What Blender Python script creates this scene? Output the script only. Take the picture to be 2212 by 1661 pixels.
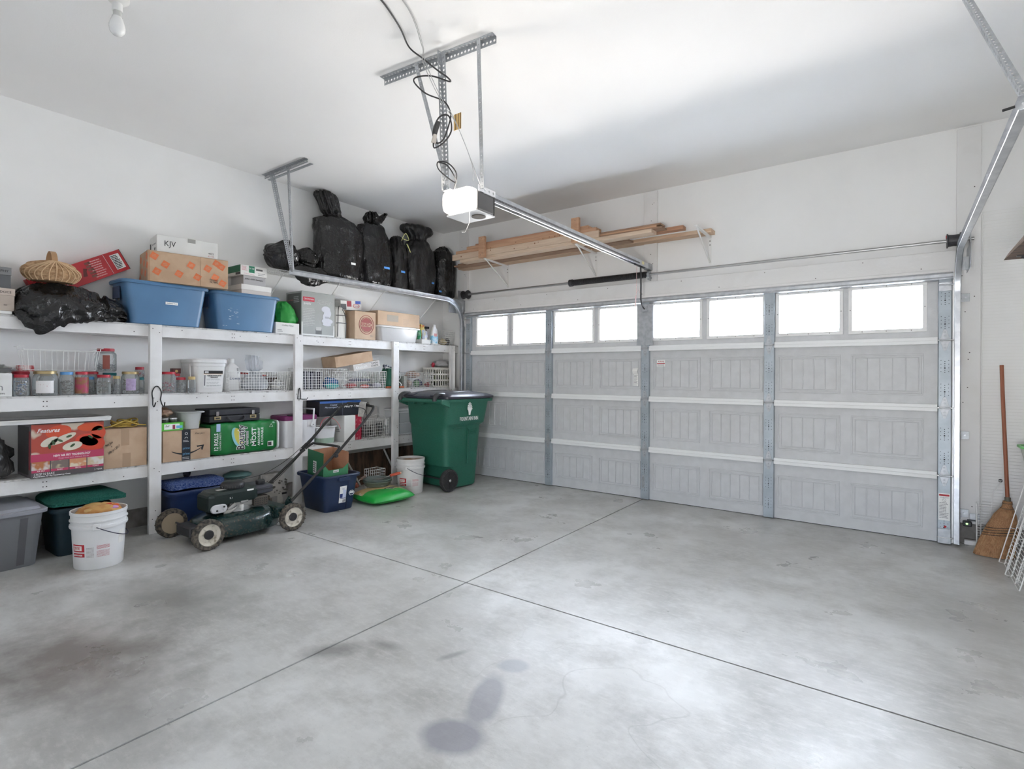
import bpy, bmesh, math, random
from mathutils import Vector, Matrix, Euler, noise
for o in list(bpy.data.objects): bpy.data.objects.remove(o)
S = bpy.context.scene
COL = S.collection
R = math.radians
PI = math.pi

# ------------------------------------------------------------------ camera
YAW, ROLL = -0.6279, 0.0051
cd = bpy.data.cameras.new('camera'); cam = bpy.data.objects.new('camera', cd); COL.objects.link(cam)
cd.sensor_fit = 'HORIZONTAL'; cd.sensor_width = 36.0; cd.lens = 36.0 * 1156.4 / 2212.0
cd.shift_y = -(830.5 - 810.86) / 2212.0; cd.clip_start = 0.05; cd.clip_end = 200
fw = Vector((math.sin(YAW), math.cos(YAW), 0)); rt = Vector((math.cos(YAW), -math.sin(YAW), 0)); up = Vector((0, 0, 1))
r2 = rt * math.cos(ROLL) + up * math.sin(ROLL); u2 = up * math.cos(ROLL) - rt * math.sin(ROLL)
cam.matrix_world = Matrix(((r2.x, u2.x, -fw.x, 4.6587), (r2.y, u2.y, -fw.y, -5.5187), (r2.z, u2.z, -fw.z, 1.3271), (0, 0, 0, 1)))
S.camera = cam

# ------------------------------------------------------------------ daylight, exposure
SKY, GROUND, DAY = (0.80, 0.88, 1.0), (1.0, 0.97, 0.93), 43.0
w = bpy.data.worlds.new('daylight'); S.world = w; w.use_nodes = True
nt = w.node_tree; bg = nt.nodes['Background']; bg.inputs['Strength'].default_value = DAY
tc = nt.nodes.new('ShaderNodeTexCoord'); sx = nt.nodes.new('ShaderNodeSeparateXYZ'); rmp = nt.nodes.new('ShaderNodeMapRange'); mx = nt.nodes.new('ShaderNodeMix')
mx.data_type = 'RGBA'; rmp.inputs['From Min'].default_value = -0.05; rmp.inputs['From Max'].default_value = 0.08
nt.links.new(tc.outputs['Generated'], sx.inputs[0]); nt.links.new(sx.outputs['Z'], rmp.inputs['Value']); nt.links.new(rmp.outputs[0], mx.inputs['Factor'])
mx.inputs['A'].default_value = (*GROUND, 1); mx.inputs['B'].default_value = (*SKY, 1); nt.links.new(mx.outputs['Result'], bg.inputs['Color'])
vs = S.view_settings; vs.view_transform = 'Standard'; vs.look = 'None'; vs.gamma = 1.0; vs.use_curve_mapping = False
vs.exposure = 0.30
S.cycles.max_bounces = 14; S.cycles.diffuse_bounces = 8; S.cycles.glossy_bounces = 4; S.cycles.transparent_max_bounces = 24
S.cycles.sample_clamp_indirect = 25.0; S.cycles.caustics_reflective = False; S.cycles.caustics_refractive = False

# ------------------------------------------------------------------ materials
MATS = {}
def mat(name, col, rough=0.5, metal=0.0, col2=None, nscale=20.0, ndetail=4.0, nlo=0.4, nhi=0.6, bump=0.0, bscale=60.0, spec=0.5, coat=0.0, emit=0.0, stretch=None, aniso=None):
    if name in MATS: return MATS[name]
    m = bpy.data.materials.new(name); m.use_nodes = True; t = m.node_tree; b = t.nodes['Principled BSDF']
    b.inputs['Base Color'].default_value = (*col, 1); b.inputs['Roughness'].default_value = rough; b.inputs['Metallic'].default_value = metal
    b.inputs['Specular IOR Level'].default_value = spec
    if coat: b.inputs['Coat Weight'].default_value = coat; b.inputs['Coat Roughness'].default_value = 0.1
    if emit: b.inputs['Emission Color'].default_value = (*col, 1); b.inputs['Emission Strength'].default_value = emit
    co = None
    if col2 or bump:
        co = t.nodes.new('ShaderNodeTexCoord').outputs['Object']
        if stretch:
            mp = t.nodes.new('ShaderNodeMapping'); mp.inputs['Scale'].default_value = stretch; t.links.new(co, mp.inputs[0]); co = mp.outputs[0]
    if col2:
        n = t.nodes.new('ShaderNodeTexNoise'); n.inputs['Scale'].default_value = nscale; n.inputs['Detail'].default_value = ndetail; t.links.new(co, n.inputs[0])
        r = t.nodes.new('ShaderNodeMapRange'); r.inputs['From Min'].default_value = nlo; r.inputs['From Max'].default_value = nhi; t.links.new(n.outputs[0], r.inputs['Value'])
        x = t.nodes.new('ShaderNodeMix'); x.data_type = 'RGBA'; x.inputs['A'].default_value = (*col, 1); x.inputs['B'].default_value = (*col2, 1)
        t.links.new(r.outputs[0], x.inputs['Factor']); t.links.new(x.outputs['Result'], b.inputs['Base Color'])
    if bump:
        n = t.nodes.new('ShaderNodeTexNoise'); n.inputs['Scale'].default_value = bscale; n.inputs['Detail'].default_value = 4; t.links.new(co, n.inputs[0])
        p = t.nodes.new('ShaderNodeBump'); p.inputs['Strength'].default_value = bump; p.inputs['Distance'].default_value = 0.01
        t.links.new(n.outputs[0], p.inputs['Height']); t.links.new(p.outputs[0], b.inputs['Normal'])
    MATS[name] = m
    return m

def clear(name, col, alpha=0.3, rough=0.1):
    """thin see-through plastic or glass: a share of the light passes straight through"""
    if name in MATS: return MATS[name]
    m = bpy.data.materials.new(name); m.use_nodes = True; t = m.node_tree; b = t.nodes['Principled BSDF']
    b.inputs['Base Color'].default_value = (*col, 1); b.inputs['Roughness'].default_value = rough
    tr = t.nodes.new('ShaderNodeBsdfTransparent'); tr.inputs[0].default_value = (min(1, col[0] * .3 + .7), min(1, col[1] * .3 + .7), min(1, col[2] * .3 + .7), 1)
    mxs = t.nodes.new('ShaderNodeMixShader'); mxs.inputs[0].default_value = alpha
    fr = t.nodes.new('ShaderNodeFresnel'); fr.inputs['IOR'].default_value = 1.45
    ad = t.nodes.new('ShaderNodeMath'); ad.operation = 'ADD'; ad.use_clamp = True; ad.inputs[1].default_value = alpha; t.links.new(fr.outputs[0], ad.inputs[0])
    t.links.new(ad.outputs[0], mxs.inputs[0]); t.links.new(tr.outputs[0], mxs.inputs[1]); t.links.new(b.outputs[0], mxs.inputs[2])
    t.links.new(mxs.outputs[0], t.nodes['Material Output'].inputs[0]); MATS[name] = m
    return m

def flat(c, rough=0.55, **k):
    return mat('paint_%d_%d_%d_%d' % (int(c[0]*255), int(c[1]*255), int(c[2]*255), int(rough*100)), c, rough, **k)

WHITEPAINT = mat('white_painted_wood', (.80, .79, .78), .55, col2=(.70, .68, .66), nscale=6, ndetail=8, nlo=.45, nhi=.75, bump=.15, bscale=30, stretch=(1, 1, 1))
WALLPAINT = mat('white_wall_paint', (.86, .86, .85), .75, col2=(.84, .84, .83), nscale=2.2, ndetail=6, bump=.05, bscale=80)
CEILPAINT = mat('white_ceiling_paint', (.88, .875, .865), .85, col2=(.865, .86, .85), nscale=1.3, bump=.05, bscale=120)
GALV = mat('galvanised_steel', (.46, .48, .50), .45, .55, col2=(.38, .40, .42), nscale=25, bump=.05, bscale=90)
GALV2 = mat('bright_zinc_steel', (.56, .58, .60), .33, .7, col2=(.46, .48, .51), nscale=18)
DARKMETAL = mat('dark_metal', (.06, .06, .065), .45, .6)
BLACKPL = mat('black_plastic', (.025, .025, .028), .45)
CHROME = mat('chrome', (.75, .75, .75), .15, 1.0)
WIREWHITE = mat('white_vinyl_wire', (.80, .80, .78), .4)
CARD = mat('cardboard', (.52, .37, .25), .8, col2=(.46, .32, .21), nscale=8, bump=.03, bscale=150)
CARDIN = mat('cardboard_inside', (.45, .24, .14), .85, col2=(.40, .21, .12), nscale=9)
WHITECARD = mat('white_card', (.78, .78, .76), .6, col2=(.73, .73, .71), nscale=5)
TAPE = mat('packing_tape', (.42, .29, .19), .18, spec=.7)
PAPER = mat('paper_label', (.85, .85, .83), .6)
BLUETAPE = mat('blue_masking_tape', (.10, .33, .75), .6)
INK = flat((.02, .02, .022), .6); INKW = flat((.86, .86, .85), .55); INKR = flat((.45, .02, .03), .55); INKG = flat((.30, .30, .31), .6)
NAILM = mat('nail_head', (.10, .09, .085), .5, .6)

# ------------------------------------------------------------------ mesh helpers
class MB:
    def __init__(s): s.v = []; s.f = []
    def add(s, vs, fs, M=None):
        o = len(s.v)
        s.v += [tuple(M @ Vector(p)) for p in vs] if M is not None else [tuple(p) for p in vs]
        s.f += [tuple(i + o for i in f) for f in fs]
        return s
    def box(s, x0, x1, y0, y1, z0, z1, M=None):
        return s.add([(x0,y0,z0),(x1,y0,z0),(x1,y1,z0),(x0,y1,z0),(x0,y0,z1),(x1,y0,z1),(x1,y1,z1),(x0,y1,z1)],
                     [(0,3,2,1),(4,5,6,7),(0,1,5,4),(1,2,6,5),(2,3,7,6),(3,0,4,7)], M)
    def rings(s, rs, c0=True, c1=True, closed=False, M=None):
        n = len(rs[0]); vs = [p for r in rs for p in r]; fs = []
        m = len(rs) if closed else len(rs) - 1
        for i in range(m):
            a, b = i * n, ((i + 1) % len(rs)) * n
            for j in range(n): fs.append((a + j, a + (j + 1) % n, b + (j + 1) % n, b + j))
        if c0 and not closed: fs.append(tuple(range(n - 1, -1, -1)))
        if c1 and not closed: fs.append(tuple((len(rs) - 1) * n + j for j in range(n)))
        return s.add(vs, fs, M)
    def lathe(s, prof, n=24, c0=True, c1=True, M=None, closed=False):
        return s.rings([[(r * math.cos(2*PI*j/n), r * math.sin(2*PI*j/n), z) for j in range(n)] for r, z in prof], c0, c1, closed, M)
    def cyl(s, p, q, r, n=10, r1=None):
        return s.tube([p, q], r, n, r1=r1)
    def tube(s, pts, r, n=6, closed=False, r1=None):
        pts = [Vector(p) for p in pts]; rs = []; k = len(pts); prev = None
        for i, p in enumerate(pts):
            if closed: t = (pts[(i+1) % k] - pts[i-1])
            else: t = pts[min(i+1, k-1)] - pts[max(i-1, 0)]
            t = t.normalized() if t.length > 1e-9 else Vector((0, 0, 1))
            if prev is None:
                a = t.cross(Vector((0, 0, 1)))
                if a.length < .05: a = t.cross(Vector((1, 0, 0)))
                a.normalize()
            else:
                a = prev - t * prev.dot(t)
                a = a.normalized() if a.length > 1e-6 else t.orthogonal().normalized()
            prev = a; b = t.cross(a)
            rr = r if r1 is None else r + (r1 - r) * i / (k - 1)
            rs.append([tuple(p + (a * math.cos(2*PI*j/n + PI/n) + b * math.sin(2*PI*j/n + PI/n)) * rr) for j in range(n)])
        return s.rings(rs, not closed, not closed, closed)
    def prism(s, poly, a0, a1, axis='x'):
        """a 2-D outline pushed along one axis; outline in (y,z) for x, (x,z) for y, (x,y) for z"""
        P = {'x': lambda p, a: (a, p[0], p[1]), 'y': lambda p, a: (p[0], a, p[1]), 'z': lambda p, a: (p[0], p[1], a)}[axis]
        return s.rings([[P(p, a0) for p in poly], [P(p, a1) for p in poly]])
    def sphere(s, c, r, n=10, m=6, sq=(1, 1, 1)):
        c = Vector(c); rs = []
        for i in range(1, m):
            a = PI * i / m
            rs.append([(c.x + r*sq[0]*math.sin(a)*math.cos(2*PI*j/n), c.y + r*sq[1]*math.sin(a)*math.sin(2*PI*j/n), c.z - r*sq[2]*math.cos(a)) for j in range(n)])
        return s.rings(rs)

def link(o, parent=None):
    COL.objects.link(o)
    if parent is not None: o.parent = parent
    return o

def build(name, mb, m, parent=None, bevel=0.0, smooth=False, seg=1, ang=35):
    me = bpy.data.meshes.new(name); me.from_pydata(mb.v, [], mb.f)
    bm = bmesh.new(); bm.from_mesh(me); bmesh.ops.recalc_face_normals(bm, faces=bm.faces)
    if bevel:
        es = [e for e in bm.edges if len(e.link_faces) == 2 and e.calc_face_angle(0) > R(30)]
        bmesh.ops.bevel(bm, geom=es, offset=bevel, segments=seg, affect='EDGES', profile=.5, clamp_overlap=True)
    for f in bm.faces: f.smooth = smooth
    if smooth:
        for e in bm.edges:
            if len(e.link_faces) == 2 and e.calc_face_angle(0) > R(ang): e.smooth = False
    bm.to_mesh(me); bm.free()
    for q in (m if isinstance(m, (list, tuple)) else [m]): me.materials.append(q)
    return link(bpy.data.objects.new(name, me), parent)

def tag(o, label=None, cat=None, group=None, kind=None):
    if label: o['label'] = label
    if cat: o['category'] = cat
    if group: o['group'] = group
    if kind: o['kind'] = kind
    return o

def thing(name, label, cat, loc=(0, 0, 0), rot=(0, 0, 0), group=None):
    o = link(bpy.data.objects.new(name, None)); o.empty_display_size = .05
    o.location = loc; o.rotation_euler = rot if isinstance(rot, (tuple, list)) else (0, 0, rot)
    return tag(o, label, cat, group)

def struct(name, mb, m, bevel=0.0, label=None, parent=None):
    o = build(name, mb, m, parent, bevel)
    if parent is None: o['kind'] = 'structure'
    if label: o['label'] = label
    return o

def copy_part(o, parent, loc=None, rot=None):
    c = o.copy(); COL.objects.link(c); c.parent = parent
    if loc is not None: c.location = loc
    if rot is not None: c.rotation_euler = rot
    for ch in o.children: copy_part(ch, c)
    return c
def copy_thing(o, loc, rot=None, label=None, group=None):
    c = copy_part(o, None, loc, rot)
    if label: c['label'] = label
    if group: c['group'] = group
    return c

FRONT, SIDE, TOP = (PI/2, 0, PI/2), (PI/2, 0, 0), (0, 0, PI/2)
def text(s, size, m, parent, loc, rot=FRONT, width=None, align='CENTER', name='lettering', shear=0.0, bold=0.0, ext=.0003, sub=None, spin=0):
    cu = bpy.data.curves.new('t', 'FONT'); cu.body = s; cu.size = size; cu.extrude = ext; cu.align_x = align; cu.align_y = 'CENTER'
    cu.shear = shear; cu.offset = bold; cu.resolution_u = 2
    ob = bpy.data.objects.new('t', cu); me = bpy.data.meshes.new_from_object(ob); bpy.data.objects.remove(ob); bpy.data.curves.remove(cu)
    if width:
        xs = [v.co.x for v in me.vertices]; k = width / max(max(xs) - min(xs), 1e-6)
        for v in me.vertices: v.co.x *= k
    if spin:
        for v in me.vertices: v.co.xy = (v.co.x*math.cos(spin) - v.co.y*math.sin(spin), v.co.x*math.sin(spin) + v.co.y*math.cos(spin))
    me.materials.clear(); me.materials.append(m)
    o = link(bpy.data.objects.new(name, me), parent); o.location = loc; o.rotation_euler = rot
    return o

def decal(parent, face, a0, a1, b0, b1, off, m, name='label_print', t=.0008):
    """a thin printed patch lying on a face: F (normal +x), L (normal -y), T (top); off = the face's coordinate"""
    mb = MB()
    if face == 'F': mb.box(off - .0002, off + t, a0, a1, b0, b1)
    elif face == 'L': mb.box(a0, a1, off - t, off + .0002, b0, b1)
    else: mb.box(a0, a1, b0, b1, off - .0002, off + t)
    return build(name, mb, m, parent)

def lines(parent, face, a0, a1, b0, b1, off, m, n=4, seed=1, name='small_print', fill=.45):
    """rows of print too small to read: short bars of uneven length"""
    rnd = random.Random(seed); mb = MB(); h = (b1 - b0) / n
    for i in range(n):
        z = b0 + h * (i + .5); a = a0
        end = a1 - (a1 - a0) * rnd.uniform(0, .3)
        while a < end:
            wd = min((a1 - a0) * rnd.uniform(.08, .22), end - a)
            if face == 'F': mb.box(off, off + .0006, a, a + wd*.85, z - h*fill/2, z + h*fill/2)
            else: mb.box(a, a + wd*.85, off - .0006, off, z - h*fill/2, z + h*fill/2)
            a += wd
    return build(name, mb, m, parent)

def rrect(hx, hy, r, z, k=3):
    r = min(r, hx*.99, hy*.99); out = []
    for cx, cy, a0 in ((hx - r, hy - r, 0), (-hx + r, hy - r, PI/2), (-hx + r, -hy + r, PI), (hx - r, -hy + r, 1.5*PI)):
        for i in range(k + 1):
            a = a0 + PI/2 * i / k; out.append((cx + r*math.cos(a), cy + r*math.sin(a), z))
    return out

# ------------------------------------------------------------------ room shell
XW, YW, ZC = -.68, .14, 3.36          # shelf wall face, door wall face, ceiling
XR, YB = 5.80, -7.6                   # opposite walls
DX0, DX1 = -.105, 4.995               # door edges
# ---- concrete floor: four slabs between saw-cut joints
def concrete():
    m = bpy.data.materials.new('broom_finished_concrete'); m.use_nodes = True; t = m.node_tree; b = t.nodes['Principled BSDF']; L = t.links.new
    N = t.nodes.new
    def nz(scale, detail=5, rough=.6, co=None, dist=0):
        n = N('ShaderNodeTexNoise'); n.inputs['Scale'].default_value = scale; n.inputs['Detail'].default_value = detail; n.inputs['Roughness'].default_value = rough; n.inputs['Distortion'].default_value = dist
        L(co or geo, n.inputs[0]); return n.outputs[0]
    def mr(v, a, b_, c=0, d=1):
        r = N('ShaderNodeMapRange'); r.inputs['From Min'].default_value = a; r.inputs['From Max'].default_value = b_; r.inputs['To Min'].default_value = c; r.inputs['To Max'].default_value = d; L(v, r.inputs['Value']); return r.outputs[0]
    def mth(op, a, c):
        k = N('ShaderNodeMath'); k.operation = op
        for i, q in enumerate((a, c)):
            if isinstance(q, (int, float)): k.inputs[i].default_value = q
            else: L(q, k.inputs[i])
        return k.outputs[0]
    def mix(f, a, c):
        x = N('ShaderNodeMix'); x.data_type = 'RGBA'
        if isinstance(f, (int, float)): x.inputs['Factor'].default_value = f
        else: L(f, x.inputs['Factor'])
        for key, q in (('A', a), ('B', c)):
            if isinstance(q, tuple): x.inputs[key].default_value = (*q, 1)
            else: L(q, x.inputs[key])
        return x.outputs['Result']
    geo = N('ShaderNodeNewGeometry').outputs['Position']
    def mapped(loc=(0,0,0), rot=0, sc=(1,1,1)):
        q = N('ShaderNodeMapping'); q.vector_type = 'POINT'; q.inputs['Location'].default_value = loc; q.inputs['Rotation'].default_value = (0,0,rot); q.inputs['Scale'].default_value = sc; L(geo, q.inputs[0]); return q.outputs[0]
    c = mix(mr(nz(.9, 6, .62), .33, .68), (.40, .395, .375), (.62, .62, .605))
    c = mix(mr(nz(3.2, 8, .7), .44, .68, 0, .75), c, (.31, .305, .285))
    c = mix(mr(nz(14, 6, .7, mapped(sc=(1, 2.6, 1))), .48, .72, 0, .55), c, (.62, .615, .59))
    c = mix(mr(nz(120, 2), .66, .74, 0, .35), c, (.22, .21, .20))
    def blob(x, y, rx, ry, rot, col, k, soft=.5, wob=.35):
        # an oil or water stain with its own outline
        global _b
        q = mapped((0,0,0))
        s1 = N('ShaderNodeVectorMath'); s1.operation = 'SUBTRACT'; L(geo, s1.inputs[0]); s1.inputs[1].default_value = (x, y, 0)
        q = N('ShaderNodeMapping'); q.inputs['Rotation'].default_value = (0, 0, -rot); L(s1.outputs[0], q.inputs[0])
        q2 = N('ShaderNodeMapping'); q2.inputs['Scale'].default_value = (1/rx, 1/ry, 0); L(q.outputs[0], q2.inputs[0])
        ln = N('ShaderNodeVectorMath'); ln.operation = 'LENGTH'; L(q2.outputs[0], ln.inputs[0])
        d = mth('ADD', ln.outputs['Value'], mth('MULTIPLY', mth('SUBTRACT', nz(5, 5, .65), .5), wob * 4))
        return mr(d, 1 - soft, 1 + soft * .3, k, 0)
    for a in ((3.335, -4.05, .13, .10, .3, (.205, .205, .235), .75, .3, .12), (3.29, -3.80, .20, .075, 2.0, (.225, .225, .25), .70, .3, .12), (3.235, -3.53, .075, .06, .5, (.24, .25, .28), .6, .3, .12),
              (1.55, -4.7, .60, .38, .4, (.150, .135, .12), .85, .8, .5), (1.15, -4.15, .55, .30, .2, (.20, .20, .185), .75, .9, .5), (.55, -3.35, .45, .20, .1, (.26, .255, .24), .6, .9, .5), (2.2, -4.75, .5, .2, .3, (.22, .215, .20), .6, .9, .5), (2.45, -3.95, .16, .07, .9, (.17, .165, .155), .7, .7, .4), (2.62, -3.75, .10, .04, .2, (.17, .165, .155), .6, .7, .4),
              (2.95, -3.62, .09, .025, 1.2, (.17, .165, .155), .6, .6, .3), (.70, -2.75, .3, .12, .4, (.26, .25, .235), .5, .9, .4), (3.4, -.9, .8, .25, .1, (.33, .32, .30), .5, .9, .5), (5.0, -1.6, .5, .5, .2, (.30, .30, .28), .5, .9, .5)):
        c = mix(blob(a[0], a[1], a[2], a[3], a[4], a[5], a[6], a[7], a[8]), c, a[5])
    # wandering dried-water outlines
    ring = mth('ABSOLUTE', mth('SUBTRACT', nz(1.7, 2, .5, None, .4), .52), 0)
    ring = mr(ring, .0, .006, .35, 0)
    zone = blob(3.75, -3.6, .9, .7, 0, None, 1, .8, .3)
    c = mix(mth('MULTIPLY', ring, zone), c, (.24, .235, .22))
    L(c, b.inputs['Base Color'])
    rgh = mr(nz(2.1, 6, .6), .3, .7, .24, .46); L(rgh, b.inputs['Roughness']); b.inputs['Specular IOR Level'].default_value = .55
    bp = N('ShaderNodeBump'); bp.inputs['Strength'].default_value = .12; bp.inputs['Distance'].default_value = .004
    L(nz(45, 6, .7, mapped(sc=(1, 2, 1))), bp.inputs['Height']); L(bp.outputs[0], b.inputs['Normal'])
    return m
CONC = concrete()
JX, JY, JW = 2.4135, -2.915, .0055
fl = struct('floor', MB().box(XW - .1, XR + .1, YB - .1, .24, -.16, -.006), mat('joint_filler', (.07, .065, .06), .9), label='concrete base below the slabs')
for (x0, x1) in ((XW - .1, JX - JW), (JX + JW, XR + .1)):
    for (y0, y1) in ((YB - .1, JY - JW), (JY + JW, .24)):
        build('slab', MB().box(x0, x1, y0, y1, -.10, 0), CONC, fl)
struct('ceiling', MB().box(XW - .1, XR + .1, YB - .1, YW + .1, ZC, ZC + .1), CEILPAINT)
struct('wall_left', MB().box(XW - .1, XW, YB, YW + .1, .16, ZC), WALLPAINT)
STEM = mat('stem_wall_concrete', (.33, .31, .29), .9, col2=(.22, .205, .19), nscale=9, bump=.4, bscale=40)
struct('baseboard_left', MB().box(XW - .1, XW - .006, YB, YW + .1, -.003, .161), STEM, label='bare concrete stem wall below the painted board')
wb = struct('wall_back', MB().box(XW - .1, DX0, YW, YW + .1, .16, ZC), WALLPAINT, label='white painted wall around the garage door')
for a in ((DX1, XR + .1, .16, ZC), (DX0, DX1, 2.20, ZC)): build('wall_panel', MB().box(a[0], a[1], YW, YW + .1, a[2], a[3]), WALLPAINT, wb)
for x0, x1 in ((XW - .1, DX0), (DX1, XR + .1)): build('stem_wall', MB().box(x0, x1, YW + .004, YW + .1, -.003, .161), STEM, wb)
struct('wall_right', MB().box(XR, XR + .1, YB, YW + .1, 0, ZC), WALLPAINT)
# wall behind the camera, with an unseen window added to brighten the door wall
PX0, PX1, PZ0, PZ = 3.80, 5.10, .15, 1.10
wr = struct('wall_rear', MB().box(XW - .1, PX0, YB - .1, YB, 0, ZC), WALLPAINT)
build('wall_panel', MB().box(PX1, XR + .1, YB - .1, YB, 0, ZC), WALLPAINT, wr); build('wall_panel', MB().box(PX0, PX1, YB - .1, YB, PZ, ZC), WALLPAINT, wr); build('wall_panel', MB().box(PX0, PX1, YB - .1, YB, 0, PZ0), WALLPAINT, wr)
# boards nailed over the wall for the door hardware
TRIM = mat('white_trim_board', (.79, .785, .775), .6, col2=(.72, .71, .69), nscale=5, ndetail=8, nlo=.5, nhi=.8, bump=.12, bscale=35)
def nails(parent, pts, face='F', off=0.0, r=.0045):
    mb = MB()
    for a, b_ in pts:
        if face == 'F': mb.cyl((off - .001, a, b_), (off + .0012, a, b_), r, 6)
        else: mb.cyl((a, off + .001, b_), (a, off - .0012, b_), r, 6)
    return tag(build('nail_head', mb, NAILM, parent), kind='stuff')
rn = random.Random(4)
for i, (x0, x1, z0, z1) in enumerate(((-.345, -.192, .16, 3.335), (2.365, 2.513, 2.362, 3.345), (5.021, 5.171, .16, 3.335)), 1):
    tb = struct('trim_%d' % i, MB().box(x0, x1, YW - .038, YW, z0, z1), TRIM, .002)
    nails(tb, [(x0 + (x1 - x0)*rn.uniform(.2, .8), z0 + (z1 - z0)*rn.random()) for _ in range(9)], 'L', YW - .038)
hb = struct('trim_4', MB().box(-.188, 5.018, YW - .05, YW, 2.205, 2.360), TRIM, .002, 'long header board above the door opening')
build('cracked_edge', MB().box(-.188, 5.018, YW - .052, YW - .02, 2.198, 2.205), mat('raw_wood_edge', (.22, .12, .08), .9, col2=(.75, .73, .70), nscale=14, nlo=.45, nhi=.55), hb)
nails(hb, [(-.1 + .41*i + rn.uniform(-.03, .03), 2.23 + .1*(i % 2)) for i in range(13)], 'L', YW - .05)

jb = struct('trim_5', MB().box(4.975, 5.021, .046, YW + .1, 0, 2.20), TRIM, .001, 'door jamb with weather stop beside the broom corner')
struct('trim_6', MB().box(-.192, -.085, .046, YW + .1, 0, 2.20), TRIM, .001, 'door jamb with weather stop beside the shelves')
struct('trim_7', MB().box(-.085, 4.975, .046, YW + .1, 2.14, 2.204), TRIM, .001, 'head jamb above the door')

d2 = link(bpy.data.objects.new('fill_window_1', None)); d2.location = ((PX0 + PX1)/2, YB - .05, 0); tag(d2, 'white framed window added behind the viewer for fill light', kind='structure')  # added opening, serves as daylight fill for the door wall
hw = (PX1 - PX0)/2
build('window_frame', MB().box(-hw, -hw + .04, -.02, .02, PZ0, PZ).box(hw - .04, hw, -.02, .02, PZ0, PZ).box(-hw + .04, hw - .04, -.02, .02, PZ0, PZ0 + .04).box(-hw + .04, hw - .04, -.02, .02, PZ - .04, PZ).box(-hw + .04, hw - .04, -.018, .018, (PZ0 + PZ)/2 - .02, (PZ0 + PZ)/2 + .02), TRIM, d2)
for z0, z1 in ((PZ0 + .04, (PZ0 + PZ)/2 - .02), ((PZ0 + PZ)/2 + .02, PZ - .04)): build('pane', MB().box(-hw + .04, hw - .04, -.003, .003, z0, z1), clear('fill_window_glass', (.95, .97, 1.0), .06, .05), d2)
pl = bpy.data.lights.new('daylight_portal', 'AREA'); pl.shape = 'RECTANGLE'; pl.size = 2*hw - .08; pl.size_y = PZ - PZ0 - .08; pl.cycles.is_portal = True
po = link(bpy.data.objects.new('daylight_portal', pl)); po.location = ((PX0 + PX1)/2, YB - .027, (PZ0 + PZ)/2); po.rotation_euler = (PI/2, 0, 0)

# ---- sectional garage door
DOORP = mat('grey_door_skin', (.60, .61, .62), .5, col2=(.565, .575, .585), nscale=12, bump=.10, bscale=70)
DOORR = mat('grey_door_edge', (.80, .81, .81), .45)
WINF = mat('white_window_frame', (.80, .80, .79), .45)
GLASS = clear('window_glass', (.95, .97, 1.0), .06, .05)
SEC = .5408
door = link(bpy.data.objects.new('door_1', None)); door.location = (0, 0, .004)
tag(door, 'wide grey sectional garage door with a row of small windows', kind='structure')
STX = [-.053, 1.219, 2.4385, 3.658, 4.944]
WX = [(.090, .578), (.680, 1.158), (1.304, 1.792), (1.893, 2.372), (2.526, 3.004), (3.108, 3.594), (3.740, 4.218), (4.316, 4.802)]
W0, W1 = 1.728, 2.078
T0 = .040           # panel thickness, back face at y = 0
for k in range(3):
    s = build('section', MB().box(DX0, DX1, 0, T0, k*SEC + .002, (k+1)*SEC - .002).box(DX0, DX1, .008, T0 - .008, (k+1)*SEC - .003, (k+1)*SEC + .002), DOORP, door)
mb = MB(); zz0, zz1 = 3*SEC + .002, 4*SEC - .01
mb.box(DX0, DX1, 0, T0, zz0, W0); mb.box(DX0, DX1, 0, T0, W1, zz1)
xs = [DX0] + [v for a in WX for v in a] + [DX1]
for i in range(0, len(xs), 2): mb.box(xs[i], xs[i+1], 0, T0, W0, W1)
build('section', mb, DOORP, door)
# windows: frame + pane, light guided in through each opening
for a, b_ in WX:
    mb = MB(); e = .03
    for x0, x1, z0, z1 in ((a - e, b_ + e, W0 - e, W0), (a - e, b_ + e, W1, W1 + e), (a - e, a, W0, W1), (b_, b_ + e, W0, W1)): mb.box(x0, x1, -.012, 0, z0, z1)
    f = build('window_frame', mb, WINF, door, .002)
    n = []
    for t_ in (.15, .5, .85): n += [(a + (b_-a)*t_, W0 - .015), (a + (b_-a)*t_, W1 + .015)]
    nails(f, n + [(a - .015, (W0+W1)/2), (b_ + .015, (W0+W1)/2)], 'L', -.012, .004)
    build('pane', MB().box(a, b_, .018, .022, W0, W1), GLASS, door)
    pl = bpy.data.lights.new('daylight_portal', 'AREA'); pl.shape = 'RECTANGLE'; pl.size = b_ - a; pl.size_y = W1 - W0; pl.cycles.is_portal = True
    po = link(bpy.data.objects.new('daylight_portal', pl)); po.location = ((a + b_)/2, .001, (W0 + W1)/2 + .004); po.rotation_euler = (-PI/2, 0, 0)
# pressed plank panels: border ridge, bead lines
def pressed(wd, ht):
    mb = MB(); h = -.010
    for x0, x1, z0, z1 in ((0, wd, 0, .012), (0, wd, ht - .012, ht), (0, .012, .012, ht - .012), (wd - .012, wd, .012, ht - .012)): mb.box(x0, x1, h, 0, z0, z1)
    q = .028
    for x0, x1, z0, z1 in ((q, wd - q, q, q + .007), (q, wd - q, ht - q - .007, ht - q), (q, q + .007, q + .007, ht - q - .007), (wd - q - .007, wd - q, q + .007, ht - q - .007)): mb.box(x0, x1, h*.7, 0, z0, z1)
    for i in range(1, 5):
        x = q + (wd - 2*q) * i / 5; mb.box(x - .0035, x + .0035, h*.8, 0, q + .007, ht - q - .007)
    return mb
proto = None
for k, (z0, z1) in enumerate(((.098, .402), (.645, .985), (1.178, 1.520))):
    first = None
    for a, b_ in WX:
        if first is None: first = build('pressed_panel', pressed(.500, z1 - z0), DOORP, door, .0015); o = first
        else: o = copy_part(first, door)
        o.location = ((a + b_)/2 - .25, 0, z0)
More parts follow.
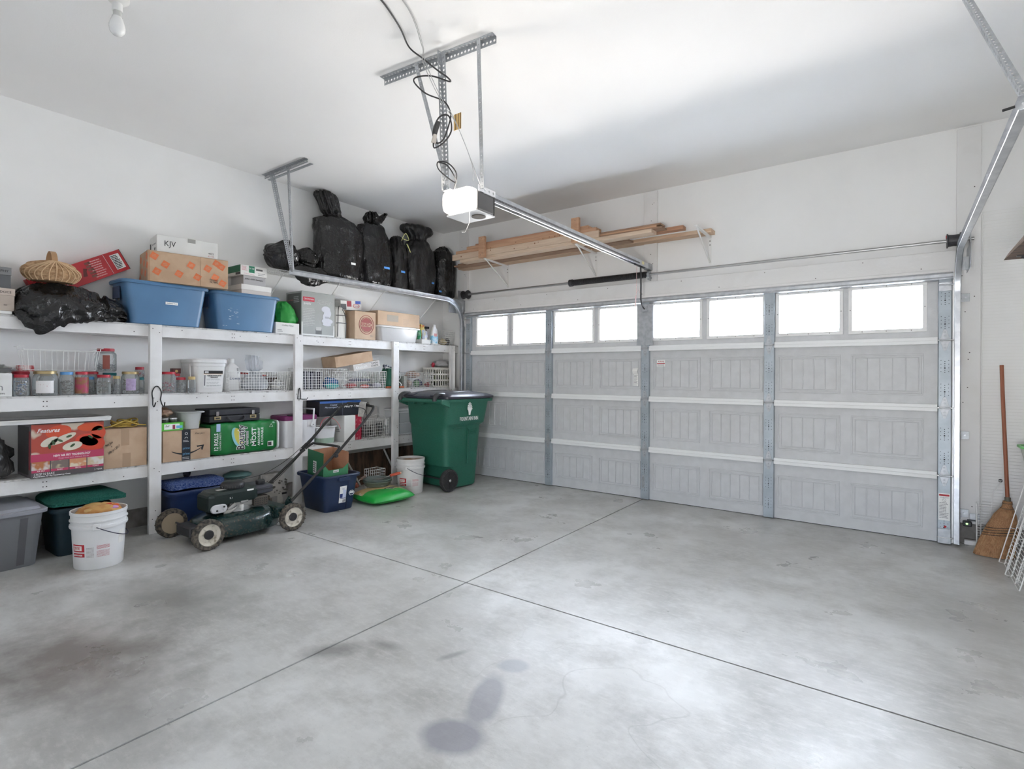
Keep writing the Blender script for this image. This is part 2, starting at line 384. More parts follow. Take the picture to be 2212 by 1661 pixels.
# meeting rails at the section joints, split by the stiles
for k in (1, 2, 3):
    z = k * SEC
    for i in range(4):
        a, b_ = STX[i] + .045, STX[i+1] - .045
        build('meeting_rail', MB().box(a, b_, -.042, 0, z - .030, z - .0015).box(a, b_, -.034, 0, z - .0015, z + .026), DOORR, door, .002)
# stiles
HOLE = mat('punched_hole', (.02, .02, .022), .8)
BLUEGALV = mat('blue_zinc_stile', (.40, .45, .49), .45, .35, col2=(.34, .385, .42), nscale=9)
def stile_holes(seed, wd):
    r_ = random.Random(seed); mb = MB()
    for zc in (.14, .33):
        pts = [(0, d*.017 - .05, .0035 if d not in (2,) else .006) for d in range(6)] + [(sx*.024, d*.03 - .045, .0028) for sx in (-1, 1) for d in range(4)]
        for x, z, rr in pts: mb.cyl((x, .001, zc + z), (x, -.0012, zc + z), rr, 6)
    return mb
for i, x in enumerate(STX):
    end = i in (0, 4); wd = .088 if end else .094
    for k in range(4):
        z0, z1 = k*SEC + .004, (k+1)*SEC - (.03 if k == 3 else .004)
        mb = MB(); h = wd/2
        mb.prism([(-h, 0), (-h + .004, -.034), (h - .004, -.034), (h, 0)], z0, z1, 'z')
        o = build('stile', mb, BLUEGALV, door, .002); o.location = (x, 0, 0)
        p = tag(build('punched_holes', stile_holes(i*7 + k, wd), HOLE, o), kind='stuff'); p.location = (0, -.034, z0)
# hinges and rollers
def hinge():
    mb = MB()
    for s_ in (1, -1): mb.prism([(-.030, s_*.010), (.030, s_*.010), (.009, s_*.085), (-.009, s_*.085)], -.0375, -.034, 'y')
    mb.cyl((-.036, -.050, 0), (.036, -.050, 0), .0075, 8); mb.box(-.034, .034, -.046, -.035, -.014, .014)
    for z in (-.062, -.036, .036, .062): mb.cyl((0, -.037, z), (0, -.043, z), .007, 6)
    return mb
h0 = None
for x in STX:
    for k in (1, 2, 3):
        if h0 is None: o = h0 = build('hinge', hinge(), GALV, door, .001)
        else: o = copy_part(h0, door)
        o.location = (x, 0, k*SEC)
for x, s_ in ((STX[0], -1), (STX[4], 1)):
    for z in (.05, SEC, 2*SEC, 3*SEC): build('roller_stem', MB().cyl((x - s_*.045, -.046, z + .0), (x + s_*.085, -.046, z), .0055, 8), CHROME, door, smooth=True)
for x, s_ in ((STX[0], -1), (STX[4], 1)):
    mb = MB().box(x - .04, x + .04, -.045, -.035, 2.015, 2.085).box(x - .04, x + .04, -.075, -.04, 2.075, 2.08); mb.cyl((x - .045, -.065, 2.06), (x + s_*.08, -.065, 2.06), .0055, 8)
    build('top_roller_bracket', mb, GALV2, door, .001)
    mb = MB().box(x - .04, x + .04, -.05, -.034, .004, .12)
    build('bottom_bracket', mb, GALV, door, .001)
# stiffening strut along the top edge
build('top_strut', MB().prism([(0, 2.100), (-.012, 2.100), (-.040, 2.114), (-.048, 2.108), (-.050, 2.114), (-.043, 2.126), (-.043, 2.150), (-.012, 2.168), (0, 2.168)], DX0 - .02, DX1, 'x'), GALV2, door, .001)
build('bottom_seal', MB().box(DX0, DX1, .005, T0, -.004, .006), BLACKPL, door)
# stickers and the warning label
o = decal(door, 'L', 2.560, 2.650, 1.425, 1.495, -.0065, PAPER, 'maker_sticker'); decal(door, 'L', 2.562, 2.648, 1.452, 1.459, -.0073, INKR, 'red_stripe'); text('★ ★ ★', .02, INKR, door, (2.605, -.0078, 1.478), SIDE, .06); lines(door, 'L', 2.566, 2.644, 1.428, 1.448, -.0074, INKG, 2, 3)
decal(door, 'L', 2.300, 2.350, 1.215, 1.340, -.0065, PAPER, 'paper_notice'); lines(door, 'L', 2.304, 2.346, 1.220, 1.335, -.0074, INKG, 9, 5)
build('curled_paper', MB().rings([[(2.290, -.007, 1.345), (2.348, -.007, 1.345), (2.348, -.008, 1.346), (2.290, -.008, 1.346)], [(2.288, -.02, 1.375), (2.346, -.024, 1.372), (2.346, -.025, 1.373), (2.288, -.021, 1.376)], [(2.290, -.010, 1.405), (2.352, -.012, 1.408), (2.352, -.013, 1.409), (2.290, -.011, 1.406)]]), PAPER, door)
decal(door, 'L', 4.908, 4.980, .185, .400, -.0345, PAPER, 'warning_label'); decal(door, 'L', 4.912, 4.976, .378, .392, -.0353, INKR, 'red_stripe'); lines(door, 'L', 4.914, 4.974, .20, .33, -.0354, INKG, 11, 8); text('WARNING', .014, INKG, door, (4.944, -.0358, .366), SIDE, .056)
build('prohibition_mark', MB().tube([(4.944 + .012*math.cos(a*PI/6), -.0356, .345 + .012*math.sin(a*PI/6)) for a in range(12)], .0012, 4, True).cyl((4.936, -.0356, .353), (4.952, -.0356, .337), .0012, 4), INKG, door)
for z in (.085, .055, .022): build('red_dot', MB().cyl((4.951, -.034, z + .05), (4.951, -.0362, z + .05), .009, 12), INKR, door)
# lift handle low on the middle stile
build('lift_handle', MB().tube([(2.425, -.034, .14), (2.425, -.058, .15), (2.425, -.058, .23), (2.425, -.034, .24)], .006, 8).box(2.41, 2.44, -.037, -.034, .12, .26), GALV, door, smooth=True)
# ------------------------------------------------------------------ door hardware
def perf_leg(mb, O, a, p, L, wd, pitch=.025, rad=.0062, t=.002):
    """one leg of a punched angle: from O along a, width along p, a round hole in every cell"""
    O = Vector(O); a = Vector(a).normalized(); p = Vector(p); p = (p - a*p.dot(a)).normalized(); n = a.cross(p)
    k = max(1, round(L / pitch)); pitch = L / k; sq = [(0,0),(.5,0),(1,0),(1,.5),(1,1),(.5,1),(0,1),(0,.5)]
    for i in range(k):
        vs = []
        for s_ in (0, t):
            for x, z in sq: vs.append(O + p*(x*wd) + a*((i + z)*pitch) + n*s_)
            for j in range(8):
                an = -PI*.75 + j*PI/4
                vs.append(O + p*(wd/2 + rad*math.cos(an)) + a*((i + .5)*pitch + rad*math.sin(an)) + n*s_)
        fs = []
        for j in range(8):
            q = (j + 1) % 8
            fs.append((j, q, 8 + q, 8 + j)); fs.append((16 + q, 16 + j, 24 + j, 24 + q)); fs.append((8 + j, 8 + q, 24 + q, 24 + j))
        for j in ((2,3),(3,4),(6,7),(7,0)): fs.append((j[1], j[0], 16 + j[0], 16 + j[1]))
        mb.add(vs, fs)
    return mb
def angle(name, parent, O, Q, p, q, wd=.032, m=None, pitch=.025, rad=.0065):
    O, Q = Vector(O), Vector(Q); L = (Q - O).length; mb = MB()
    perf_leg(mb, O, Q - O, p, L, wd, pitch, rad); perf_leg(mb, O, Q - O, q, L, wd, pitch, rad)
    return build(name, mb, m or GALV, parent)
def bolts(parent, pts, r=.007, d=(0, -1, 0), ln=.008):
    mb = MB()
    for p in pts: mb.cyl(p, Vector(p) + Vector(d)*ln, r, 6)
    return tag(build('bolt_head', mb, GALV2, parent), kind='stuff')

def track(name, label, x, side, yend, z1=2.325, Rr=.32):
    t = thing(name, label, 'track')
    y0 = -.046; path = [(y0, .02), (y0, 1.0), (y0, z1 - Rr)]
    arc = [(y0 - Rr + Rr*math.cos(a), z1 - Rr + Rr*math.sin(a)) for a in [PI/2*i/12 for i in range(13)]]
    hor = [(y0 - Rr, z1), ((y0 - Rr + yend)/2, z1), (yend, z1)]
    def sweep(nm, pts):
        rs = []
        U = [(-.027, .010), (-.027, -.022), (-.020, -.028), (.020, -.028), (.027, -.022), (.027, .010), (.024, .012), (.024, -.020), (.018, -.025), (-.018, -.025), (-.024, -.020), (-.024, .012)]
        for i, p in enumerate(pts):
            a = Vector(pts[max(i-1, 0)]); b_ = Vector(pts[min(i+1, len(pts)-1)]); d = (b_ - a).normalized(); n = Vector((-d.y, d.x))
            rs.append([(x - side*v if False else x + side*(-v), p[0] + n.x*u, p[1] + n.y*u) for u, v in U])
        return build(nm, MB().rings(rs), GALV2, t, smooth=True)
    sweep('vertical_track', path); sweep('curved_track', arc); sweep('horizontal_track', hor)
    # angle iron along the horizontal run, flag bracket at the spring plate, jamb brackets
    build('flag_bracket', MB().box(x + side*.072 - .0015, x + side*.072 + .0015, -.24, .09, z1 - .16, z1 + .03).box(min(x + side*.028, x + side*.072), max(x + side*.028, x + side*.072), -.10, -.09, z1 - .16, z1 - .06), GALV, t)
    for z in (.24, .865, 1.97):
        mb = MB(); xx = sorted((x + side*.032, x + side*.092)); mb.box(xx[0], xx[1], .092, .1018, z - .032, z + .032); xx = sorted((x + side*.029, x + side*.034)); mb.box(xx[0], xx[1], -.05, .095, z - .02, z + .02)
        b_ = build('jamb_bracket', mb, GALV, t, .001); bolts(b_, [(x + side*.065, .092, z)])
    return t
trL = track('door_track', 'bent galvanised roller track on punched hangers beside the storage shelves', -.15, -1, -2.57)
trR = track('door_track', 'bent galvanised roller track on punched hangers beside the straw broom', 5.012, 1, -2.87)

hg = trL
def rel(o, p): return Vector(p) - o.location
angle('ceiling_angle', hg, rel(hg, (-.62, -2.575, ZC - .001)), rel(hg, (.13, -2.575, ZC - .001)), (0, -1, 0), (0, 0, -1), .034, pitch=.022)
build('angle_lip', MB().box(-.62, .13, -2.545, -2.515, ZC - .036, ZC - .0305), GALV, hg)
angle('strap', hg, rel(hg, (-.445, -2.60, ZC - .02)), rel(hg, (-.185, -2.535, 2.36)), (0, -.2, .05), (.1, 1, 0), .026, pitch=.022, rad=.0055)
angle('strap', hg, rel(hg, (-.19, -2.59, ZC - .02)), rel(hg, (-.155, -2.56, 2.34)), (1, 0, 0), (0, 1, 0), .028, pitch=.022, rad=.0055)
bolts(hg, [rel(hg, (-.16, -2.545, 2.335)), rel(hg, (-.44, -2.61, 3.33)), rel(hg, (-.18, -2.61, 3.33))])
hg = trR
angle('strap', hg, rel(hg, (5.030, -2.840, 2.29)), rel(hg, (4.842, -2.06, ZC - .012)), (1, 0, .15), (-.15, .3, 1), .034, pitch=.025, rad=.0075)
angle('strap', hg, rel(hg, (5.043, -2.862, 2.25)), rel(hg, (5.043, -2.862, ZC - .012)), (1, 0, 0), (0, 1, 0), .034, pitch=.025, rad=.0075)
angle('ceiling_angle', hg, rel(hg, (4.75, -2.88, ZC - .001)), rel(hg, (5.45, -2.88, ZC - .001)), (0, -1, 0), (0, 0, -1), .034)
bolts(hg, [rel(hg, (5.036, -2.84, 2.33))], .009, (-1, 0, 0), .012)
build('lock_pin', MB().cyl((5.0, -2.80, 2.34), (4.965, -2.80, 2.335), .005, 8), INK, hg)

# ---- torsion shaft
ts = thing('torsion_shaft', 'steel torsion tube with black spring above the garage door', 'spring', (2.4, .05, 2.430))
build('shaft_tube', MB().cyl((-2.68, 0, 0), (2.725, 0, 0), .0135, 14), mat('steel_tube', (.42, .42, .42), .35, .8), ts, smooth=True)
pts = [(-.90 + .93*i/360, .034*math.cos(i*PI/6), .034*math.sin(i*PI/6)) for i in range(361)]
SPR = mat('oiled_black_spring', (.022, .022, .024), .38, .3, bump=.2, bscale=40)
mb = MB().cyl((-.905, 0, 0), (.03, 0, 0), .033, 24)
for i in range(70): mb.lathe([(.033, -.004), (.0365, 0), (.033, .004)], 16, False, False, Matrix.Translation((-.9 + .0133*i, 0, 0)) @ Matrix.Rotation(PI/2, 4, 'Y'))
build('spring', mb, SPR, ts, smooth=True)
build('winding_cone', MB().lathe([(.030, -.02), (.042, -.02), (.042, .02), (.030, .03)], 16, M=Matrix.Translation((-.92, 0, 0)) @ Matrix.Rotation(PI/2, 4, 'Y')), DARKMETAL, ts, smooth=True)
mb = MB().lathe([(.030, -.012), (.037, -.012), (.037, .012), (.030, .012)], 18, M=Matrix.Translation((.045, 0, 0)) @ Matrix.Rotation(PI/2, 4, 'Y')); mb.box(.040, .050, -.03, .052, -.062, .022)
for a in (2, 3): mb.cyl((.03, .05*math.cos(a*PI/2 + .8), .05*math.sin(a*PI/2 + .8)), (.062, .05*math.cos(a*PI/2 + .8), .05*math.sin(a*PI/2 + .8)), .008, 6)
build('bearing_plate', mb, GALV, ts)
for x in (-2.575, 2.60):
    mb = MB().lathe([(.020, -.045), (.058, -.045), (.058, -.038), (.048, -.034), (.045, .0), (.048, .034), (.060, .038), (.060, .046), (.02, .046)], 24, M=Matrix.Translation((x, 0, 0)) @ Matrix.Rotation(PI/2, 4, 'Y'))
    d = build('cable_drum', mb, DARKMETAL, ts, smooth=True)
    build('red_mark', MB().box(x - .05, x - .046, -.03, .0, .02, .04), INKR, d)
for x in (-2.665, 2.70): build('end_bracket', MB().box(x - .003, x + .003, -.055, .05, -.07, .06), GALV, ts)

# ---- garage door opener
op = thing('garage_door_opener', 'ceiling-hung garage door opener with glowing light lens and long rail', 'opener', (2.43, -2.95, ZC))
GREYCH = mat('grey_opener_case', (.085, .085, .085), .5); PALE = mat('pale_enamel', (.74, .75, .77), .4)
o = lambda p: rel(op, p)
def lbox(name, x0, x1, y0, y1, z0, z1, m, bev=0, seg=1): 
    l = op.location; return build(name, MB().box(x0 - l.x, x1 - l.x, y0 - l.y, y1 - l.y, z0 - l.z, z1 - l.z), m, op, bev, seg=seg)
lbox('chassis', 2.315, 2.553, -2.985, -2.82, 2.345, 2.465, GREYCH, .012, 2)
lbox('base_plate', 2.31, 2.558, -3.005, -2.815, 2.335, 2.344, PALE, .003)
lbox('front_plate', 2.315, 2.553, -2.818, -2.813, 2.345, 2.465, GREYCH, .001)
mb = MB(); perf_leg(mb, o((2.556, -2.985, 2.463)), (0, 1, 0), (0, 0, 1), .17, .036, .038, .009); build('top_flange', mb, PALE, op)
build('vent_ring', MB().lathe([(.012, .001), (.045, .001), (.045, -.004), (.012, -.004)], 24, M=Matrix.Translation(o((2.49, -2.90, 2.333)))), mat('dark_vent', (.05, .035, .025), .6), op)
# light lens: a frosted cover with the bulb behind it
def lens_mat():
    m = bpy.data.materials.new('lit_frosted_lens'); m.use_nodes = True; t = m.node_tree; t.nodes.remove(t.nodes['Principled BSDF'])
    e = t.nodes.new('ShaderNodeEmission'); e.inputs[0].default_value = (1, .93, .84, 1); e.inputs[1].default_value = 4.0
    tr = t.nodes.new('ShaderNodeBsdfTransparent'); a = t.nodes.new('ShaderNodeMixShader'); a.inputs[0].default_value = .5
    t.links.new(tr.outputs[0], a.inputs[1]); t.links.new(e.outputs[0], a.inputs[2]); t.links.new(a.outputs[0], t.nodes['Material Output'].inputs[0]); return m
rs = []
for u, hx, hz in ((0, .116, .070), (.03, .116, .070), (.06, .112, .066), (.078, .10, .057), (.088, .08, .042), (.092, .055, .022)):
    rs.append([(x, -u, z) for x, z, _ in rrect(hx, hz, .03, 0)])
ln = build('light_lens', MB().rings(rs, False, True), lens_mat(), op, smooth=True, ang=80); ln.location = o((2.433, -2.986, 2.412))
bl = build('light_bulb', MB().lathe([(.008, -.045), (.012, -.03), (.02, -.01), (.027, .008), (.024, .024), (.012, .034)], 16), mat('bulb_white', (.9, .9, .88), .3), op, smooth=True); bl.location = o((2.40, -3.03, 2.412)); bl.rotation_euler = (0, PI/2, 0)
pl = bpy.data.lights.new('opener_bulb_light', 'POINT'); pl.energy = 9; pl.color = (1, .90, .78); pl.shadow_soft_size = .03
po = link(bpy.data.objects.new('opener_bulb_light', pl), op); po.location = o((2.45, -3.035, 2.425))
# rail, belt, carriage, door arm
RX, RZ = 2.437, 2.512
def rl(name, y0, y1, prof, m): return build(name, MB().prism([(a - 0, b_) for a, b_ in prof], y0 - op.location.y, y1 - op.location.y, 'y'), m, op)
ox, oz = RX - op.location.x, RZ - op.location.z
rl('rail', -2.812, .045, [(ox - .024, oz + .026), (ox + .024, oz + .026), (ox + .026, oz - .030), (ox + .018, oz - .030), (ox + .018, oz + .019), (ox - .018, oz + .019), (ox - .018, oz - .030), (ox - .026, oz - .030)], GALV2)
rl('belt', -2.78, -.02, [(ox - .012, oz - .012), (ox + .012, oz - .012), (ox + .012, oz - .020), (ox - .012, oz - .020)], BLACKPL)
mb = MB()
for i in range(150): mb.box(ox + .0262, ox + .0272, .14 + i*.0172, .146 + i*.0172, oz - .016, oz - .004)
tag(build('belt_teeth', mb, BLACKPL, op), kind='stuff'); rl('belt_slot', -2.80, -.25, [(ox + .0255, oz - .018), (ox + .0268, oz - .018), (ox + .0268, oz - .002), (ox + .0255, oz - .002)], mat('grey_slot', (.14, .14, .15), .5))
lbox('header_bracket', RX - .03, RX + .03, .0, .098, RZ - .035, RZ + .03, GALV, .002)
lbox('rail_sticker', RX + .0262, RX + .0272, -.19, -.13, RZ - .012, RZ + .02, flat((.80, .74, .45)))
lbox('carriage', RX - .014, RX + .014, -.30, -.14, RZ - .036, RZ - .012, BLACKPL, .003)
build('door_arm', MB().tube([o((RX, -.16, RZ - .03)), o((RX, -.15, 2.35)), o((RX - .005, -.14, 2.13))], .0085, 6).tube([o((RX - .004, -.142, 2.14)), o((RX, -.13, 2.075)), o((RX + .005, -.075, 2.045)), o((RX + .005, -.04, 2.045))], .0075, 6), DARKMETAL, op)
lbox('door_arm_bracket', RX - .02, RX + .028, -.062, -.036, 2.015, 2.075, GALV, .002)
lbox('operator_plate', RX - .09, RX + .09, -.0385, -.036, 1.66, 2.10, GALV, .001)
# ceiling angle and straps
angle('ceiling_angle', op, o((1.775, -3.06, ZC - .001)), o((2.69, -2.985, ZC - .001)), (0, -1, 0), (0, 0, -1), .042, pitch=.027, rad=.008)
angle('strap', op, o((2.335, -3.085, ZC - .02)), o((2.325, -3.03, 2.49)), (1, 0, 0), (0, -1, 0), .034, pitch=.026, rad=.007)
angle('strap', op, o((2.600, -3.06, ZC - .02)), o((2.575, -2.985, 2.47)), (1, .1, 0), (0, 1, 0), .026, pitch=.026, rad=.0045)
angle('strap', op, o((2.11, -3.10, ZC - .03)), o((2.325, -3.07, 2.62)), (1, 0, .2), (0, .3, 0), .028, pitch=.03, rad=.006)
bolts(op, [o((2.13, -3.085, ZC - .03)), o((2.35, -3.075, ZC - .03)), o((2.61, -3.05, ZC - .03)), o((2.345, -3.05, 2.56))])
lbox('lens_shade_clip', 2.32, 2.38, -3.05, -2.99, 2.484, 2.490, PALE, .001)
# pull string hanging from the light
build('pull_string', MB().tube([(2.50, -3.0, 2.335), (2.50, -3.0, 2.27), (2.505, -3.03, 2.225), (2.49, -3.03, 2.205), (2.465, -3.03, 2.21)], .0016, 5), PAPER, op).matrix_parent_inverse = Matrix.Translation(-op.location)
build('release_cord', MB().tube([(RX - .01, -.24, 2.49), (RX - .012, -.24, 2.3), (RX - .014, -.24, 2.18), (RX - .018, -.24, 2.05)], .0022, 5).tube([(RX - .014, -.24, 2.2), (RX + .01, -.235, 2.225), (RX + .025, -.23, 2.19)], .0018, 5).tube([(RX - .016, -.24, 2.17), (RX - .025, -.24, 2.10), (RX - .018, -.24, 2.04)], .0035, 5), mat('red_white_cord', (.70, .30, .30), .7, col2=(.8, .75, .75), nscale=150), op).matrix_parent_inverse = Matrix.Translation(-op.location)
# cords to the opener
BLK = mat('black_rubber_cord', (.03, .03, .032), .5)
def spline(pts, n=6):
    P = [Vector(p) for p in pts]; out = []
    for i in range(len(P) - 1):
        a, b_, c, d = P[max(i-1, 0)], P[i], P[i+1], P[min(i+2, len(P)-1)]
        for k in range(n):
            t = k / n
            out.append(.5*((2*b_) + (c - a)*t + (2*a - 5*b_ + 4*c - d)*t*t + (3*b_ - a - 3*c + d)*t**3))
    return out + [P[-1]]
pc = op
q = o
build('power_cord', MB().tube([q(p) for p in spline([(2.41, -4.05, ZC - .008), (2.40, -3.75, ZC - .008), (2.38, -3.598, ZC - .010), (2.295, -3.39, ZC - .014), (2.225, -3.25, ZC - .035), (2.257, -3.16, 3.286), (2.36, -3.145, 3.19), (2.40, -3.10, 3.155), (2.385, -3.06, 3.15), (2.30, -3.13, 3.18), (2.165, -3.13, 3.217), (2.144, -3.13, 3.19), (2.248, -3.13, 3.088), (2.40, -3.13, 2.995), (2.455, -3.13, 2.911), (2.45, -3.13, 2.855), (2.40, -3.13, 2.763), (2.338, -3.13, 2.757), (2.312, -3.13, 2.828), (2.36, -3.13, 2.905), (2.44, -3.13, 2.895), (2.47, -3.135, 2.80), (2.42, -3.14, 2.74), (2.34, -3.145, 2.72), (2.33, -3.145, 2.76)])], .0048, 6), BLK, pc, smooth=True)
build('power_cord', MB().tube([q(p) for p in spline([(2.335, -3.10, 2.647), (2.41, -3.11, 2.61), (2.44, -3.08, 2.552), (2.40, -3.02, 2.53), (2.33, -3.09, 2.60), (2.335, -3.11, 2.645), (2.41, -3.10, 2.625), (2.435, -3.05, 2.57), (2.40, -3.03, 2.49)])], .004, 6), BLK, pc, smooth=True)
build('plug', MB().cyl(q((2.375, -3.15, 2.87)), q((2.350, -3.15, 2.80)), .016, 8, .011), BLK, pc)
build('plug', MB().cyl(q((2.350, -3.15, 2.798)), q((2.335, -3.15, 2.75)), .012, 8, .016), flat((.55, .5, .45)), pc)
lw = tag(build('signal_wire', MB().tube(spline([(2.53, -4.05, ZC - .006), (2.475, -3.54, ZC - .01), (2.30, -3.22, 3.33), (2.275, -3.17, 3.27), (2.406, -3.16, 3.003), (2.501, -3.155, 2.864), (2.58, -3.14, 2.688), (2.615, -3.08, 2.53), (2.60, -3.02, 2.48)]), .0022, 5).tube(spline([(2.54, -4.05, ZC - .006), (2.482, -3.54, ZC - .012), (2.31, -3.22, 3.325), (2.27, -3.175, 3.25), (2.41, -3.165, 2.98), (2.512, -3.16, 2.84), (2.575, -3.14, 2.70), (2.60, -3.09, 2.56), (2.57, -3.05, 2.50)]), .0022, 5), mat('grey_wire', (.42, .42, .42), .5), smooth=True), 'twin grey signal wire running down to the opener', 'wire')
tg = thing('cardboard_tag', 'small yellow striped tag tied to the opener strap', 'tag', (2.475, -3.115, 2.85))
build('tag_card', MB().box(-.002, .055, -.003, 0, -.05, .045), flat((.62, .42, .17)), tg)
for x in (.012, .032, .050): build('stripe', MB().box(x, x + .004, -.0042, -.003, -.05, .045), flat((.10, .05, .02)), tg)

# ---- ceiling bulb in a keyless holder
lb = thing('ceiling_bulb', 'unlit white globe bulb in a ceiling lampholder', 'lamp', (1.22, -4.435, ZC))
build('lampholder', MB().lathe([(.055, 0), (.055, -.012), (.035, -.03), (.024, -.034), (.024, -.075)], 24), mat('porcelain', (.78, .78, .76), .3), lb, smooth=True)
build('bulb_neck', MB().lathe([(.019, -.075), (.019, -.10), (.024, -.105)], 18), mat('grey_neck', (.55, .55, .53), .4), lb, smooth=True)
build('globe', MB().lathe([(.022, -.105), (.030, -.125), (.037, -.15), (.038, -.165), (.034, -.185), (.022, -.20), (.008, -.206)], 24), mat('opal_glass', (.82, .82, .81), .15), lb, smooth=True)

# ------------------------------------------------------------------ lumber on wall brackets
for i, (x, nm) in enumerate(((.475, 'white steel shelf bracket nearest the trash bags under the lumber'), (1.763, 'white steel shelf bracket below the middle of the lumber'), (3.065, 'white steel shelf bracket at the bare end of the lumber'))):
    b_ = thing('shelf_bracket', nm, 'bracket', (x, YW, 2.77), group='brackets carrying the lumber')
    build('arm', MB().prism([(0, 0), (0, -.02), (-.47, -.006), (-.49, .004), (-.49, .010)], -.014, .014, 'x'), WIREWHITE, b_, .001)
    build('wall_plate', MB().box(-.014, .014, -.004, 0, -.29, .01), WIREWHITE, b_, .001)
    build('brace', MB().tube([(0, -.006, -.27), (0, -.455, -.004)], .008, 6), WIREWHITE, b_)
    mb = MB()
    for z in (-.05, -.09): mb.cyl((0, -.003, z), (0, -.006, z), .006, 6)
    tag(build('screw_head', mb, NAILM, b_), kind='stuff')
def wood(i, a, b_): return mat('pine_%d' % i, a, .7, col2=b_, nscale=3.0, ndetail=8, nlo=.38, nhi=.62, bump=.1, bscale=30, stretch=(1.2, 14, 14))
WP = [wood(0, (.62, .46, .33), (.52, .35, .23)), wood(1, (.56, .34, .21), (.46, .26, .15)), wood(2, (.36, .23, .15), (.27, .16, .10)), wood(3, (.47, .25, .15), (.38, .19, .11)), wood(4, (.66, .52, .39), (.58, .43, .31))]
def plank(x0, x1, y0, y1, z0, z1, wi, label, tilt=0.0, n=0):
    o = build('lumber_board', MB().box(0, x1 - x0, y0, y1, 0, z1 - z0), WP[wi], bevel=.002); o.location = (x0, 0, z0); o.rotation_euler = (0, 0, tilt)
    tag(o, label, 'board', 'lumber on the wall brackets')
    if n:
        r_ = random.Random(n); mb = MB()
        for _ in range(7):
            px, pz = r_.uniform(.1, x1 - x0 - .1), r_.uniform(.2, .8)*(z1 - z0); mb.cyl((px, y0 + .0005, pz), (px, y0 - .0006, pz), r_.uniform(.005, .010), 8)
        tag(build('knot', mb, flat((.25, .12, .06)), o), kind='stuff')
    return o
plank(-.26, 3.12, -.02, .12, 2.7735, 2.812, 0, 'longest pale board lying flat against the wall')
plank(-.20, 2.30, -.165, -.03, 2.7755, 2.794, 2, 'thin weathered brown board under the lumber pile')
plank(-.14, 2.05, -.160, -.035, 2.7955, 2.812, 2, 'second thin weathered brown board, resting on the lowest one')
plank(.05, 2.62, -.330, -.190, 2.7775, 2.815, 4, 'pale wide board lying flat behind the wooden uprights')
plank(.75, 2.88, -.150, -.062, 2.8135, 2.851, 3, 'reddish board reaching out beside the brown pickets', n=3)
plank(1.30, 2.72, -.300, -.165, 2.8165, 2.834, 2, 'lowest brown fence picket with pointed end'); plank(1.42, 2.66, -.295, -.165, 2.8355, 2.853, 1, 'middle brown fence picket with pointed end'); plank(1.36, 2.70, -.290, -.160, 2.8545, 2.872, 2, 'uppermost brown fence picket with pointed end')
plank(-.08, 2.03, -.332, -.305, 2.8165, 2.890, 4, 'pale board on edge crossing the first wooden upright', n=5)
plank(-.02, 2.00, -.330, -.205, 2.8915, 2.929, 1, 'orange toned board on edge above the pale one', n=6)
plank(.16, 1.90, -.325, -.19, 2.9300, 2.966, 1, 'orange board lying on top of the pile behind the uprights')
plank(.30, 1.55, -.318, -.20, 2.967, 2.985, 3, 'thin reddish board topping the pile')
plank(.10, 2.06, -.300, -.205, 2.853, 2.890, 0, 'pale board tucked flat behind the one on edge') if False else None
plank(.0, 1.98, -.015, .10, 2.8135, 2.90, 1, 'orange board on edge nearest the wall'); plank(.35, 1.92, -.10, .08, 2.9015, 2.935, 2, 'brown weathered board on top near the wall')
plank(.85, 2.10, -.145, -.02, 2.8525, 2.888, 0, 'short pale board wedged between wall boards and pickets')
for x, nm, t_ in ((.405, 'upright wooden block at the bracket nearest the trash bags', 3.045), (1.722, 'upright wooden block at the middle bracket', 3.055)):
    o_ = build('wooden_upright', MB().box(x, x + .095, -.385, -.345, 2.7865, t_), WP[1], bevel=.002); tag(o_, nm, 'block', 'uprights holding the lumber')
    nails(o_, [(x + .03, 2.82), (x + .06, 2.84), (x + .05, t_ - .03)], 'L', -.385)

# ------------------------------------------------------------------ high wire shelf
ws = thing('wire_shelf', 'white wire wall shelf carrying black trash bags', 'shelf', (XW, -2.66, 2.372))
Lw, Dw = 2.78, .325; mb = MB(); k = int(Lw / .026)
for i in range(k + 1): mb.cyl((.004, i*Lw/k, 0), (Dw, i*Lw/k, 0), .0018, 4)
o1 = build('deck_wires', mb, WIREWHITE, ws); o1['kind'] = 'stuff'
build('long_rods', MB().cyl((.008, 0, -.003), (.008, Lw, -.003), .003, 6).cyl((Dw*.5, 0, -.003), (Dw*.5, Lw, -.003), .003, 6).cyl((Dw, 0, -.002), (Dw, Lw, -.002), .003, 6).cyl((Dw, 0, -.028), (Dw, Lw, -.028), .003, 6), WIREWHITE, ws)
mb = MB()
for i in range(0, k + 1, 12): mb.cyl((Dw, i*Lw/k, -.002), (Dw, i*Lw/k, -.028), .0025, 5)
tag(build('lip_ties', mb, WIREWHITE, ws), kind='stuff')
for y in (.14, .81, 1.45, 2.32): build('brace', MB().tube([(Dw - .004, y, -.032), (.006, y, -.29)], .006, 6).box(0, .004, y - .012, y + .012, -.32, -.26), WIREWHITE, ws)
for y in (.5, 1.15, 1.9, 2.6): build('wall_clip', MB().box(Dw + .003, Dw + .007, y - .006, y + .006, -.04, -.024), BLACKPL, ws)
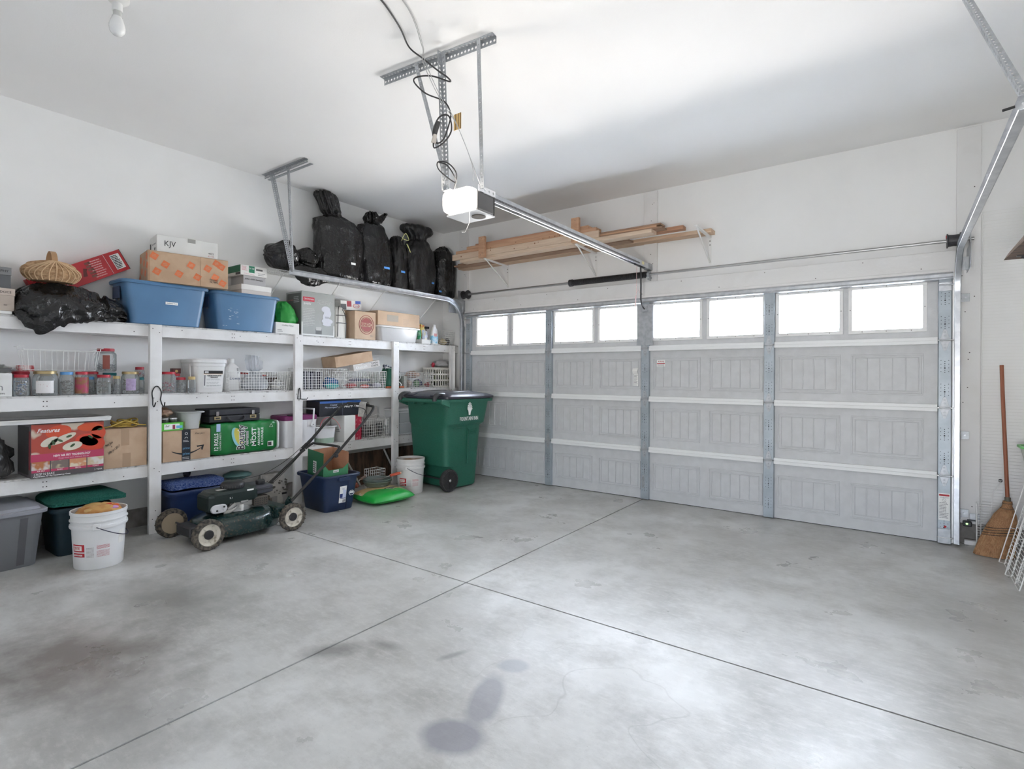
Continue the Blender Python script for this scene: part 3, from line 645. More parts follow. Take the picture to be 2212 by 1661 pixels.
# ------------------------------------------------------------------ white timber storage shelf
SH = thing('storage_shelf', 'white painted timber storage shelf standing along the wall', 'shelf', (-.36, -2.4, 0))
sh = lambda x0, x1, y0, y1, z0, z1: MB().box(x0 + .36, x1 + .36, y0 + 2.4, y1 + 2.4, z0, z1)
POSTY = [-4.96, -3.66, -2.355, -1.045, -.02]
PLY = mat('painted_plywood_shelf', (.66, .65, .64), .7, col2=(.30, .29, .28), nscale=30, ndetail=8, nlo=.52, nhi=.72)
LEV = [(1.735, .10), (1.160, .105), (.575, .105)]
rn = random.Random(11)
PXF = -.340
for y in POSTY:
    p = build('post', sh(-.378, PXF, y - .045, y + .045, 0, 1.7345), WHITEPAINT, SH, .003)
    pts = []
    for z, h in LEV: pts += [(y + 2.4 - .018 + rn.uniform(-.008, .008), z - .035), (y + 2.4 + .02 + rn.uniform(-.008, .008), z - .065)]
    pts += [(y + 2.4 + rn.uniform(-.03, .03), rn.uniform(.1, 1.6)) for _ in range(3)]
    nails(p, pts, 'F', PXF + .36, .0042)
for z, h in LEV:
    ys = POSTY + [.13]
    for i in range(len(ys) - 1):
        a = ys[i] + (.002 if i else -.1); b_ = ys[i+1] - (.002 if i < 4 else 0)
        bm_ = build('front_beam', sh(-.4165, -.3785, a, b_, z - h, z - .013), WHITEPAINT, SH, .002)
        if b_ - a > .5: nails(bm_, [((a + b_)/2 + 2.4 + s_, z - h + .03 + .035*k) for s_ in (-.01, .01) for k in (0, 1)] + [(rn.uniform(a + .1, b_ - .1) + 2.4, z - rn.uniform(.03, h - .02)) for _ in range(3)], 'F', -.3785 + .36, .0042)
    build('back_ledger', sh(XW + .002, XW + .040, -5.05, .13, z - h, z - .013), WHITEPAINT, SH, .002)
    for i in range(4): build('shelf_board', sh(XW + .003, -.379, POSTY[i] + (.001 if i else -.1), POSTY[i+1] - .001, z - .0125, z), PLY, SH, .001)
    build('shelf_board', sh(XW + .003, -.379, POSTY[4] + .001, .13, z - .0125, z), PLY, SH, .001)
ZT, ZM, ZL = 1.7358, 1.1608, .5758
HK = mat('black_hook_steel', (.03, .03, .032), .4, .4)
k1 = thing('bike_hook', 'black double bike hook screwed to the post beside the tins of screws', 'hook', (PXF, -3.655, 1.14))
build('hook_arms', MB().tube(spline([(.004, -.028, -.03), (.004, -.034, .03), (.004, -.018, .07), (.004, 0, .082), (.004, .018, .07), (.004, .034, .03), (.004, .028, -.03)]), .0042, 6), HK, k1, smooth=True)
for s_ in (-1, 1): build('hook_end', MB().tube(spline([(.004, s_*.028, -.03), (.02, s_*.034, -.07), (.05, s_*.036, -.085), (.075, s_*.034, -.05)]), .0045, 6), HK, k1, smooth=True)
k2 = thing('bike_hook', 'black wire hook screwed to the post above the picnic cooler', 'hook', (PXF, -2.35, 1.135))
build('hook_arms', MB().tube(spline([(.004, -.022, -.06), (.004, -.012, .02), (.004, -.002, .05), (.004, .008, .02), (.004, .014, -.06)]), .004, 6), HK, k2, smooth=True)
build('hook_end', MB().tube([(.004, -.022, -.06), (.004, .014, -.062), (.02, .02, -.064), (.06, .045, -.064), (.07, .052, -.045)], .004, 6), HK, k2, smooth=True)

# ------------------------------------------------------------------ black trash bags
def bag_mat(name, col, rough, s1, s2):
    m = bpy.data.materials.new(name); m.use_nodes = True; t = m.node_tree; b = t.nodes['Principled BSDF']; L = t.links.new
    b.inputs['Base Color'].default_value = (*col, 1); b.inputs['Roughness'].default_value = rough; b.inputs['Specular IOR Level'].default_value = .5
    co = t.nodes.new('ShaderNodeTexCoord').outputs['Object']
    mp = t.nodes.new('ShaderNodeMapping'); mp.inputs['Scale'].default_value = (1, 1, .55); L(co, mp.inputs[0])
    prev = None
    for sc, st, ds in ((7, s1, 1.6), (26, s2, .8)):
        n = t.nodes.new('ShaderNodeTexNoise'); n.inputs['Scale'].default_value = sc; n.inputs['Detail'].default_value = 3; n.inputs['Distortion'].default_value = ds; L(mp.outputs[0], n.inputs[0])
        bp = t.nodes.new('ShaderNodeBump'); bp.inputs['Strength'].default_value = st; bp.inputs['Distance'].default_value = .03; L(n.outputs[0], bp.inputs['Height'])
        if prev: L(prev, bp.inputs['Normal'])
        prev = bp.outputs[0]
    L(prev, b.inputs['Normal']); return m
BAG = bag_mat('black_bag_plastic', (.013, .013, .014), .20, .75, .35)
BAGM = bag_mat('matt_black_bag_plastic', (.018, .018, .019), .30, .6, .25)

def sack_mesh(prof, hx, hy, h, seed, fold=.03, n=56, m=48, path=None, pw=2.6, flatback=None):
    """closed bag: prof = [(t, width share, depth share)], path(t) = sideways offset; folds run up the bag and gather at the neck"""
    mb = MB(); rs = []
    def pr(t):
        for i in range(len(prof) - 1):
            a, b_ = prof[i], prof[i+1]
            if t <= b_[0]:
                u = (t - a[0]) / max(b_[0] - a[0], 1e-6); u = u*u*(3 - 2*u)
                return a[1] + (b_[1] - a[1])*u, a[2] + (b_[2] - a[2])*u
        return prof[-1][1], prof[-1][2]
    for i in range(m + 1):
        t = i / m; wy, wx = pr(t); ox, oy = path(t) if path else (0, 0); ring = []
        for j in range(n):
            a = 2*PI*j/n; c, s = math.cos(a), math.sin(a)
            k = (abs(c)**pw + abs(s)**pw) ** (-1/pw)
            f = noise.noise(Vector((c*2.2 + seed, s*2.2, t*2.2))) + .6*(1 - 2*abs(noise.noise(Vector((c*4 + seed*3, s*4, t*1.6))))) + .3*noise.noise(Vector((c*7, s*7 + seed, t*9)))
            g = 1 - min(1, (wy + wx)/2)
            f = f*fold + math.sin(j*2*PI/n*11 + seed + 2*noise.noise(Vector((c*3, s*3, seed))))*.02*g
            x = ox + (wx*hx + f)*k*c; y = oy + (wy*hy + f)*k*s
            if flatback is not None: x = max(x, flatback)
            ring.append((x, y, t*h + .02*noise.noise(Vector((x*6 + seed, y*6, t*5)))*min(1, t*6)))
        rs.append(ring)
    return mb.rings(rs)
def tapes(parent, spots, m=None):
    for (x, y, z, wd) in spots: build('tape_strip', MB().box(x, x + .002, y - wd/2, y + wd/2, z - .012, z + .012), m or BLUETAPE, parent)

ZW = 2.3765
XB = -.512
def stand(label, yc, hy, h, prof, seed, path=None, m=BAG, hx=.158, fold=.026, hd=True):
    b_ = thing('trash_bag', label, 'bag', (XB, yc, ZW), group='trash bags on the wire shelf')
    build('bag_body', sack_mesh(prof, hx, hy, h, seed, fold, path=path, flatback=-.16), m, b_, smooth=True, ang=60)
    return b_
P0 = [(0, .60, .7), (.05, .92, .95), (.30, 1.03, 1), (.58, .98, .97), (.68, .84, .86), (.725, .48, .55), (.745, .26, .34), (.76, .25, .32), (.80, .33, .45), (.96, .36, .50), (1, .28, .36)]
b = stand('tall full trash bag with twisted neck and square top next to the lying bag', -1.785, .292, .965, P0, 1.3, path=lambda t: (0, -.16*max(0, (t - .55)/.45) + .03*math.sin(t*3)))
tapes(b, [(.168, .10, .20, .06)], PAPER); build('neck_tie', MB().lathe([(.075, -.008), (.082, 0), (.075, .008)], 20, M=Matrix.Translation((0, -.095, .722)) @ Matrix.Scale(.85, 4, (0, 1, 0))), BLACKPL, b, smooth=True)
P1 = [(0, .6, .7), (.05, .9, .95), (.3, 1, 1), (.64, .96, .96), (.79, .72, .78), (.85, .26, .34), (.88, .20, .3), (.94, .30, .4), (1, .16, .2)]
b = stand('full trash bag with a knotted top and wide blue tape', -1.255, .240, .90, P1, 4.1, path=lambda t: (0, -.05*t))
tapes(b, [(.164, .06, .235, .085)])
build('bag_ear', sack_mesh([(0, 1, 1), (.5, .9, .9), (1, .3, .4)], .03, .05, .14, 2.2, .012, 20, 10, path=lambda t: (0, .12*t)), BAG, b, smooth=True).location = (.02, .04, .80)
P2 = [(0, .7, .8), (.05, .95, 1), (.4, 1, 1), (.72, .85, .85), (.88, .5, .6), (.95, .6, .5), (1, .15, .2)]
b = stand('small trash bag with pale yellow drawstring', -.895, .112, .70, P2, 7.7, m=BAGM, hx=.13, fold=.02)
tapes(b, [(.142, -.02, .235, .065)])
build('drawstring', MB().tube(spline([(.08, .0, .62), (.10, .03, .71), (.11, .06, .73), (.11, .10, .66), (.10, .02, .66)]), .005, 5).tube(spline([(.13, .05, .60), (.14, .07, .56), (.145, .10, .50)]), .006, 5), flat((.72, .70, .30)), b)
P3 = [(0, .6, .7), (.05, .9, .95), (.3, 1, 1), (.62, .92, .95), (.74, .66, .7), (.80, .42, .5), (.83, .46, .55), (.93, .95, .8), (.97, .95, .75), (1, .80, .5)]
b = stand('bulky trash bag with a wide folded-over top', -.505, .248, .905, P3, 9.4, m=BAGM, path=lambda t: (0, -.02 - .05*max(0, t - .7)))
tapes(b, [(.158, .10, .165, .045), (.158, .24, .075, .05)])
P4 = [(0, .6, .7), (.05, .95, .95), (.4, 1, 1), (.72, .96, .95), (.85, .80, .8), (.93, .40, .5), (1, .05, .08)]
b = stand('trash bag with a pointed peak in the wall corner', -.060, .162, .735, P4, 12.9, m=BAG, fold=.018)
# the bag lying on its side, sagging over the shelf lip
b = thing('trash_bag', 'trash bag lying on its side and sagging over the wire shelf', 'bag', (-.49, -2.365, ZW + .012), group='trash bags on the wire shelf')
def lying_sack(Ly, hx, hz, seed, neck=.62, droop=0.0):
    n, m = 44, 48; rs = []
    for i in range(m + 1):
        t = i / m
        r_ = math.sin(PI*min(1, t/.9))**.45 if t < neck else .35 + .35*abs(t - neck)/(1 - neck)
        if t < .5: r_ *= 1
        else: r_ = r_*(1 - .55*max(0, min(1, (t - .42)/(neck - .42)))) if t < neck else .40 + .35*math.sin(PI*(t - neck)/(1 - neck))
        if i in (0, m): r_ = .06
        ring = []
        for j in range(n):
            a = 2*PI*j/n; c, s = math.cos(a), math.sin(a)
            f = .03*noise.noise(Vector((t*4 + seed, c*2.4, s*2.4))) + .02*(1 - 2*abs(noise.noise(Vector((t*2.5, c*4 + seed, s*4))))) + .012*math.sin(9*a + seed)*max(0, 1 - r_)
            x = c*(hx*r_ + f); z = hz + s*(hz*r_ + f)
            z = max(z, .0)
            if droop and x > .14: z -= droop*(x - .14)*8*math.sin(PI*min(1, max(0, (t - .15)/.8)))
            ring.append((x, (t - .5)*Ly, z))
        rs.append(ring)
    return MB().rings(rs)
build('bag_body', lying_sack(.55, .160, .150, 3.3, .60, .0), BAG, b, smooth=True, ang=60)
build('bag_sag', sack_mesh([(0, .15, .3), (.1, .55, .7), (.45, 1, 1), (.8, .95, 1), (1, .5, .5)], .045, .20, .20, 5.5, .016, 30, 24, pw=2.0), BAG, b, smooth=True, ang=60).location = (.215, .10, -.150)

# the big bag slumped over the top shelf's front edge
b = thing('trash_bag', 'black trash bag slumped over the front edge of the top shelf', 'bag', (-.452, -4.195, ZT))
rs = []; n, m = 48, 60
for i in range(m + 1):
    t = i / m; e = (math.sin(PI*min(max(t, .002), .998)))**.22; ring = []
    hz = (.118 + .010*math.sin(t*5 + .6) - .018*max(0, t - .55)) * e; hx = .118 * e
    if .74 < t < .80: hz *= .82; hx *= .85
    for j in range(n):
        a = 2*PI*j/n; c, s = math.cos(a), math.sin(a)
        f = .022*noise.noise(Vector((t*7, c*2.4 + 8, s*2.4))) + .022*(1 - 2*abs(noise.noise(Vector((t*9 + c*2, c*3, s*3 + 5)))))
        x = c*(hx + f); z = max(hz + s*(hz + f*.9), .003)
        if x < -.13: x = -.13
        if x > .06: x += .03
        d = (x - .082)
        if d > 0: z = z*.8 - min(1, d/.03)*(.155*math.exp(-((t - .20)/.20)**2) + .05*math.exp(-((t - .55)/.14)**2) + .012) * max(0, 1 - z/.22)
        ring.append((x, (t - .5)*.69, z))
    rs.append(ring)
build('bag_body', MB().rings(rs), BAG, b, smooth=True, ang=60)


# ------------------------------------------------------------------ boxes: helper
def carton(name, label, cat, xf, y0, y1, z0, z1, depth, m, rz=0.0, flaps=True, tape=None, bev=.002, group=None, tilt=None, pre=''):
    """closed box with its front face at x = xf; returns (root, hx, hy, h)"""
    hx, hy, h = depth/2, (y1 - y0)/2, z1 - z0
    r_ = thing(name, label, cat, (xf - hx, (y0 + y1)/2, z0), tilt or (0, 0, rz), group)
    build('body', MB().box(-hx, hx, -hy, hy, 0, h - (.004 if flaps else 0)), m, r_, bev)
    if flaps:
        build('top_flap', MB().box(-hx + .001, -.001, -hy + .001, hy - .001, h - .004, h - .001), m, r_, .0008)
        build('top_flap', MB().box(.001, hx - .001, -hy + .001, hy - .001, h - .004, h - .001), m, r_, .0008)
    if tape: build('tape_strip', MB().box(-.025, .025, -hy - .001, -hy, h*.7, h).box(-.025, .025, -hy, hy, h - .001, h).box(-.025, .025, hy, hy + .001, h*.7, h), tape, r_)
    return r_, hx, hy, h
def lidbox(name, label, xf, y0, y1, z0, z1, depth, mlid, mbox, lh=.03, group=None):
    hx, hy, h = depth/2, (y1 - y0)/2, z1 - z0
    r_ = thing(name, label, 'box', (xf - hx, (y0 + y1)/2, z0), group=group)
    build('body', MB().box(-hx + .003, hx - .003, -hy + .003, hy - .003, 0, h - lh), mbox, r_, .0015)
    build('lid', MB().box(-hx, hx, -hy, hy, h - lh, h), mlid, r_, .0015)
    return r_, hx, hy, h

# ------------------------------------------------------------------ top shelf, from the far end of the frame
r_, hx, hy, h = lidbox('shoe_box', 'tan lidded shoe box under a dark grey one', -.362, -4.80, -4.530, ZT + .022, ZT + .178, .30, flat((.52, .44, .38)), flat((.47, .40, .34)), .05)
text('DOCS', .022, INK, r_, (hx + .001, .085, h - .027)); text('size', .012, INK, r_, (hx + .001, .085, .04))
o_ = tag(build('white_tray', MB().box(-.66, -.365, -4.79, -4.545, ZT, ZT + .021), WHITECARD, bevel=.002), 'flat white tray below the shoe boxes', 'tray')
r_, hx, hy, h = lidbox('shoe_box', 'dark grey lidded shoe box on a tan one', -.370, -4.82, -4.548, ZT + .1785, ZT + .325, .28, flat((.20, .205, .21)), flat((.10, .105, .11)), .055)
text('MURPHY', .022, INK, r_, (hx + .001, .075, h - .028), width=.09)

# woven egg basket
ZBK = ZT + .262
bk = thing('egg_basket', 'round woven wicker basket with a hoop handle on the slumped bag', 'basket', (-.435, -4.315, ZBK))
WICK = mat('wicker', (.50, .33, .19), .75, col2=(.34, .20, .10), nscale=40, nlo=.4, nhi=.6)
n, m = 60, 26; rs = []
def melon(a, t):   # t: 0 base .. 1 rim; rim pulled in and raised where the hoop crosses it
    k = (.60 + .42*math.sin(PI*min(1, .10 + t*.70))) * (1 - .10*max(0, t - .75)*4*.6)
    return (.118*k*math.cos(a), .170*k*math.sin(a), .004 + .118*t + .020*t*t*math.cos(a)**2)
for i in range(m + 1):
    t = i / m; ring = []
    for j in range(n):
        a = 2*PI*j/n; p = Vector(melon(a, t)); s_ = 1 + .030*((i + j//2) % 2)
        ring.append((p.x*s_, p.y*s_, p.z))
    rs.append(ring)
build('woven_body', MB().rings(rs, True, False), WICK, bk)
for sgn in (1, -1):
    for k in range(-5, 6):
        a1 = k*.27 + (0 if sgn > 0 else PI)
        build('rib', MB().tube([tuple(Vector(melon((0 if sgn > 0 else PI) + (a1 - (0 if sgn > 0 else PI))*(1 - t**2.2*.9), t))*1.035) for t in [i/9 for i in range(10)]], .0042, 5), mat('pale_rib', (.58, .40, .24), .7), bk)
build('rim', MB().tube([melon(2*PI*j/48, 1.0) for j in range(48)], .0075, 6, True), WICK, bk)
rs = []
for i in range(19):
    a = PI*i/18; rs.append([(-.085*math.cos(a)*q_, dy, .125 + .105*math.sin(a)*q_) for dy, q_ in ((-.017, 1), (.017, 1), (.017, .95), (-.017, .95))])
build('handle', MB().rings(rs), mat('bent_ash_handle', (.42, .25, .13), .5), bk)

# red power-tool box leaning up on the tote
RED = mat('red_carton', (.50, .022, .03), .4, col2=(.44, .018, .025), nscale=4)
rd = thing('tool_box_carton', 'long red printed tool carton tilted against the blue tote', 'box', (-.632, -4.095, 2.115), (R(30), 0, 0))
build('body', MB().box(-.040, .040, -.335, .335, -.085, .085), RED, rd, .002)
build('end_edge', MB().box(-.041, .041, .3345, .337, -.086, .086), INK, rd)
decal(rd, 'F', .245, .315, -.06, .06, .0405, PAPER, 'barcode_label'); lines(rd, 'F', .25, .31, -.055, .055, .0414, INK, 9, 2, 'barcode', .6)
text('Lithium-Ion', .03, INKW, rd, (.0412, -.045, -.0), FRONT, .085, spin=-PI/2); text('Vito', .042, INK, rd, (.0412, -.09, -.03), FRONT, .055, spin=-PI/2)
decal(rd, 'F', -.125, -.122, -.08, .08, .0405, INKW, 'white_rule'); decal(rd, 'F', .205, .207, -.08, .08, .0405, INKW, 'white_rule')
build('drill_picture', MB().rings([[(.0406, y, z) for y, z in ((.0, -.03), (.03, -.035), (.04, .0), (.055, .02), (.03, .03), (.015, .0))], [(.0412, y, z) for y, z in ((.0, -.03), (.03, -.035), (.04, .0), (.055, .02), (.03, .03), (.015, .0))]]), flat((.16, .03, .03)), rd)
lines(rd, 'F', .08, .19, -.07, .07, .0406, flat((.68, .35, .34)), 8, 6)
lines(rd, 'F', .055, .10, -.06, .07, .0406, flat((.22, .08, .06)), 5, 9, fill=.7)

# blue totes
BLUE = mat('blue_tote_plastic', (.085, .20, .36), .42, col2=(.075, .18, .33), nscale=3)
def tote(name, label, loc, rz, b, t_, h, m, rim=.025, lid=None, lidh=.03, group=None, ribs=0, fillm=None, wall=.006, tilt=None):
    r_ = thing(name, label, 'tote', loc, tilt or (0, 0, rz), group)
    f = lambda k: (b[0] + (t_[0] - b[0])*k, b[1] + (t_[1] - b[1])*k)
    rs = []
    for k in (0, .015, .25, .5, .75, .93): x, y = f(k); rs.append(rrect(x - (.004 if k == 0 else 0), y - (.004 if k == 0 else 0), .045, h*k))
    x, y = f(1); rs += [rrect(x, y, .045, h*.995), rrect(x - wall, y - wall, .04, h*.995)]
    x, y = f(.03); rs += [rrect(x - wall, y - wall, .04, h*.03)]
    build('body', MB().rings(rs), m, r_, smooth=True)
    x, y = f(1)
    if rim: build('rim', MB().rings([rrect(x - .001, y - .001, .045, h - rim), rrect(x + .018, y + .018, .06, h - rim), rrect(x + .022, y + .022, .062, h - rim*.4), rrect(x + .016, y + .016, .058, h), rrect(x - wall, y - wall, .04, h), rrect(x - wall, y - wall, .04, h - rim*.7)], False, False, True), m, r_, smooth=True)
    if lid:
        build('lid', MB().rings([rrect(x - .002, y - .002, .04, h + .001), rrect(x + .024, y + .024, .06, h + .001), rrect(x + .026, y + .026, .062, h + lidh*.45), rrect(x + .018, y + .018, .058, h + lidh*.6), rrect(x - .01, y - .01, .04, h + lidh*.6), rrect(x - .022, y - .022, .035, h + lidh)]), lid, r_, smooth=True)
    for k in range(ribs):
        yy = (-.5 + (k + 1)/(ribs + 1)) * 2 * b[1]
        build('rib_groove', MB().rings([[(b[0] - .004, yy - .012, .02), (b[0] + .003, yy - .012, .02), (b[0] + .003, yy + .012, .02), (b[0] - .004, yy + .012, .02)], [(t_[0] - .004, yy - .012, h - .04), (t_[0] + .003, yy - .012, h - .04), (t_[0] + .003, yy + .012, h - .04), (t_[0] - .004, yy + .012, h - .04)]]), m, r_)
    return r_
t1 = tote('storage_tote', 'blue storage tote under the orange-printed carton', (-.506, -3.565, ZT), 0, (.148, .262), (.150, .318), .352, BLUE, .028)
build('end_handle', MB().box(-.08, .06, -.325, -.318, .20, .30), mat('dark_blue_recess', (.03, .06, .13), .5), t1, .003)
decal(t1, 'L', -.03, .01, .19, .27, -.302, PAPER, 'barcode_label')
decal(t1, 'F', -.02, .075, .175, .198, .1505, PAPER, 'name_tape'); text('Handyman Tools', .012, INK, t1, (.1515, .027, .187), FRONT, .08)
t2 = tote('storage_tote', 'blue storage tote under the white shoe boxes', (-.506, -2.88, ZT), 0, (.148, .262), (.150, .312), .352, BLUE, .028)
build('end_handle', MB().box(-.08, .06, -.319, -.312, .20, .30), MATS['dark_blue_recess'], t2, .003)
decal(t2, 'L', -.03, .01, .19, .27, -.297, flat((.25, .30, .38)), 'worn_label')
mb = MB(); rn = random.Random(2)
for _ in range(14): y, z = rn.uniform(-.24, -.1), rn.uniform(.03, .2); mb.box(.1485, .1492, y, y + rn.uniform(.004, .03), z, z + rn.uniform(.002, .006))
tag(build('paint_scuffs', mb, flat((.45, .52, .60)), t2), kind='stuff')

# orange-printed carton spanning both totes
hd, hx, hy, h = carton('moving_carton', 'brown carton printed with orange squares across both blue totes', 'box', -.292, -3.705, -3.095, ZT + .3545, ZT + .610, .30, CARD, R(-9))
OR = flat((.66, .17, .06)); lg = MB(); bars = MB(); wht = MB()
for i, (a, b_) in enumerate([(-.26, .21), (-.10, .235), (-.18, .15), (.01, .17), (-.24, .085), (-.08, .085), (.06, .075), (.14, .16), (-.16, .025), (-.03, .025), (.10, .02), (.20, .09), (.25, .19), (.21, .215), (.26, .045)]):
    M = Matrix.Translation((hx + .0003, a, b_)) @ Matrix.Rotation(R(-28), 4, 'X'); s_ = .026
    if abs(a) + s_ < hy and s_ < b_ < h - s_:
        lg.box(0, .0005, -s_, s_, -s_, s_, M)
        for k in range(3): wht.box(.0004, .0008, -s_*.75, s_*.75, (-.55 + .45*k)*s_, (-.42 + .45*k)*s_, M @ Matrix.Rotation(R(45), 4, 'X') @ Matrix.Scale(.75, 4))
for (a, b_) in [(-.10, .20), (.02, .16), (.11, .21), (-.06, .10), (.07, .07), (-.13, .05), (.13, .13)]:
    M = Matrix.Translation((a, -hy - .0003, b_)) @ Matrix.Rotation(R(28), 4, 'Y'); lg.box(-.024, .024, -.0005, 0, -.026, .026, M)
tag(build('orange_square_logos', lg, OR, hd), kind='stuff'); tag(build('logo_strokes', wht, CARD, hd), kind='stuff')
build('flap_edge', MB().box(hx - .002, hx + .003, .085, .088, 0, h), CARD, hd); build('flap_edge', MB().box(hx - .002, hx + .002, -hy + .01, -hy + .013, 0, h), CARDIN, hd)
text('FOUND\nFILTERS', .02, INK, hd, (hx + .0012, .19, .055), FRONT)
# white book carton
wk, hx, hy, h = carton('book_carton', 'white book carton on top of the orange-printed carton', 'box', -.335, -3.63, -3.165, ZT + .611, ZT + .76, .25, WHITECARD, R(-9))
text('KJV', .066, INK, wk, (hx + .001, -hy + .095, h*.52), FRONT, .082); text('4022', .022, INK, wk, (hx + .001, hy - .055, .045)); text('BT-11182', .012, INKR, wk, (hx + .001, hy - .055, .022))
text('New Testaments', .024, INKG, wk, (.03, -hy - .001, h*.52), SIDE, .125); text('KJV', .03, INK, wk, (.06, -hy - .001, h*.22), SIDE); decal(wk, 'L', -.115, -.075, .03, .095, -hy, INK, 'logo_square')
build('tape_strip', MB().box(-.03, .03, -.001, .05, h - .0012, h).box(hx, hx + .001, -.005, .055, h - .035, h), clear('clear_tape', (.8, .8, .78), .35, .2), wk)
# three stacked shoe boxes
lidbox('shoe_box', 'plain white lidded shoe box on the second blue tote', -.395, -2.925, -2.625, ZT + .3535, ZT + .448, .26, WHITECARD, flat((.62, .58, .56)), .05)
r_, hx, hy, h = lidbox('shoe_box', 'grey shoe box with handwriting, between two white boxes', -.40, -2.905, -2.680, ZT + .4485, ZT + .535, .24, flat((.45, .45, .46)), flat((.40, .40, .41)), .004)
text('2002 - 2005 Receipts', .02, INK, r_, (hx + .001, -.01, h*.62), FRONT, .18, shear=.3)
r_, hx, hy, h = carton('shoe_box', 'white and green printed shoe box on top of its stack', 'box', -.395, -2.932, -2.674, ZT + .5355, ZT + .630, .25, WHITECARD, 0, False)
decal(r_, 'F', -.05, .005, h*.30, h*.98, hx, flat((.02, .22, .12)), 'green_panel'); text('N 10', .022, INKW, r_, (hx + .0012, -.022, h*.72)); decal(r_, 'F', .02, .085, h*.60, h*.78, hx, flat((.12, .12, .12)), 'hand_hole'); lines(r_, 'F', -.12, -.06, h*.45, h*.9, hx, flat((.6, .25, .3)), 4, 4); lines(r_, 'F', -.10, .02, h*.06, h*.22, hx, flat((.6, .4, .45)), 2, 8); lines(r_, 'F', .04, .11, h*.1, h*.4, hx, INKG, 2, 5)
decal(r_, 'L', -.12, .12, h*.3, h*.99, -hy, flat((.03, .16, .09)), 'green_side'); decal(r_, 'L', .03, .12, .004, h*.28, -hy, flat((.06, .06, .065)), 'dark_side')

# small white box, green bag on it
r_, hx, hy, h = carton('filter_box', 'small white box with handwriting under a green bag', 'box', -.372, -2.592, -2.335, ZT, ZT + .113, .22, WHITECARD)
text('Coffee Filter', .022, INKG, r_, (hx + .001, .0, h*.75), FRONT, .13, shear=.2); lines(r_, 'F', -.11, -.05, .015, .045, hx, INKG, 2, 4)
g = thing('cloth_bag', 'bright green fabric bag slumped on a small white box', 'bag', (-.475, -2.425, ZT + .1135))
build('bag_body', sack_mesh([(0, .95, .9), (.12, 1, 1), (.45, .95, .95), (.75, .55, .8), (1, .16, .35)], .085, .098, .225, 6.6, .016, 36, 26, path=lambda t: (0, -.04*t*t)), mat('green_fabric', (.02, .30, .045), .6, bump=.25, bscale=14), g, smooth=True, ang=50)
# band saw carton
gc, hx, hy, h = carton('bandsaw_carton', 'large grey carton with a machine picture beside the green bag', 'box', -.368, -2.312, -1.912, ZT, ZT + .462, .285, mat('grey_carton', (.36, .38, .37), .5, col2=(.33, .35, .34), nscale=5), 0)
decal(gc, 'F', -.185, -.05, h - .105, h - .06, hx, flat((.50, .02, .05)), 'red_logo_panel'); text('CRAFTSMAN', .024, INKW, gc, (hx + .0014, -.118, h - .082), FRONT, .115); text('evolv', .038, INKW, gc, (hx + .0012, -.135, h - .128), FRONT, .085)
text('Extended Warranty\nwith a Two Bearing and\nMasterCast Table', .016, flat((.70, .72, .70)), gc, (hx + .0012, .075, h - .10), FRONT, .19); lines(gc, 'F', -.18, -.04, .10, .29, hx, flat((.55, .57, .56)), 11, 5, fill=.25); build('hatch_frame', MB().tube([(hx, -.185, .09), (hx, -.13, .09), (hx, -.13, .15), (hx, -.185, .15)], .001, 4, True), flat((.55, .57, .56)), gc)
SW = flat((.60, .62, .68)); sw = MB()
for i_, (y, z, a, b_) in enumerate(((.09, .29, .055, .035), (.11, .25, .045, .05), (.09, .21, .04, .045), (.105, .165, .07, .03), (.10, .13, .055, .018))): sw.lathe([(1, 0), (1, .0006)], 16, M=Matrix.Translation((hx + .0003 + .0009*i_, y, z)) @ Matrix.Rotation(PI/2, 4, 'Y') @ Matrix.Diagonal((b_, a, 1, 1)))
tag(build('machine_picture', sw, SW, gc), kind='stuff'); decal(gc, 'F', .08, .125, .195, .215, hx + .0048, flat((.36, .37, .42)), 'picture_shade'); decal(gc, 'F', -.035, .04, .02, .075, hx, flat((.14, .15, .15)), 'picture_inset'); decal(gc, 'F', -.03, .035, .06, .095, hx + .0005, flat((.5, .52, .5)), 'picture_inset')
decal(gc, 'L', -.12, .13, .02, h - .02, -hy, flat((.12, .125, .12)), 'dark_side_print'); text('CRAFTSMAN', .02, flat((.5, .2, .2)), gc, (-.06, -hy - .0012, h - .09), SIDE, .10); lines(gc, 'L', .0, .12, h - .12, h - .05, -hy - .001, flat((.45, .45, .45)), 4, 12)
tag(build('clear_tape_edge', MB().box(hx, hx + .0006, -hy, hy, .0, .016).box(hx, hx + .0006, hy - .016, hy, .016, .12).box(hx, hx + .0006, -hy, -hy + .014, .016, .14), flat((.66, .68, .66), .15), gc), kind='stuff')
# canvas tote with black straps, detergent-like pack behind it
CANV = mat('cream_canvas', (.72, .71, .67), .8, bump=.2, bscale=25)
cb = thing('canvas_tote', 'cream canvas bag with black straps beside the grey carton', 'bag', (-.46, -1.820, ZT))
build('bag_body', MB().rings([rrect(.082, .072, .03, 0), rrect(.085, .078, .03, .02), rrect(.08, .078, .03, .2), rrect(.06, .074, .025, .30), rrect(.03, .055, .02, .345)]), CANV, cb, smooth=True, ang=60)
for pts in ([(.089, -.05, .01), (.088, -.045, .2), (.07, -.03, .30), (.04, .0, .35), (.02, .02, .36)], [(.088, .055, .0), (.088, .06, .15), (.08, .05, .26), (.06, .03, .32)], [(.088, -.07, .16), (.089, .0, .165), (.088, .07, .16)], [(.088, -.07, .245), (.085, .0, .25), (.082, .07, .25)]): build('black_strap', MB().tube(spline(pts), .0045, 5), INK, cb)
r_, hx, hy, h = carton('soap_carton', 'white carton with blue and red print lying behind the canvas bag', 'box', -.545, -1.70, -1.41, ZT + .345, ZT + .455, .11, WHITECARD, 0, False, tilt=(R(4), 0, 0))
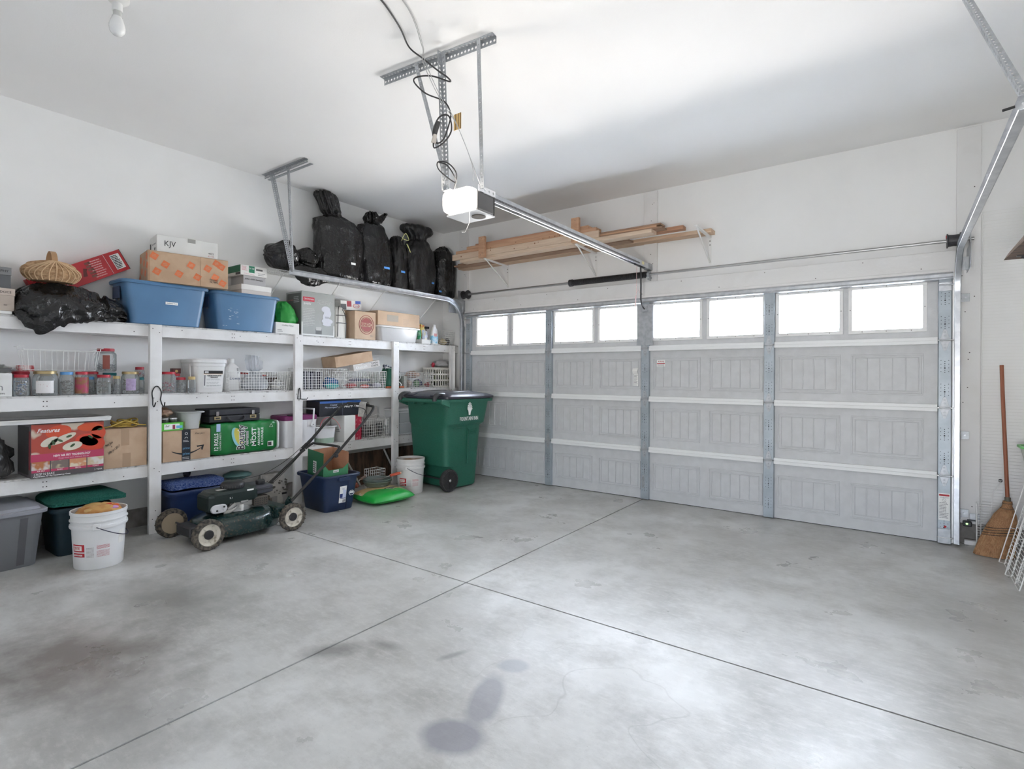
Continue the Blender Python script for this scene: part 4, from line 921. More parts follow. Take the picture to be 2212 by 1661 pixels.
decal(r_, 'F', -.145, -.07, .005, .07, hx, flat((.10, .11, .12)), 'dark_panel'); decal(r_, 'F', -.06, .005, .04, .105, hx, flat((.35, .04, .06)), 'red_panel'); decal(r_, 'F', .06, .135, .075, .108, hx, flat((.04, .10, .45)), 'blue_corner'); build('red_swirl', MB().tube([(hx + .001, .07 + .045*math.cos(a), .05 + .022*math.sin(a)) for a in [i*PI/8 for i in range(16)]], .003, 4, True), flat((.6, .03, .04)), r_); text('Premium', .02, flat((.5, .03, .05)), r_, (hx + .0012, .07, .05), FRONT, .07)
s_ = carton('parcel_box', 'plain brown box standing behind the canvas bag', 'box', -.545, -1.715, -1.40, ZT, ZT + .335, .12, CARD)[0]
# round-logo carton
r_, hx, hy, h = carton('wine_carton', 'brown carton with a round dark red stamp', 'box', -.366, -1.645, -1.345, ZT, ZT + .322, .17, mat('light_cardboard', (.56, .42, .30), .8, col2=(.50, .37, .26), nscale=7), 0)
STAMP = flat((.28, .045, .04)); 
for q_ in (.108, .086): build('stamp_ring', MB().tube([(hx + .0005, .015 + q_*.96*math.cos(a), .17 + q_*math.sin(a)) for a in [i*PI/16 for i in range(32)]], .004, 4, True), STAMP, r_)
build('stamp_field', MB().lathe([(1, 0), (1, .0007)], 28, M=Matrix.Translation((hx, .015, .17)) @ Matrix.Rotation(PI/2, 4, 'Y') @ Matrix.Diagonal((.078, .075, 1, 1))), STAMP, r_)
decal(r_, 'F', -.085, .115, .148, .192, hx + .0004, MATS['light_cardboard'], 'stamp_band'); text('RNDC', .05, STAMP, r_, (hx + .0018, .015, .170), FRONT, .165, bold=.0015); text('Wines', .018, INKG, r_, (hx + .001, .09, .045), FRONT, shear=.3)
# clear box with lid, long carton on it
CLR = clear('milky_clear_plastic', (.80, .80, .80), .55, .25)
cl = tote('clear_box', 'clear plastic box with white lid under a long carton', (-.505, -.965, ZT), 0, (.125, .30), (.140, .328), .165, CLR, 0, lid=flat((.80, .81, .82), .35), lidh=.028)
tag(build('folded_papers', MB().box(-.10, .10, -.26, .24, .008, .03).box(-.10, .108, -.20, .02, .031, .11).box(-.10, .105, .04, .22, .031, .09), mat('pale_contents', (.70, .66, .66), .8, col2=(.55, .40, .45), nscale=9), cl), kind='stuff')
lc, hx, hy, h = carton('long_carton', 'long low brown carton on the clear plastic box', 'box', -.40, -1.285, -.600, ZT + .1945, ZT + .365, .24, MATS['light_cardboard'], 0)
lines(lc, 'F', .06, .20, .02, .10, hx, flat((.48, .36, .27)), 4, 4); build('clear_tape_patch', MB().box(hx, hx + .0006, -.20, -.02, .05, .13), clear('tape_gloss', (.75, .70, .62), .5, .12), lc)
# snack bags in a small tray
tr = thing('card_tray', 'small white card tray holding garden packets', 'tray', (-.44, -.505, ZT))
build('tray', MB().rings([rrect(.068, .082, .006, 0), rrect(.072, .086, .006, .055), rrect(.069, .083, .006, .055), rrect(.065, .079, .006, .004)]), WHITECARD, tr)
def packet(label, loc, c1, c2, hy_, h_, seed, rz=0):
    p = thing('seed_packet', label, 'packet', loc, (0, 0, rz)); build('pouch', sack_mesh([(0, .9, .6), (.1, 1, 1), (.5, 1, .9), (.85, .95, .4), (1, .95, .12)], .022, hy_, h_, seed, .008, 24, 14), mat('pouch_%d' % seed, c1, .35, col2=c2, nscale=18, nlo=.45, nhi=.55), p, smooth=True); return p
packet('green foil packet standing in the white tray', (-.445, -.560, ZT + .008), (.02, .35, .14), (.3, .55, .4), .018, .17, 31)
packet('red and yellow packet standing highest in the white tray', (-.476, -.490, ZT + .008), (.60, .12, .03), (.70, .60, .20), .036, .25, 32)
packet('blue and white printed packet in the white tray', (-.415, -.490, ZT + .008), (.55, .60, .72), (.72, .70, .52), .040, .17, 33)
packet('beige leaf-patterned packet lying against the wire basket', (-.545, -.50, ZT + .001), (.62, .56, .36), (.25, .26, .14), .05, .11, 34)
# wire baskets
def wire_basket(label, xf, y0, y1, z0, h, depth, pitch=.026, rz=0, group=None, r0=.0022):
    b_ = thing('wire_basket', label, 'basket', (xf - depth/2, (y0 + y1)/2, z0), (0, 0, rz), group); hy_ = (y1 - y0)/2; hx_ = depth/2; tp = .96
    mb = MB(); ny = int(2*hy_/pitch); nx = int(depth/pitch); nz_ = max(2, int(h/pitch))
    for i in range(ny + 1):
        y = -hy_ + 2*hy_*i/ny; mb.tube([(-hx_, y, h), (-hx_*tp, y*tp, r0*2), (hx_*tp, y*tp, r0*2), (hx_, y, h)], r0, 4)
    for i in range(nx + 1):
        x = -hx_ + 2*hx_*i/nx; mb.tube([(x, -hy_, h), (x*tp, -hy_*tp, r0*2), (x*tp, hy_*tp, r0*2), (x, hy_, h)], r0, 4)
    for k in range(1, nz_):
        q_ = tp + (1 - tp)*k/nz_; mb.tube([(sx_*hx_*q_, sy_*hy_*q_, h*k/nz_) for sx_, sy_ in ((1, 1), (-1, 1), (-1, -1), (1, -1))], r0, 4, True)
    w_ = build('wire_grid', mb, WIREWHITE, b_); w_['kind'] = 'stuff'
    build('rim', MB().tube([(sx_*hx_, sy_*hy_, h) for sx_, sy_ in ((1, 1), (-1, 1), (-1, -1), (1, -1))], .0032, 6, True), WIREWHITE, b_)
    return b_
wire_basket('white wire basket at the far end of the top shelf', -.435, -.405, .115, ZT, .20, .225)
sb = thing('spray_bottle', 'white spray bottle with black trigger in the top shelf basket', 'bottle', (-.50, -.355, ZT + .006))
build('bottle_body', MB().lathe([(.028, 0), (.032, .01), (.032, .14), (.014, .18), (.014, .205)], 18), flat((.72, .70, .74), .35), sb, smooth=True)
build('trigger_head', MB().box(-.012, .014, -.05, .022, .206, .235).box(-.008, .008, -.035, -.022, .16, .21), BLACKPL, sb, .003)
lb_ = thing('laundry_bottle', 'white detergent bottle with blue label in front of the wire basket', 'bottle', (-.400, -.330, ZT))
build('bottle_body', MB().rings([rrect(.026, .050, .02, 0), rrect(.028, .055, .02, .01), rrect(.028, .055, .02, .12), rrect(.026, .045, .02, .18), rrect(.02, .026, .015, .225), rrect(.016, .017, .012, .238)]), flat((.80, .80, .80), .3), lb_, smooth=True)
build('cap', MB().lathe([(.015, .238), (.016, .24), (.015, .262)], 14), flat((.82, .82, .82), .35), lb_, smooth=True)
build('label', MB().rings([rrect(.0288, .0558, .0205, .015), rrect(.0288, .0558, .0205, .115)], False, False), mat('aqua_label', (.16, .50, .68), .35, col2=(.65, .72, .78), nscale=16), lb_); build('pink_spot', MB().box(.0285, .0294, -.03, .025, .105, .145), flat((.62, .30, .30)), lb_)
def lump(name, label, cat, loc, s, m, seed=1, amp=.25, group=None, rough=4.0, rot=(0, 0, 0)):
    o_ = thing(name, label, cat, loc, rot, group); mb = MB(); n, k = 22, 12; rs = []
    for i in range(1, k):
        a = PI*i/k; ring = []
        for j in range(n):
            d = Vector((math.sin(a)*math.cos(2*PI*j/n), math.sin(a)*math.sin(2*PI*j/n), -math.cos(a)))
            f = 1 + amp*noise.noise(d*rough*.5 + Vector((seed, seed*2, 0))) + amp*.5*noise.noise(d*rough + Vector((0, seed, 0)))
            ring.append((d.x*s[0]*f, d.y*s[1]*f, max(0, s[2] + d.z*s[2]*f)))
        rs.append(ring)
    build('cloth', mb.rings(rs), m, o_, smooth=True, ang=70); return o_
lump('work_glove', 'tan work glove bundle inside the top shelf basket', 'glove', (-.50, -.065, ZT + .008), (.05, .06, .045), flat((.55, .43, .22), .8), 3)
lump('rag', 'dark rag bundle inside the top shelf basket', 'rag', (-.54, .055, ZT + .008), (.06, .035, .05), flat((.03, .03, .035), .8), 5)
lump('sponge', 'blue sponge bundle inside the top shelf basket', 'sponge', (-.53, -.23, ZT + .006), (.07, .05, .03), flat((.08, .13, .35), .8), 8)
# ------------------------------------------------------------------ middle shelf
JARP = clear('clear_jar_plastic', (.75, .78, .78), .16, .06)
REDLID = flat((.45, .018, .035), .4); GOLD = mat('gold_lid', (.42, .32, .16), .35, .6); BLUELID = flat((.10, .30, .60), .4); TEALLID = flat((.02, .20, .22), .4); WOODLID = flat((.60, .45, .20), .5)
def scraps(seed, r_, h, cols, n=70, size=.016):
    """loose hardware inside a jar: many tiny rods and bits, too small to pick apart"""
    rnd = random.Random(seed); mb = MB()
    for _ in range(n):
        a, q_, z = rnd.uniform(0, 2*PI), r_*math.sqrt(rnd.random())*.8, rnd.uniform(.016, max(h, .02))
        c = Vector((q_*math.cos(a), q_*math.sin(a), z)); d = Vector((rnd.uniform(-1, 1), rnd.uniform(-1, 1), rnd.uniform(-.6, .6))).normalized()*min(size, r_*.2)
        mb.cyl(c - d, c + d, rnd.uniform(.0015, .0035), 4)
    return mb
def jar(label, x, y, r_, h, lidm, z0=None, fill=.4, fm=None, seed=1, lh=.018, lid_r=None, tag_=None, group='screw-top jars on the middle shelf', band=None):
    z0 = ZM if z0 is None else z0
    j = thing('jar', label, 'jar', (x, y, z0), group=group)
    hb = h - lh; lr = lid_r or r_*.92
    build('jar_body', MB().lathe([(r_*.86, 0), (r_*.98, .006), (r_, .014), (r_, hb*.80), (r_*.96, hb*.87), (lr*.92, hb*.95), (lr*.92, hb)], 24), JARP, j, smooth=True)
    build('lid', MB().lathe([(lr, hb - .004), (lr, h - .003), (lr - .003, h)], 24), lidm, j, smooth=True)
    c = build('contents', scraps(seed, r_, hb*fill, None), fm or GALV, j); c['kind'] = 'stuff'
    if tag_:
        (w_, z1, z2, mm) = tag_; rs = []
        for z in (z1, z2): rs.append([((r_ + e)*math.cos(a), (r_ + e)*math.sin(a), z) for e in (.0006,) for a in [-w_ + 2*w_*k/10 - .25 for k in range(11)]] + [((r_ + .0002)*math.cos(a), (r_ + .0002)*math.sin(a), z) for a in [w_ - 2*w_*k/10 - .25 for k in range(11)]])
        build('label', MB().rings(rs), mm, j)
    return j
BITS = mat('white_blue_bits', (.70, .70, .70), .5, col2=(.08, .22, .50), nscale=30, nlo=.48, nhi=.54); DARKB = mat('dark_bits', (.10, .095, .09), .5, col2=(.30, .26, .22), nscale=30); REDB = mat('red_grey_bits', (.40, .40, .42), .4, col2=(.50, .05, .10), nscale=35, nlo=.48, nhi=.53); STEELB = mat('steel_screws', (.35, .36, .37), .35, .8)
LAB = mat('printed_white_label', (.78, .76, .76), .5, col2=(.55, .30, .32), nscale=40, nlo=.62, nhi=.68); LILAC = mat('lilac_label', (.45, .36, .55), .5, col2=(.35, .27, .44), nscale=40); REDLAB = mat('red_label', (.42, .05, .12), .5, col2=(.28, .12, .05), nscale=25)
XJ = -.425
r_, hx, hy, h = carton('chew_box', 'white card box beside the first red-lidded jar', 'box', -.395, -4.77, -4.537, ZM, ZM + .165, .20, WHITECARD)
text('n', .07, INKG, r_, (hx + .001, .055, .065), FRONT); text('Chews', .018, INK, r_, (hx + .001, .055, .022), FRONT)
lump('plastic_wrap', 'crumpled grey plastic wrap on the white card box', 'wrap', (-.49, -4.60, ZM + .166), (.085, .09, .028), clear('grey_film', (.35, .36, .35), .5, .15), 14, .5)
jar('red-lidded jar filled with white and blue bits', XJ, -4.483, .044, .155, REDLID, fill=.8, fm=BITS, seed=2)
jar('wide gold-lidded jar with a white printed label', XJ - .005, -4.350, .072, .182, GOLD, fill=.3, fm=DARKB, seed=3, tag_=(.75, .02, .11, LAB))
jar('blue-lidded jar of mixed hardware', XJ, -4.226, .043, .176, BLUELID, fill=.7, fm=DARKB, seed=4)
jar('red-lidded jar with a red wraparound label', XJ, -4.134, .043, .178, REDLID, fill=.8, fm=DARKB, seed=5, tag_=(1.3, .012, .135, REDLAB))
jar('red-lidded jar of bent wires', XJ + .015, -3.998, .046, .155, REDLID, fill=.75, fm=DARKB, seed=6)
jar('slim jar with yellow lid', XJ, -3.908, .026, .145, WOODLID, fill=.6, fm=STEELB, seed=7)
jar('gold-lidded jar with a lilac label', XJ - .005, -3.812, .062, .182, GOLD, fill=.7, fm=DARKB, seed=8, tag_=(.55, .03, .125, LILAC))
jar('red-lidded jar behind the wide gold-lidded one', -.555, -4.46, .055, .178, REDLID, fill=.6, fm=DARKB, seed=9)
jar('red-lidded jar behind the jar of bent wires', -.575, -4.04, .058, .180, REDLID, fill=.6, fm=DARKB, seed=10)
jar('teal-lidded jar behind the slim yellow-lidded one', -.555, -3.915, .050, .172, TEALLID, fill=.6, fm=DARKB, seed=11)
jar('gold-lidded jar behind the blue-lidded one', -.555, -4.30, .058, .165, GOLD, fill=.5, fm=DARKB, seed=12)
jar('small jar with a bright blue lid between taller jars', -.478, -4.066, .028, .140, BLUELID, fill=.5, fm=STEELB, seed=13)
jar('teal-lidded jar beside the first post', -.50, -3.722, .035, .135, TEALLID, fill=.4, fm=STEELB, seed=14)
jar('small red-lidded jar stacked on the teal-lidded one', -.50, -3.722, .034, .085, REDLID, z0=ZM + .1355, fill=.7, fm=REDB, seed=15)
jg = jar('large square-shouldered jar with red lid stacked on other jars', -.545, -3.945, .072, .185, REDLID, z0=ZM + .1812, fill=.35, fm=mat('grey_bits', (.22, .23, .25), .6), seed=16, lid_r=.058, tag_=(.32, .02, .13, flat((.25, .06, .04))))
b_ = tag(build('red_carton_scrap', MB().box(-.64, -.565, -4.47, -4.38, ZM + .1790, ZM + .222), mat('red_white_print', (.5, .08, .09), .5, col2=(.75, .6, .58), nscale=40), bevel=.001), 'small red and white carton lying on jar lids', 'box')
# freezer basket of thin white rods resting on the jars
fb = thing('freezer_basket', 'white wire hanging basket resting on the jar lids', 'basket', (-.465, -4.255, ZM + .1845))
mb = MB(); hy, hx, h = .226, .085, .150
for i in range(7): y = -hy*.86 + 2*hy*.86*i/6; mb.tube([(-hx, y*1.06, h), (-hx*.9, y, .003), (hx*.9, y, .003), (hx, y*1.06, h)], .0019, 5)
for i in range(4): x = -hx*.8 + 2*hx*.8*i/3; mb.tube([(x, -hy, h), (x, -hy*.9, .005), (x, hy*.9, .005), (x, hy, h)], .0019, 5)
tag(build('wire_grid', mb, WIREWHITE, fb), kind='stuff')
build('rim', MB().tube([(hx, hy, h), (-hx, hy, h), (-hx, -hy, h), (hx, -hy, h)], .0028, 6, True), WIREWHITE, fb)
for s_ in (-1, 1): build('hanger_ear', MB().tube([(hx, s_*hy, h), (hx, s_*hy, h + .022), (hx, s_*(hy + .018), h + .024), (-hx, s_*(hy + .018), h + .024), (-hx, s_*hy, h + .022), (-hx, s_*hy, h)], .0026, 6), WIREWHITE, fb)
# second bay
jar('red-lidded jar of red and grey anchors', XJ, -3.535, .058, .183, REDLID, fill=.55, fm=REDB, seed=20, group='tins of screws by the post')
jar('red-lidded jar of steel screws', XJ, -3.437, .041, .135, REDLID, fill=.9, fm=STEELB, seed=21, group='tins of screws by the post')
jar('small red-lidded jar behind the jar of steel screws', -.515, -3.442, .038, .168, REDLID, fill=.8, fm=flat((.62, .50, .38)), seed=22, group='tins of screws by the post')
s_ = thing('spice_tin', 'small dark red tin stacked behind the jars', 'tin', (-.515, -3.442, ZM + .1685)); build('tin_body', MB().box(-.022, .022, -.036, .036, 0, .045), flat((.10, .03, .03), .4), s_, .003); build('round_mark', MB().cyl((.022, 0, .02), (.0228, 0, .02), .012, 14), flat((.65, .48, .2)), s_)
jar('little jar with a wooden-coloured lid beside the white pail', -.380, -3.366, .030, .142, WOODLID, fill=.35, fm=STEELB, seed=23, lh=.022, group='tins of screws by the post')
# square pail
pw = thing('square_pail', 'white square pail with a printed label', 'pail', (-.527, -3.20, ZM)); PAILW = flat((.76, .755, .74), .4)
build('body', MB().rings([rrect(.118, .118, .035, 0), rrect(.122, .122, .035, .008), rrect(.138, .138, .04, .235), rrect(.142, .142, .042, .236), rrect(.142, .142, .042, .262), rrect(.138, .138, .04, .263)]), PAILW, pw, smooth=True)
build('lid', MB().rings([rrect(.143, .143, .042, .2635), rrect(.150, .150, .046, .266), rrect(.150, .150, .046, .292), rrect(.142, .142, .04, .302), rrect(.10, .10, .03, .302)]), PAILW, pw, smooth=True)
build('bail_handle', MB().tube(spline([(.06, -.143, .25), (.10, -.16, .20), (.12, -.165, .12), (.10, -.160, .08)]), .004, 6), PAILW, pw)
M_ = mat('pail_label', (.82, .82, .81), .5)
def pdecal(a0, a1, b0, b1, m, off=0.0):   # the pail's front leans out a little
    xa = lambda z: .1225 + (.138 - .122)*z/.235 + off
    return build('label_print', MB().rings([[(xa(b0), a0, b0), (xa(b0) + .0008, a0, b0), (xa(b0) + .0008, a1, b0), (xa(b0), a1, b0)], [(xa(b1), a0, b1), (xa(b1) + .0008, a0, b1), (xa(b1) + .0008, a1, b1), (xa(b1), a1, b1)]]), m, pw)
pdecal(-.06, .105, .045, .195, M_); pdecal(-.06, .105, .168, .195, INK, .0008); pdecal(-.06, .105, .163, .167, flat((.72, .42, .18)), .0008); pdecal(-.055, -.045, .06, .155, flat((.18, .18, .2)), .0008); pdecal(-.052, -.02, .173, .190, M_, .0016)
text('TANKLESS WATER HEATER\nDESCALER KIT', .0155, INK, pw, (.1368, .03, .142), FRONT, .125, bold=.0004); text('T.N.V.', .013, INK, pw, (.1392, -.036, .1815), FRONT)
for zz in (.115, .085, .06): lines(pw, 'F', -.035, .095, zz - .008, zz + .008, .1325, INKG, 2, int(zz*999), fill=.3)
# softener jug
dj = thing('softener_jug', 'white plastic fabric softener jug in the wire basket', 'jug', (-.545, -2.945, ZM + .009))
build('body', MB().rings([rrect(.055, .068, .03, 0), rrect(.058, .072, .03, .015), rrect(.058, .072, .03, .17), rrect(.05, .064, .03, .22), rrect(.03, .034, .025, .255), rrect(.026, .026, .02, .262)]), flat((.74, .735, .72), .35), dj, smooth=True)
build('cap', MB().lathe([(.03, .262), (.03, .30), (.026, .305)], 16), flat((.76, .755, .74), .4), dj, smooth=True); text('Downy', .038, flat((.25, .28, .36)), dj, (.0592, .01, .115), FRONT, .095, bold=.0006); build('handle_hole', MB().box(.045, .0588, .03, .048, .16, .215), flat((.45, .45, .45)), dj, .004)
wire_basket('white wire basket with a knotted clear bag, between the pail and the post', -.385, -3.045, -2.425, ZM, .19, .27)
kb = thing('clear_plastic_bag', 'knotted clear plastic bag bulging in front of the softener jug', 'bag', (-.495, -2.735, ZM + .009)); FILM = clear('clear_film', (.80, .82, .85), .38, .18)
build('bag_body', sack_mesh([(0, .7, .7), (.08, 1, 1), (.25, .98, .98), (.42, .5, .5), (.48, .17, .2), (.52, .16, .2), (.62, .42, .5), (.85, .48, .55), (1, .34, .4)], .078, .118, .335, 8.8, .016, 40, 30, path=lambda t: (0, -.02*t)), FILM, kb, smooth=True, ang=60)
c_ = build('contents', sack_mesh([(0, .7, .7), (.2, 1, 1), (.6, .9, .9), (1, .2, .2)], .06, .105, .115, 2.1, .014, 24, 14), mat('white_grey_parts', (.72, .73, .76), .5, col2=(.50, .53, .60), nscale=25), kb, smooth=True)
r_ = tag(build('red_file', MB().rings([[(-.62, -2.85, ZM + .17), (-.60, -2.85, ZM + .17), (-.60, -2.85, ZM + .186), (-.62, -2.85, ZM + .186)], [(-.58, -2.59, ZM + .145), (-.55, -2.59, ZM + .145), (-.55, -2.59, ZM + .16), (-.58, -2.59, ZM + .16)]]), flat((.40, .05, .04))), 'flat red handle lying across the wire basket', 'tool')
b_ = carton('shoe_carton', 'dark brown flat box inside the wire basket', 'box', -.595, -2.585, -2.445, ZM + .009, ZM + .14, .05, flat((.10, .07, .06)))[0]
lump('parts_bag', 'grey bag of small white parts in the wire basket', 'bag', (-.49, -2.515, ZM + .009), (.06, .062, .05), mat('parts_film', (.40, .41, .42), .3, col2=(.72, .70, .66), nscale=28), 21, .3)
# two baskets of tools, boxes tipped on top
wire_basket('white wire basket of dark folders beside the second post', -.383, -2.285, -1.735, ZM, .228, .27)
wire_basket('white wire basket of red and blue tools under the taped box', -.383, -1.722, -1.165, ZM, .205, .27)
for i, (y, c, t_) in enumerate([(-2.24, (.03, .035, .06), 0), (-2.195, (.05, .055, .07), .03), (-2.16, (.04, .045, .09), 0), (-2.11, (.03, .03, .05), .02), (-2.05, (.06, .06, .10), 0)]):
    f = thing('ring_binder', ['thin navy binder in the basket beside the post', 'charcoal binder leaning next to the thin navy one', 'dark indigo binder in the middle of the basket', 'black binder leaning in the basket', 'slate blue binder last in its row'][i], 'binder', (-.50, y, ZM + .009), (t_, 0, 0), 'binders in the wire basket')
    build('cover', MB().box(-.10, .095, -.015, .015, 0, .195 - .01*(i % 3)), flat(c, .5), f, .002); build('pages', MB().box(-.095, .0955, -.010, .010, .004, .19 - .01*(i % 3)), flat((.30, .30, .32)), f)
lump('cleaning_cloth', 'blue cleaning cloth in the basket of folders', 'cloth', (-.525, -1.86, ZM + .009), (.06, .085, .06), flat((.05, .16, .38), .8), 31, .35)
lump('cleaning_cloth', 'teal cleaning cloth in front of the blue one', 'cloth', (-.422, -1.90, ZM + .009), (.022, .09, .03), flat((.08, .42, .40), .8), 32, .3)
for i, (loc, s__, c, nm) in enumerate([((-.50, -1.60, ZM + .009), (.08, .07, .03), (.45, .05, .05), 'red plastic tool case in the basket under the taped box'), ((-.435, -1.45, ZM + .009), (.038, .065, .022), (.55, .12, .10), 'bright red pliers pouch in the basket'), ((-.55, -1.33, ZM + .009), (.06, .08, .028), (.06, .07, .14), 'navy tool roll at the end of the basket'), ((-.425, -1.28, ZM + .009), (.028, .07, .03), (.35, .35, .40), 'grey tool roll in front of the navy one'), ((-.51, -1.46, ZM + .078), (.09, .14, .025), (.10, .12, .22), 'blue-black tool tray lying on the red case')]):
    lump('tool_roll', nm, 'tools', loc, s__, flat(c, .5), 41 + i, .2)
tb, hx, hy, h = carton('parcel_box', 'plain brown box tipped across the wire baskets', 'box', -.405, -1.865, -1.345, ZM + .285, ZM + .405, .25, CARD, tilt=(R(10), R(0), 0))
ob, hx, hy, h = carton('opener_carton', 'long white carton with handwriting propped on the baskets', 'box', -.372, -1.650, -1.270, ZM + .236, ZM + .311, .08, flat((.66, .63, .60)), tilt=(R(10.5), 0, 0))
text('Altescam', .05, INKW, ob, (hx + .001, -.08, h*.42), FRONT, .17, bold=.001); text('OPEN\nKNIFE', .03, INK, ob, (hx + .0012, .115, h*.45), FRONT, .10); lines(ob, 'F', -.06, .09, h*.78, h*.95, hx, INKG, 1, 3)
# garden gear between the baskets
GRN = flat((.02, .13, .08), .6)
gt = thing('garden_stool_bag', 'dark green garden bag with pale loops beside the third post', 'bag', (-.52, -1.00, ZM))
build('bag_body', sack_mesh([(0, .9, .9), (.1, 1, 1), (.5, .95, .9), (.8, .9, .85), (1, .6, .6)], .085, .12, .24, 9.1, .016, 36, 20), GRN, gt, smooth=True, ang=60)
build('white_loop', MB().tube(spline([(.09, .03, .10), (.115, .06, .11), (.12, .075, .14), (.115, .06, .18), (.09, .03, .19)]), .006, 6), INKW, gt); build('white_loop', MB().tube(spline([(.09, .03, .012), (.115, .07, .016), (.12, .09, .04), (.115, .07, .07), (.09, .03, .09)]), .006, 6), INKW, gt)
build('striped_cord', MB().tube(spline([(.05, -.10, .24), (.06, -.14, .28), (.05, -.05, .27), (.08, .0, .25), (.09, .06, .22), (.06, .10, .20)]), .013, 8), mat('striped_webbing', (.05, .06, .10), .6, col2=(.55, .56, .60), nscale=45, nlo=.48, nhi=.52), gt, smooth=True)
for y, nm in ((-1.115, 'orange wooden tool handle lying flat beside the garden bag'), (-.905, 'short orange wooden tool handle poking out past the garden bag')):
    tl = thing('trowel', nm, 'trowel', (-.40, y, ZM + .0135)); build('handle', MB().tube([(0, -.035, 0), (0, .02, .001), (0, .035, 0)], .0125, 8), flat((.52, .15, .06), .5), tl, smooth=True)
# third basket and laundry basket at the far end
wire_basket('white wire basket of small plant supplies beside the laundry basket', -.383, -.80, -.345, ZM, .20, .26)
gb = carton('grey_planter', 'grey mesh planter box beside the plant supply basket', 'box', -.40, -.862, -.815, ZM, ZM + .15, .20, mat('grey_mesh_planter', (.42, .42, .40), .8, col2=(.32, .32, .30), nscale=60), flaps=False)[0]
for i, (loc, s__, c, nm) in enumerate([((-.52, -.715, ZM + .009), (.08, .055, .05), (.62, .48, .40), 'pale net bag in the plant supply basket'), ((-.45, -.605, ZM + .009), (.045, .04, .045), (.10, .25, .12), 'green ball of twine in the plant supply basket'), ((-.53, -.50, ZM + .009), (.07, .05, .05), (.08, .10, .22), 'navy bundle in the plant supply basket'), ((-.425, -.43, ZM + .009), (.028, .045, .03), (.45, .06, .06), 'red bundle in the plant supply basket'), ((-.53, -.60, ZM + .125), (.08, .10, .045), (.55, .36, .28), 'pink net sack piled above the plant supplies')]):
    lump('garden_bundle', nm, 'bundle', loc, s__, mat('bundle_%d' % i, c, .7, col2=tuple(v*.5 for v in c), nscale=30), 61 + i, .25)
lbk = thing('laundry_basket', 'cream plastic laundry basket with slotted sides', 'basket', (-.525, -.105, ZM)); CREAM = flat((.70, .68, .62), .4)
mb = MB(); X0, Y0, H_ = .125, .215, .265
build('floor_tray', MB().rings([rrect(X0 - .012, Y0 - .012, .05, 0), rrect(X0 - .012, Y0 - .012, .05, .012)]), CREAM, lbk)
for k, z in enumerate((.0, .085, .165, .24)): build('band', MB().rings([rrect(X0 - .010 + z*.03, Y0 - .010 + z*.03, .05, z), rrect(X0 - .010 + z*.03, Y0 - .010 + z*.03, .05, z + (.022 if k < 3 else .025)), rrect(X0 - .014 + z*.03, Y0 - .014 + z*.03, .047, z + (.022 if k < 3 else .025)), rrect(X0 - .014 + z*.03, Y0 - .014 + z*.03, .047, z)], False, False, True), CREAM, lbk, smooth=True)
build('rim', MB().rings([rrect(X0 + .004, Y0 + .004, .055, .255), rrect(X0 + .004, Y0 + .004, .055, .268), rrect(X0 - .012, Y0 - .012, .045, .268), rrect(X0 - .012, Y0 - .012, .045, .255)], False, False, True), CREAM, lbk, smooth=True)
sl0 = None
for i in range(9):
    y = -Y0*.82 + 2*Y0*.82*i/8
    for s__ in (1, -1):
        if sl0 is None: sl = sl0 = build('slat', MB().box(-.002, .002, -.010, .010, .0, .25), CREAM, lbk, .0008)
        else: sl = copy_part(sl0, lbk)
        sl.location = (s__*(X0 - .010), y, .005)
for i in range(5):
    for s__ in (1, -1):
        sl = copy_part(sl0, lbk); sl.location = (-X0*.66 + 2*X0*.66*i/4, s__*(Y0 - .010), .005); sl.rotation_euler = (0, 0, PI/2)
lump('towel', 'dark green towel inside the laundry basket', 'towel', (-.525, -.11, ZM + .014), (.095, .175, .10), mat('green_towel', (.12, .14, .06), .9, col2=(.05, .05, .05), nscale=20), 71, .2)
lump('plastic_wrap', 'white plastic carrier bag heaped in the laundry basket', 'bag', (-.525, -.06, ZM + .275), (.085, .15, .045), clear('white_film', (.78, .78, .80), .55, .25), 72, .45)
lump('red_bow', 'red ribbon bow beside the laundry basket rim', 'bow', (-.46, -.285, ZM + .2685), (.02, .025, .032), flat((.35, .02, .04)), 73, .4)

# ------------------------------------------------------------------ bottom shelf
lump('plastic_wrap', 'dark crumpled plastic sheet beside the oven carton', 'wrap', (-.48, -4.66, ZL), (.10, .14, .16), bag_mat('smoky_film', (.05, .05, .05), .22, .6, .3), 81, .35)
ac, hx, hy, h = carton('oven_carton', 'large printed countertop oven carton with food pictures', 'box', -.322, -4.452, -4.022, ZL, ZL + .385, .345, flat((.10, .085, .09), .4), 0, False)
FOODB = mat('tomato_photo', (.42, .07, .045), .4, col2=(.60, .52, .42), nscale=7, ndetail=2, nlo=.50, nhi=.56)
PINK = flat((.48, .05, .12), .45)
F = lambda a0, a1, b0, b1, m, off=0, nm='label_print': decal(ac, 'F', -hy + 2*hy*a0, -hy + 2*hy*a1, h*b0, h*b1, hx + off, m, nm)
F(.005, .995, .44, .99, FOODB, 0, 'food_picture'); F(0, 1, .30, .44, PINK, .0003, 'pink_band')
for k, (c1, c2, nm) in enumerate([((.45, .17, .06), (.62, .58, .55), 'AIR FRY'), ((.20, .16, .14), (.52, .46, .30), 'BAKE'), ((.60, .28, .14), (.70, .62, .48), 'BROIL'), ((.58, .47, .30), (.68, .64, .60), 'TOAST')]):
    F(.01 + .25*k, .245 + .25*k, .145, .30, mat('food_photo_%d' % k, c1, .45, col2=c2, nscale=14, ndetail=2, nlo=.48, nhi=.56), .0003, 'food_picture'); F(.01 + .25*k, .245 + .25*k, .10, .145, PINK, .0005, 'pink_band')
    text(nm, .013, INKW, ac, (hx + .0018, -hy + 2*hy*(.13 + .25*k), h*.122), FRONT)
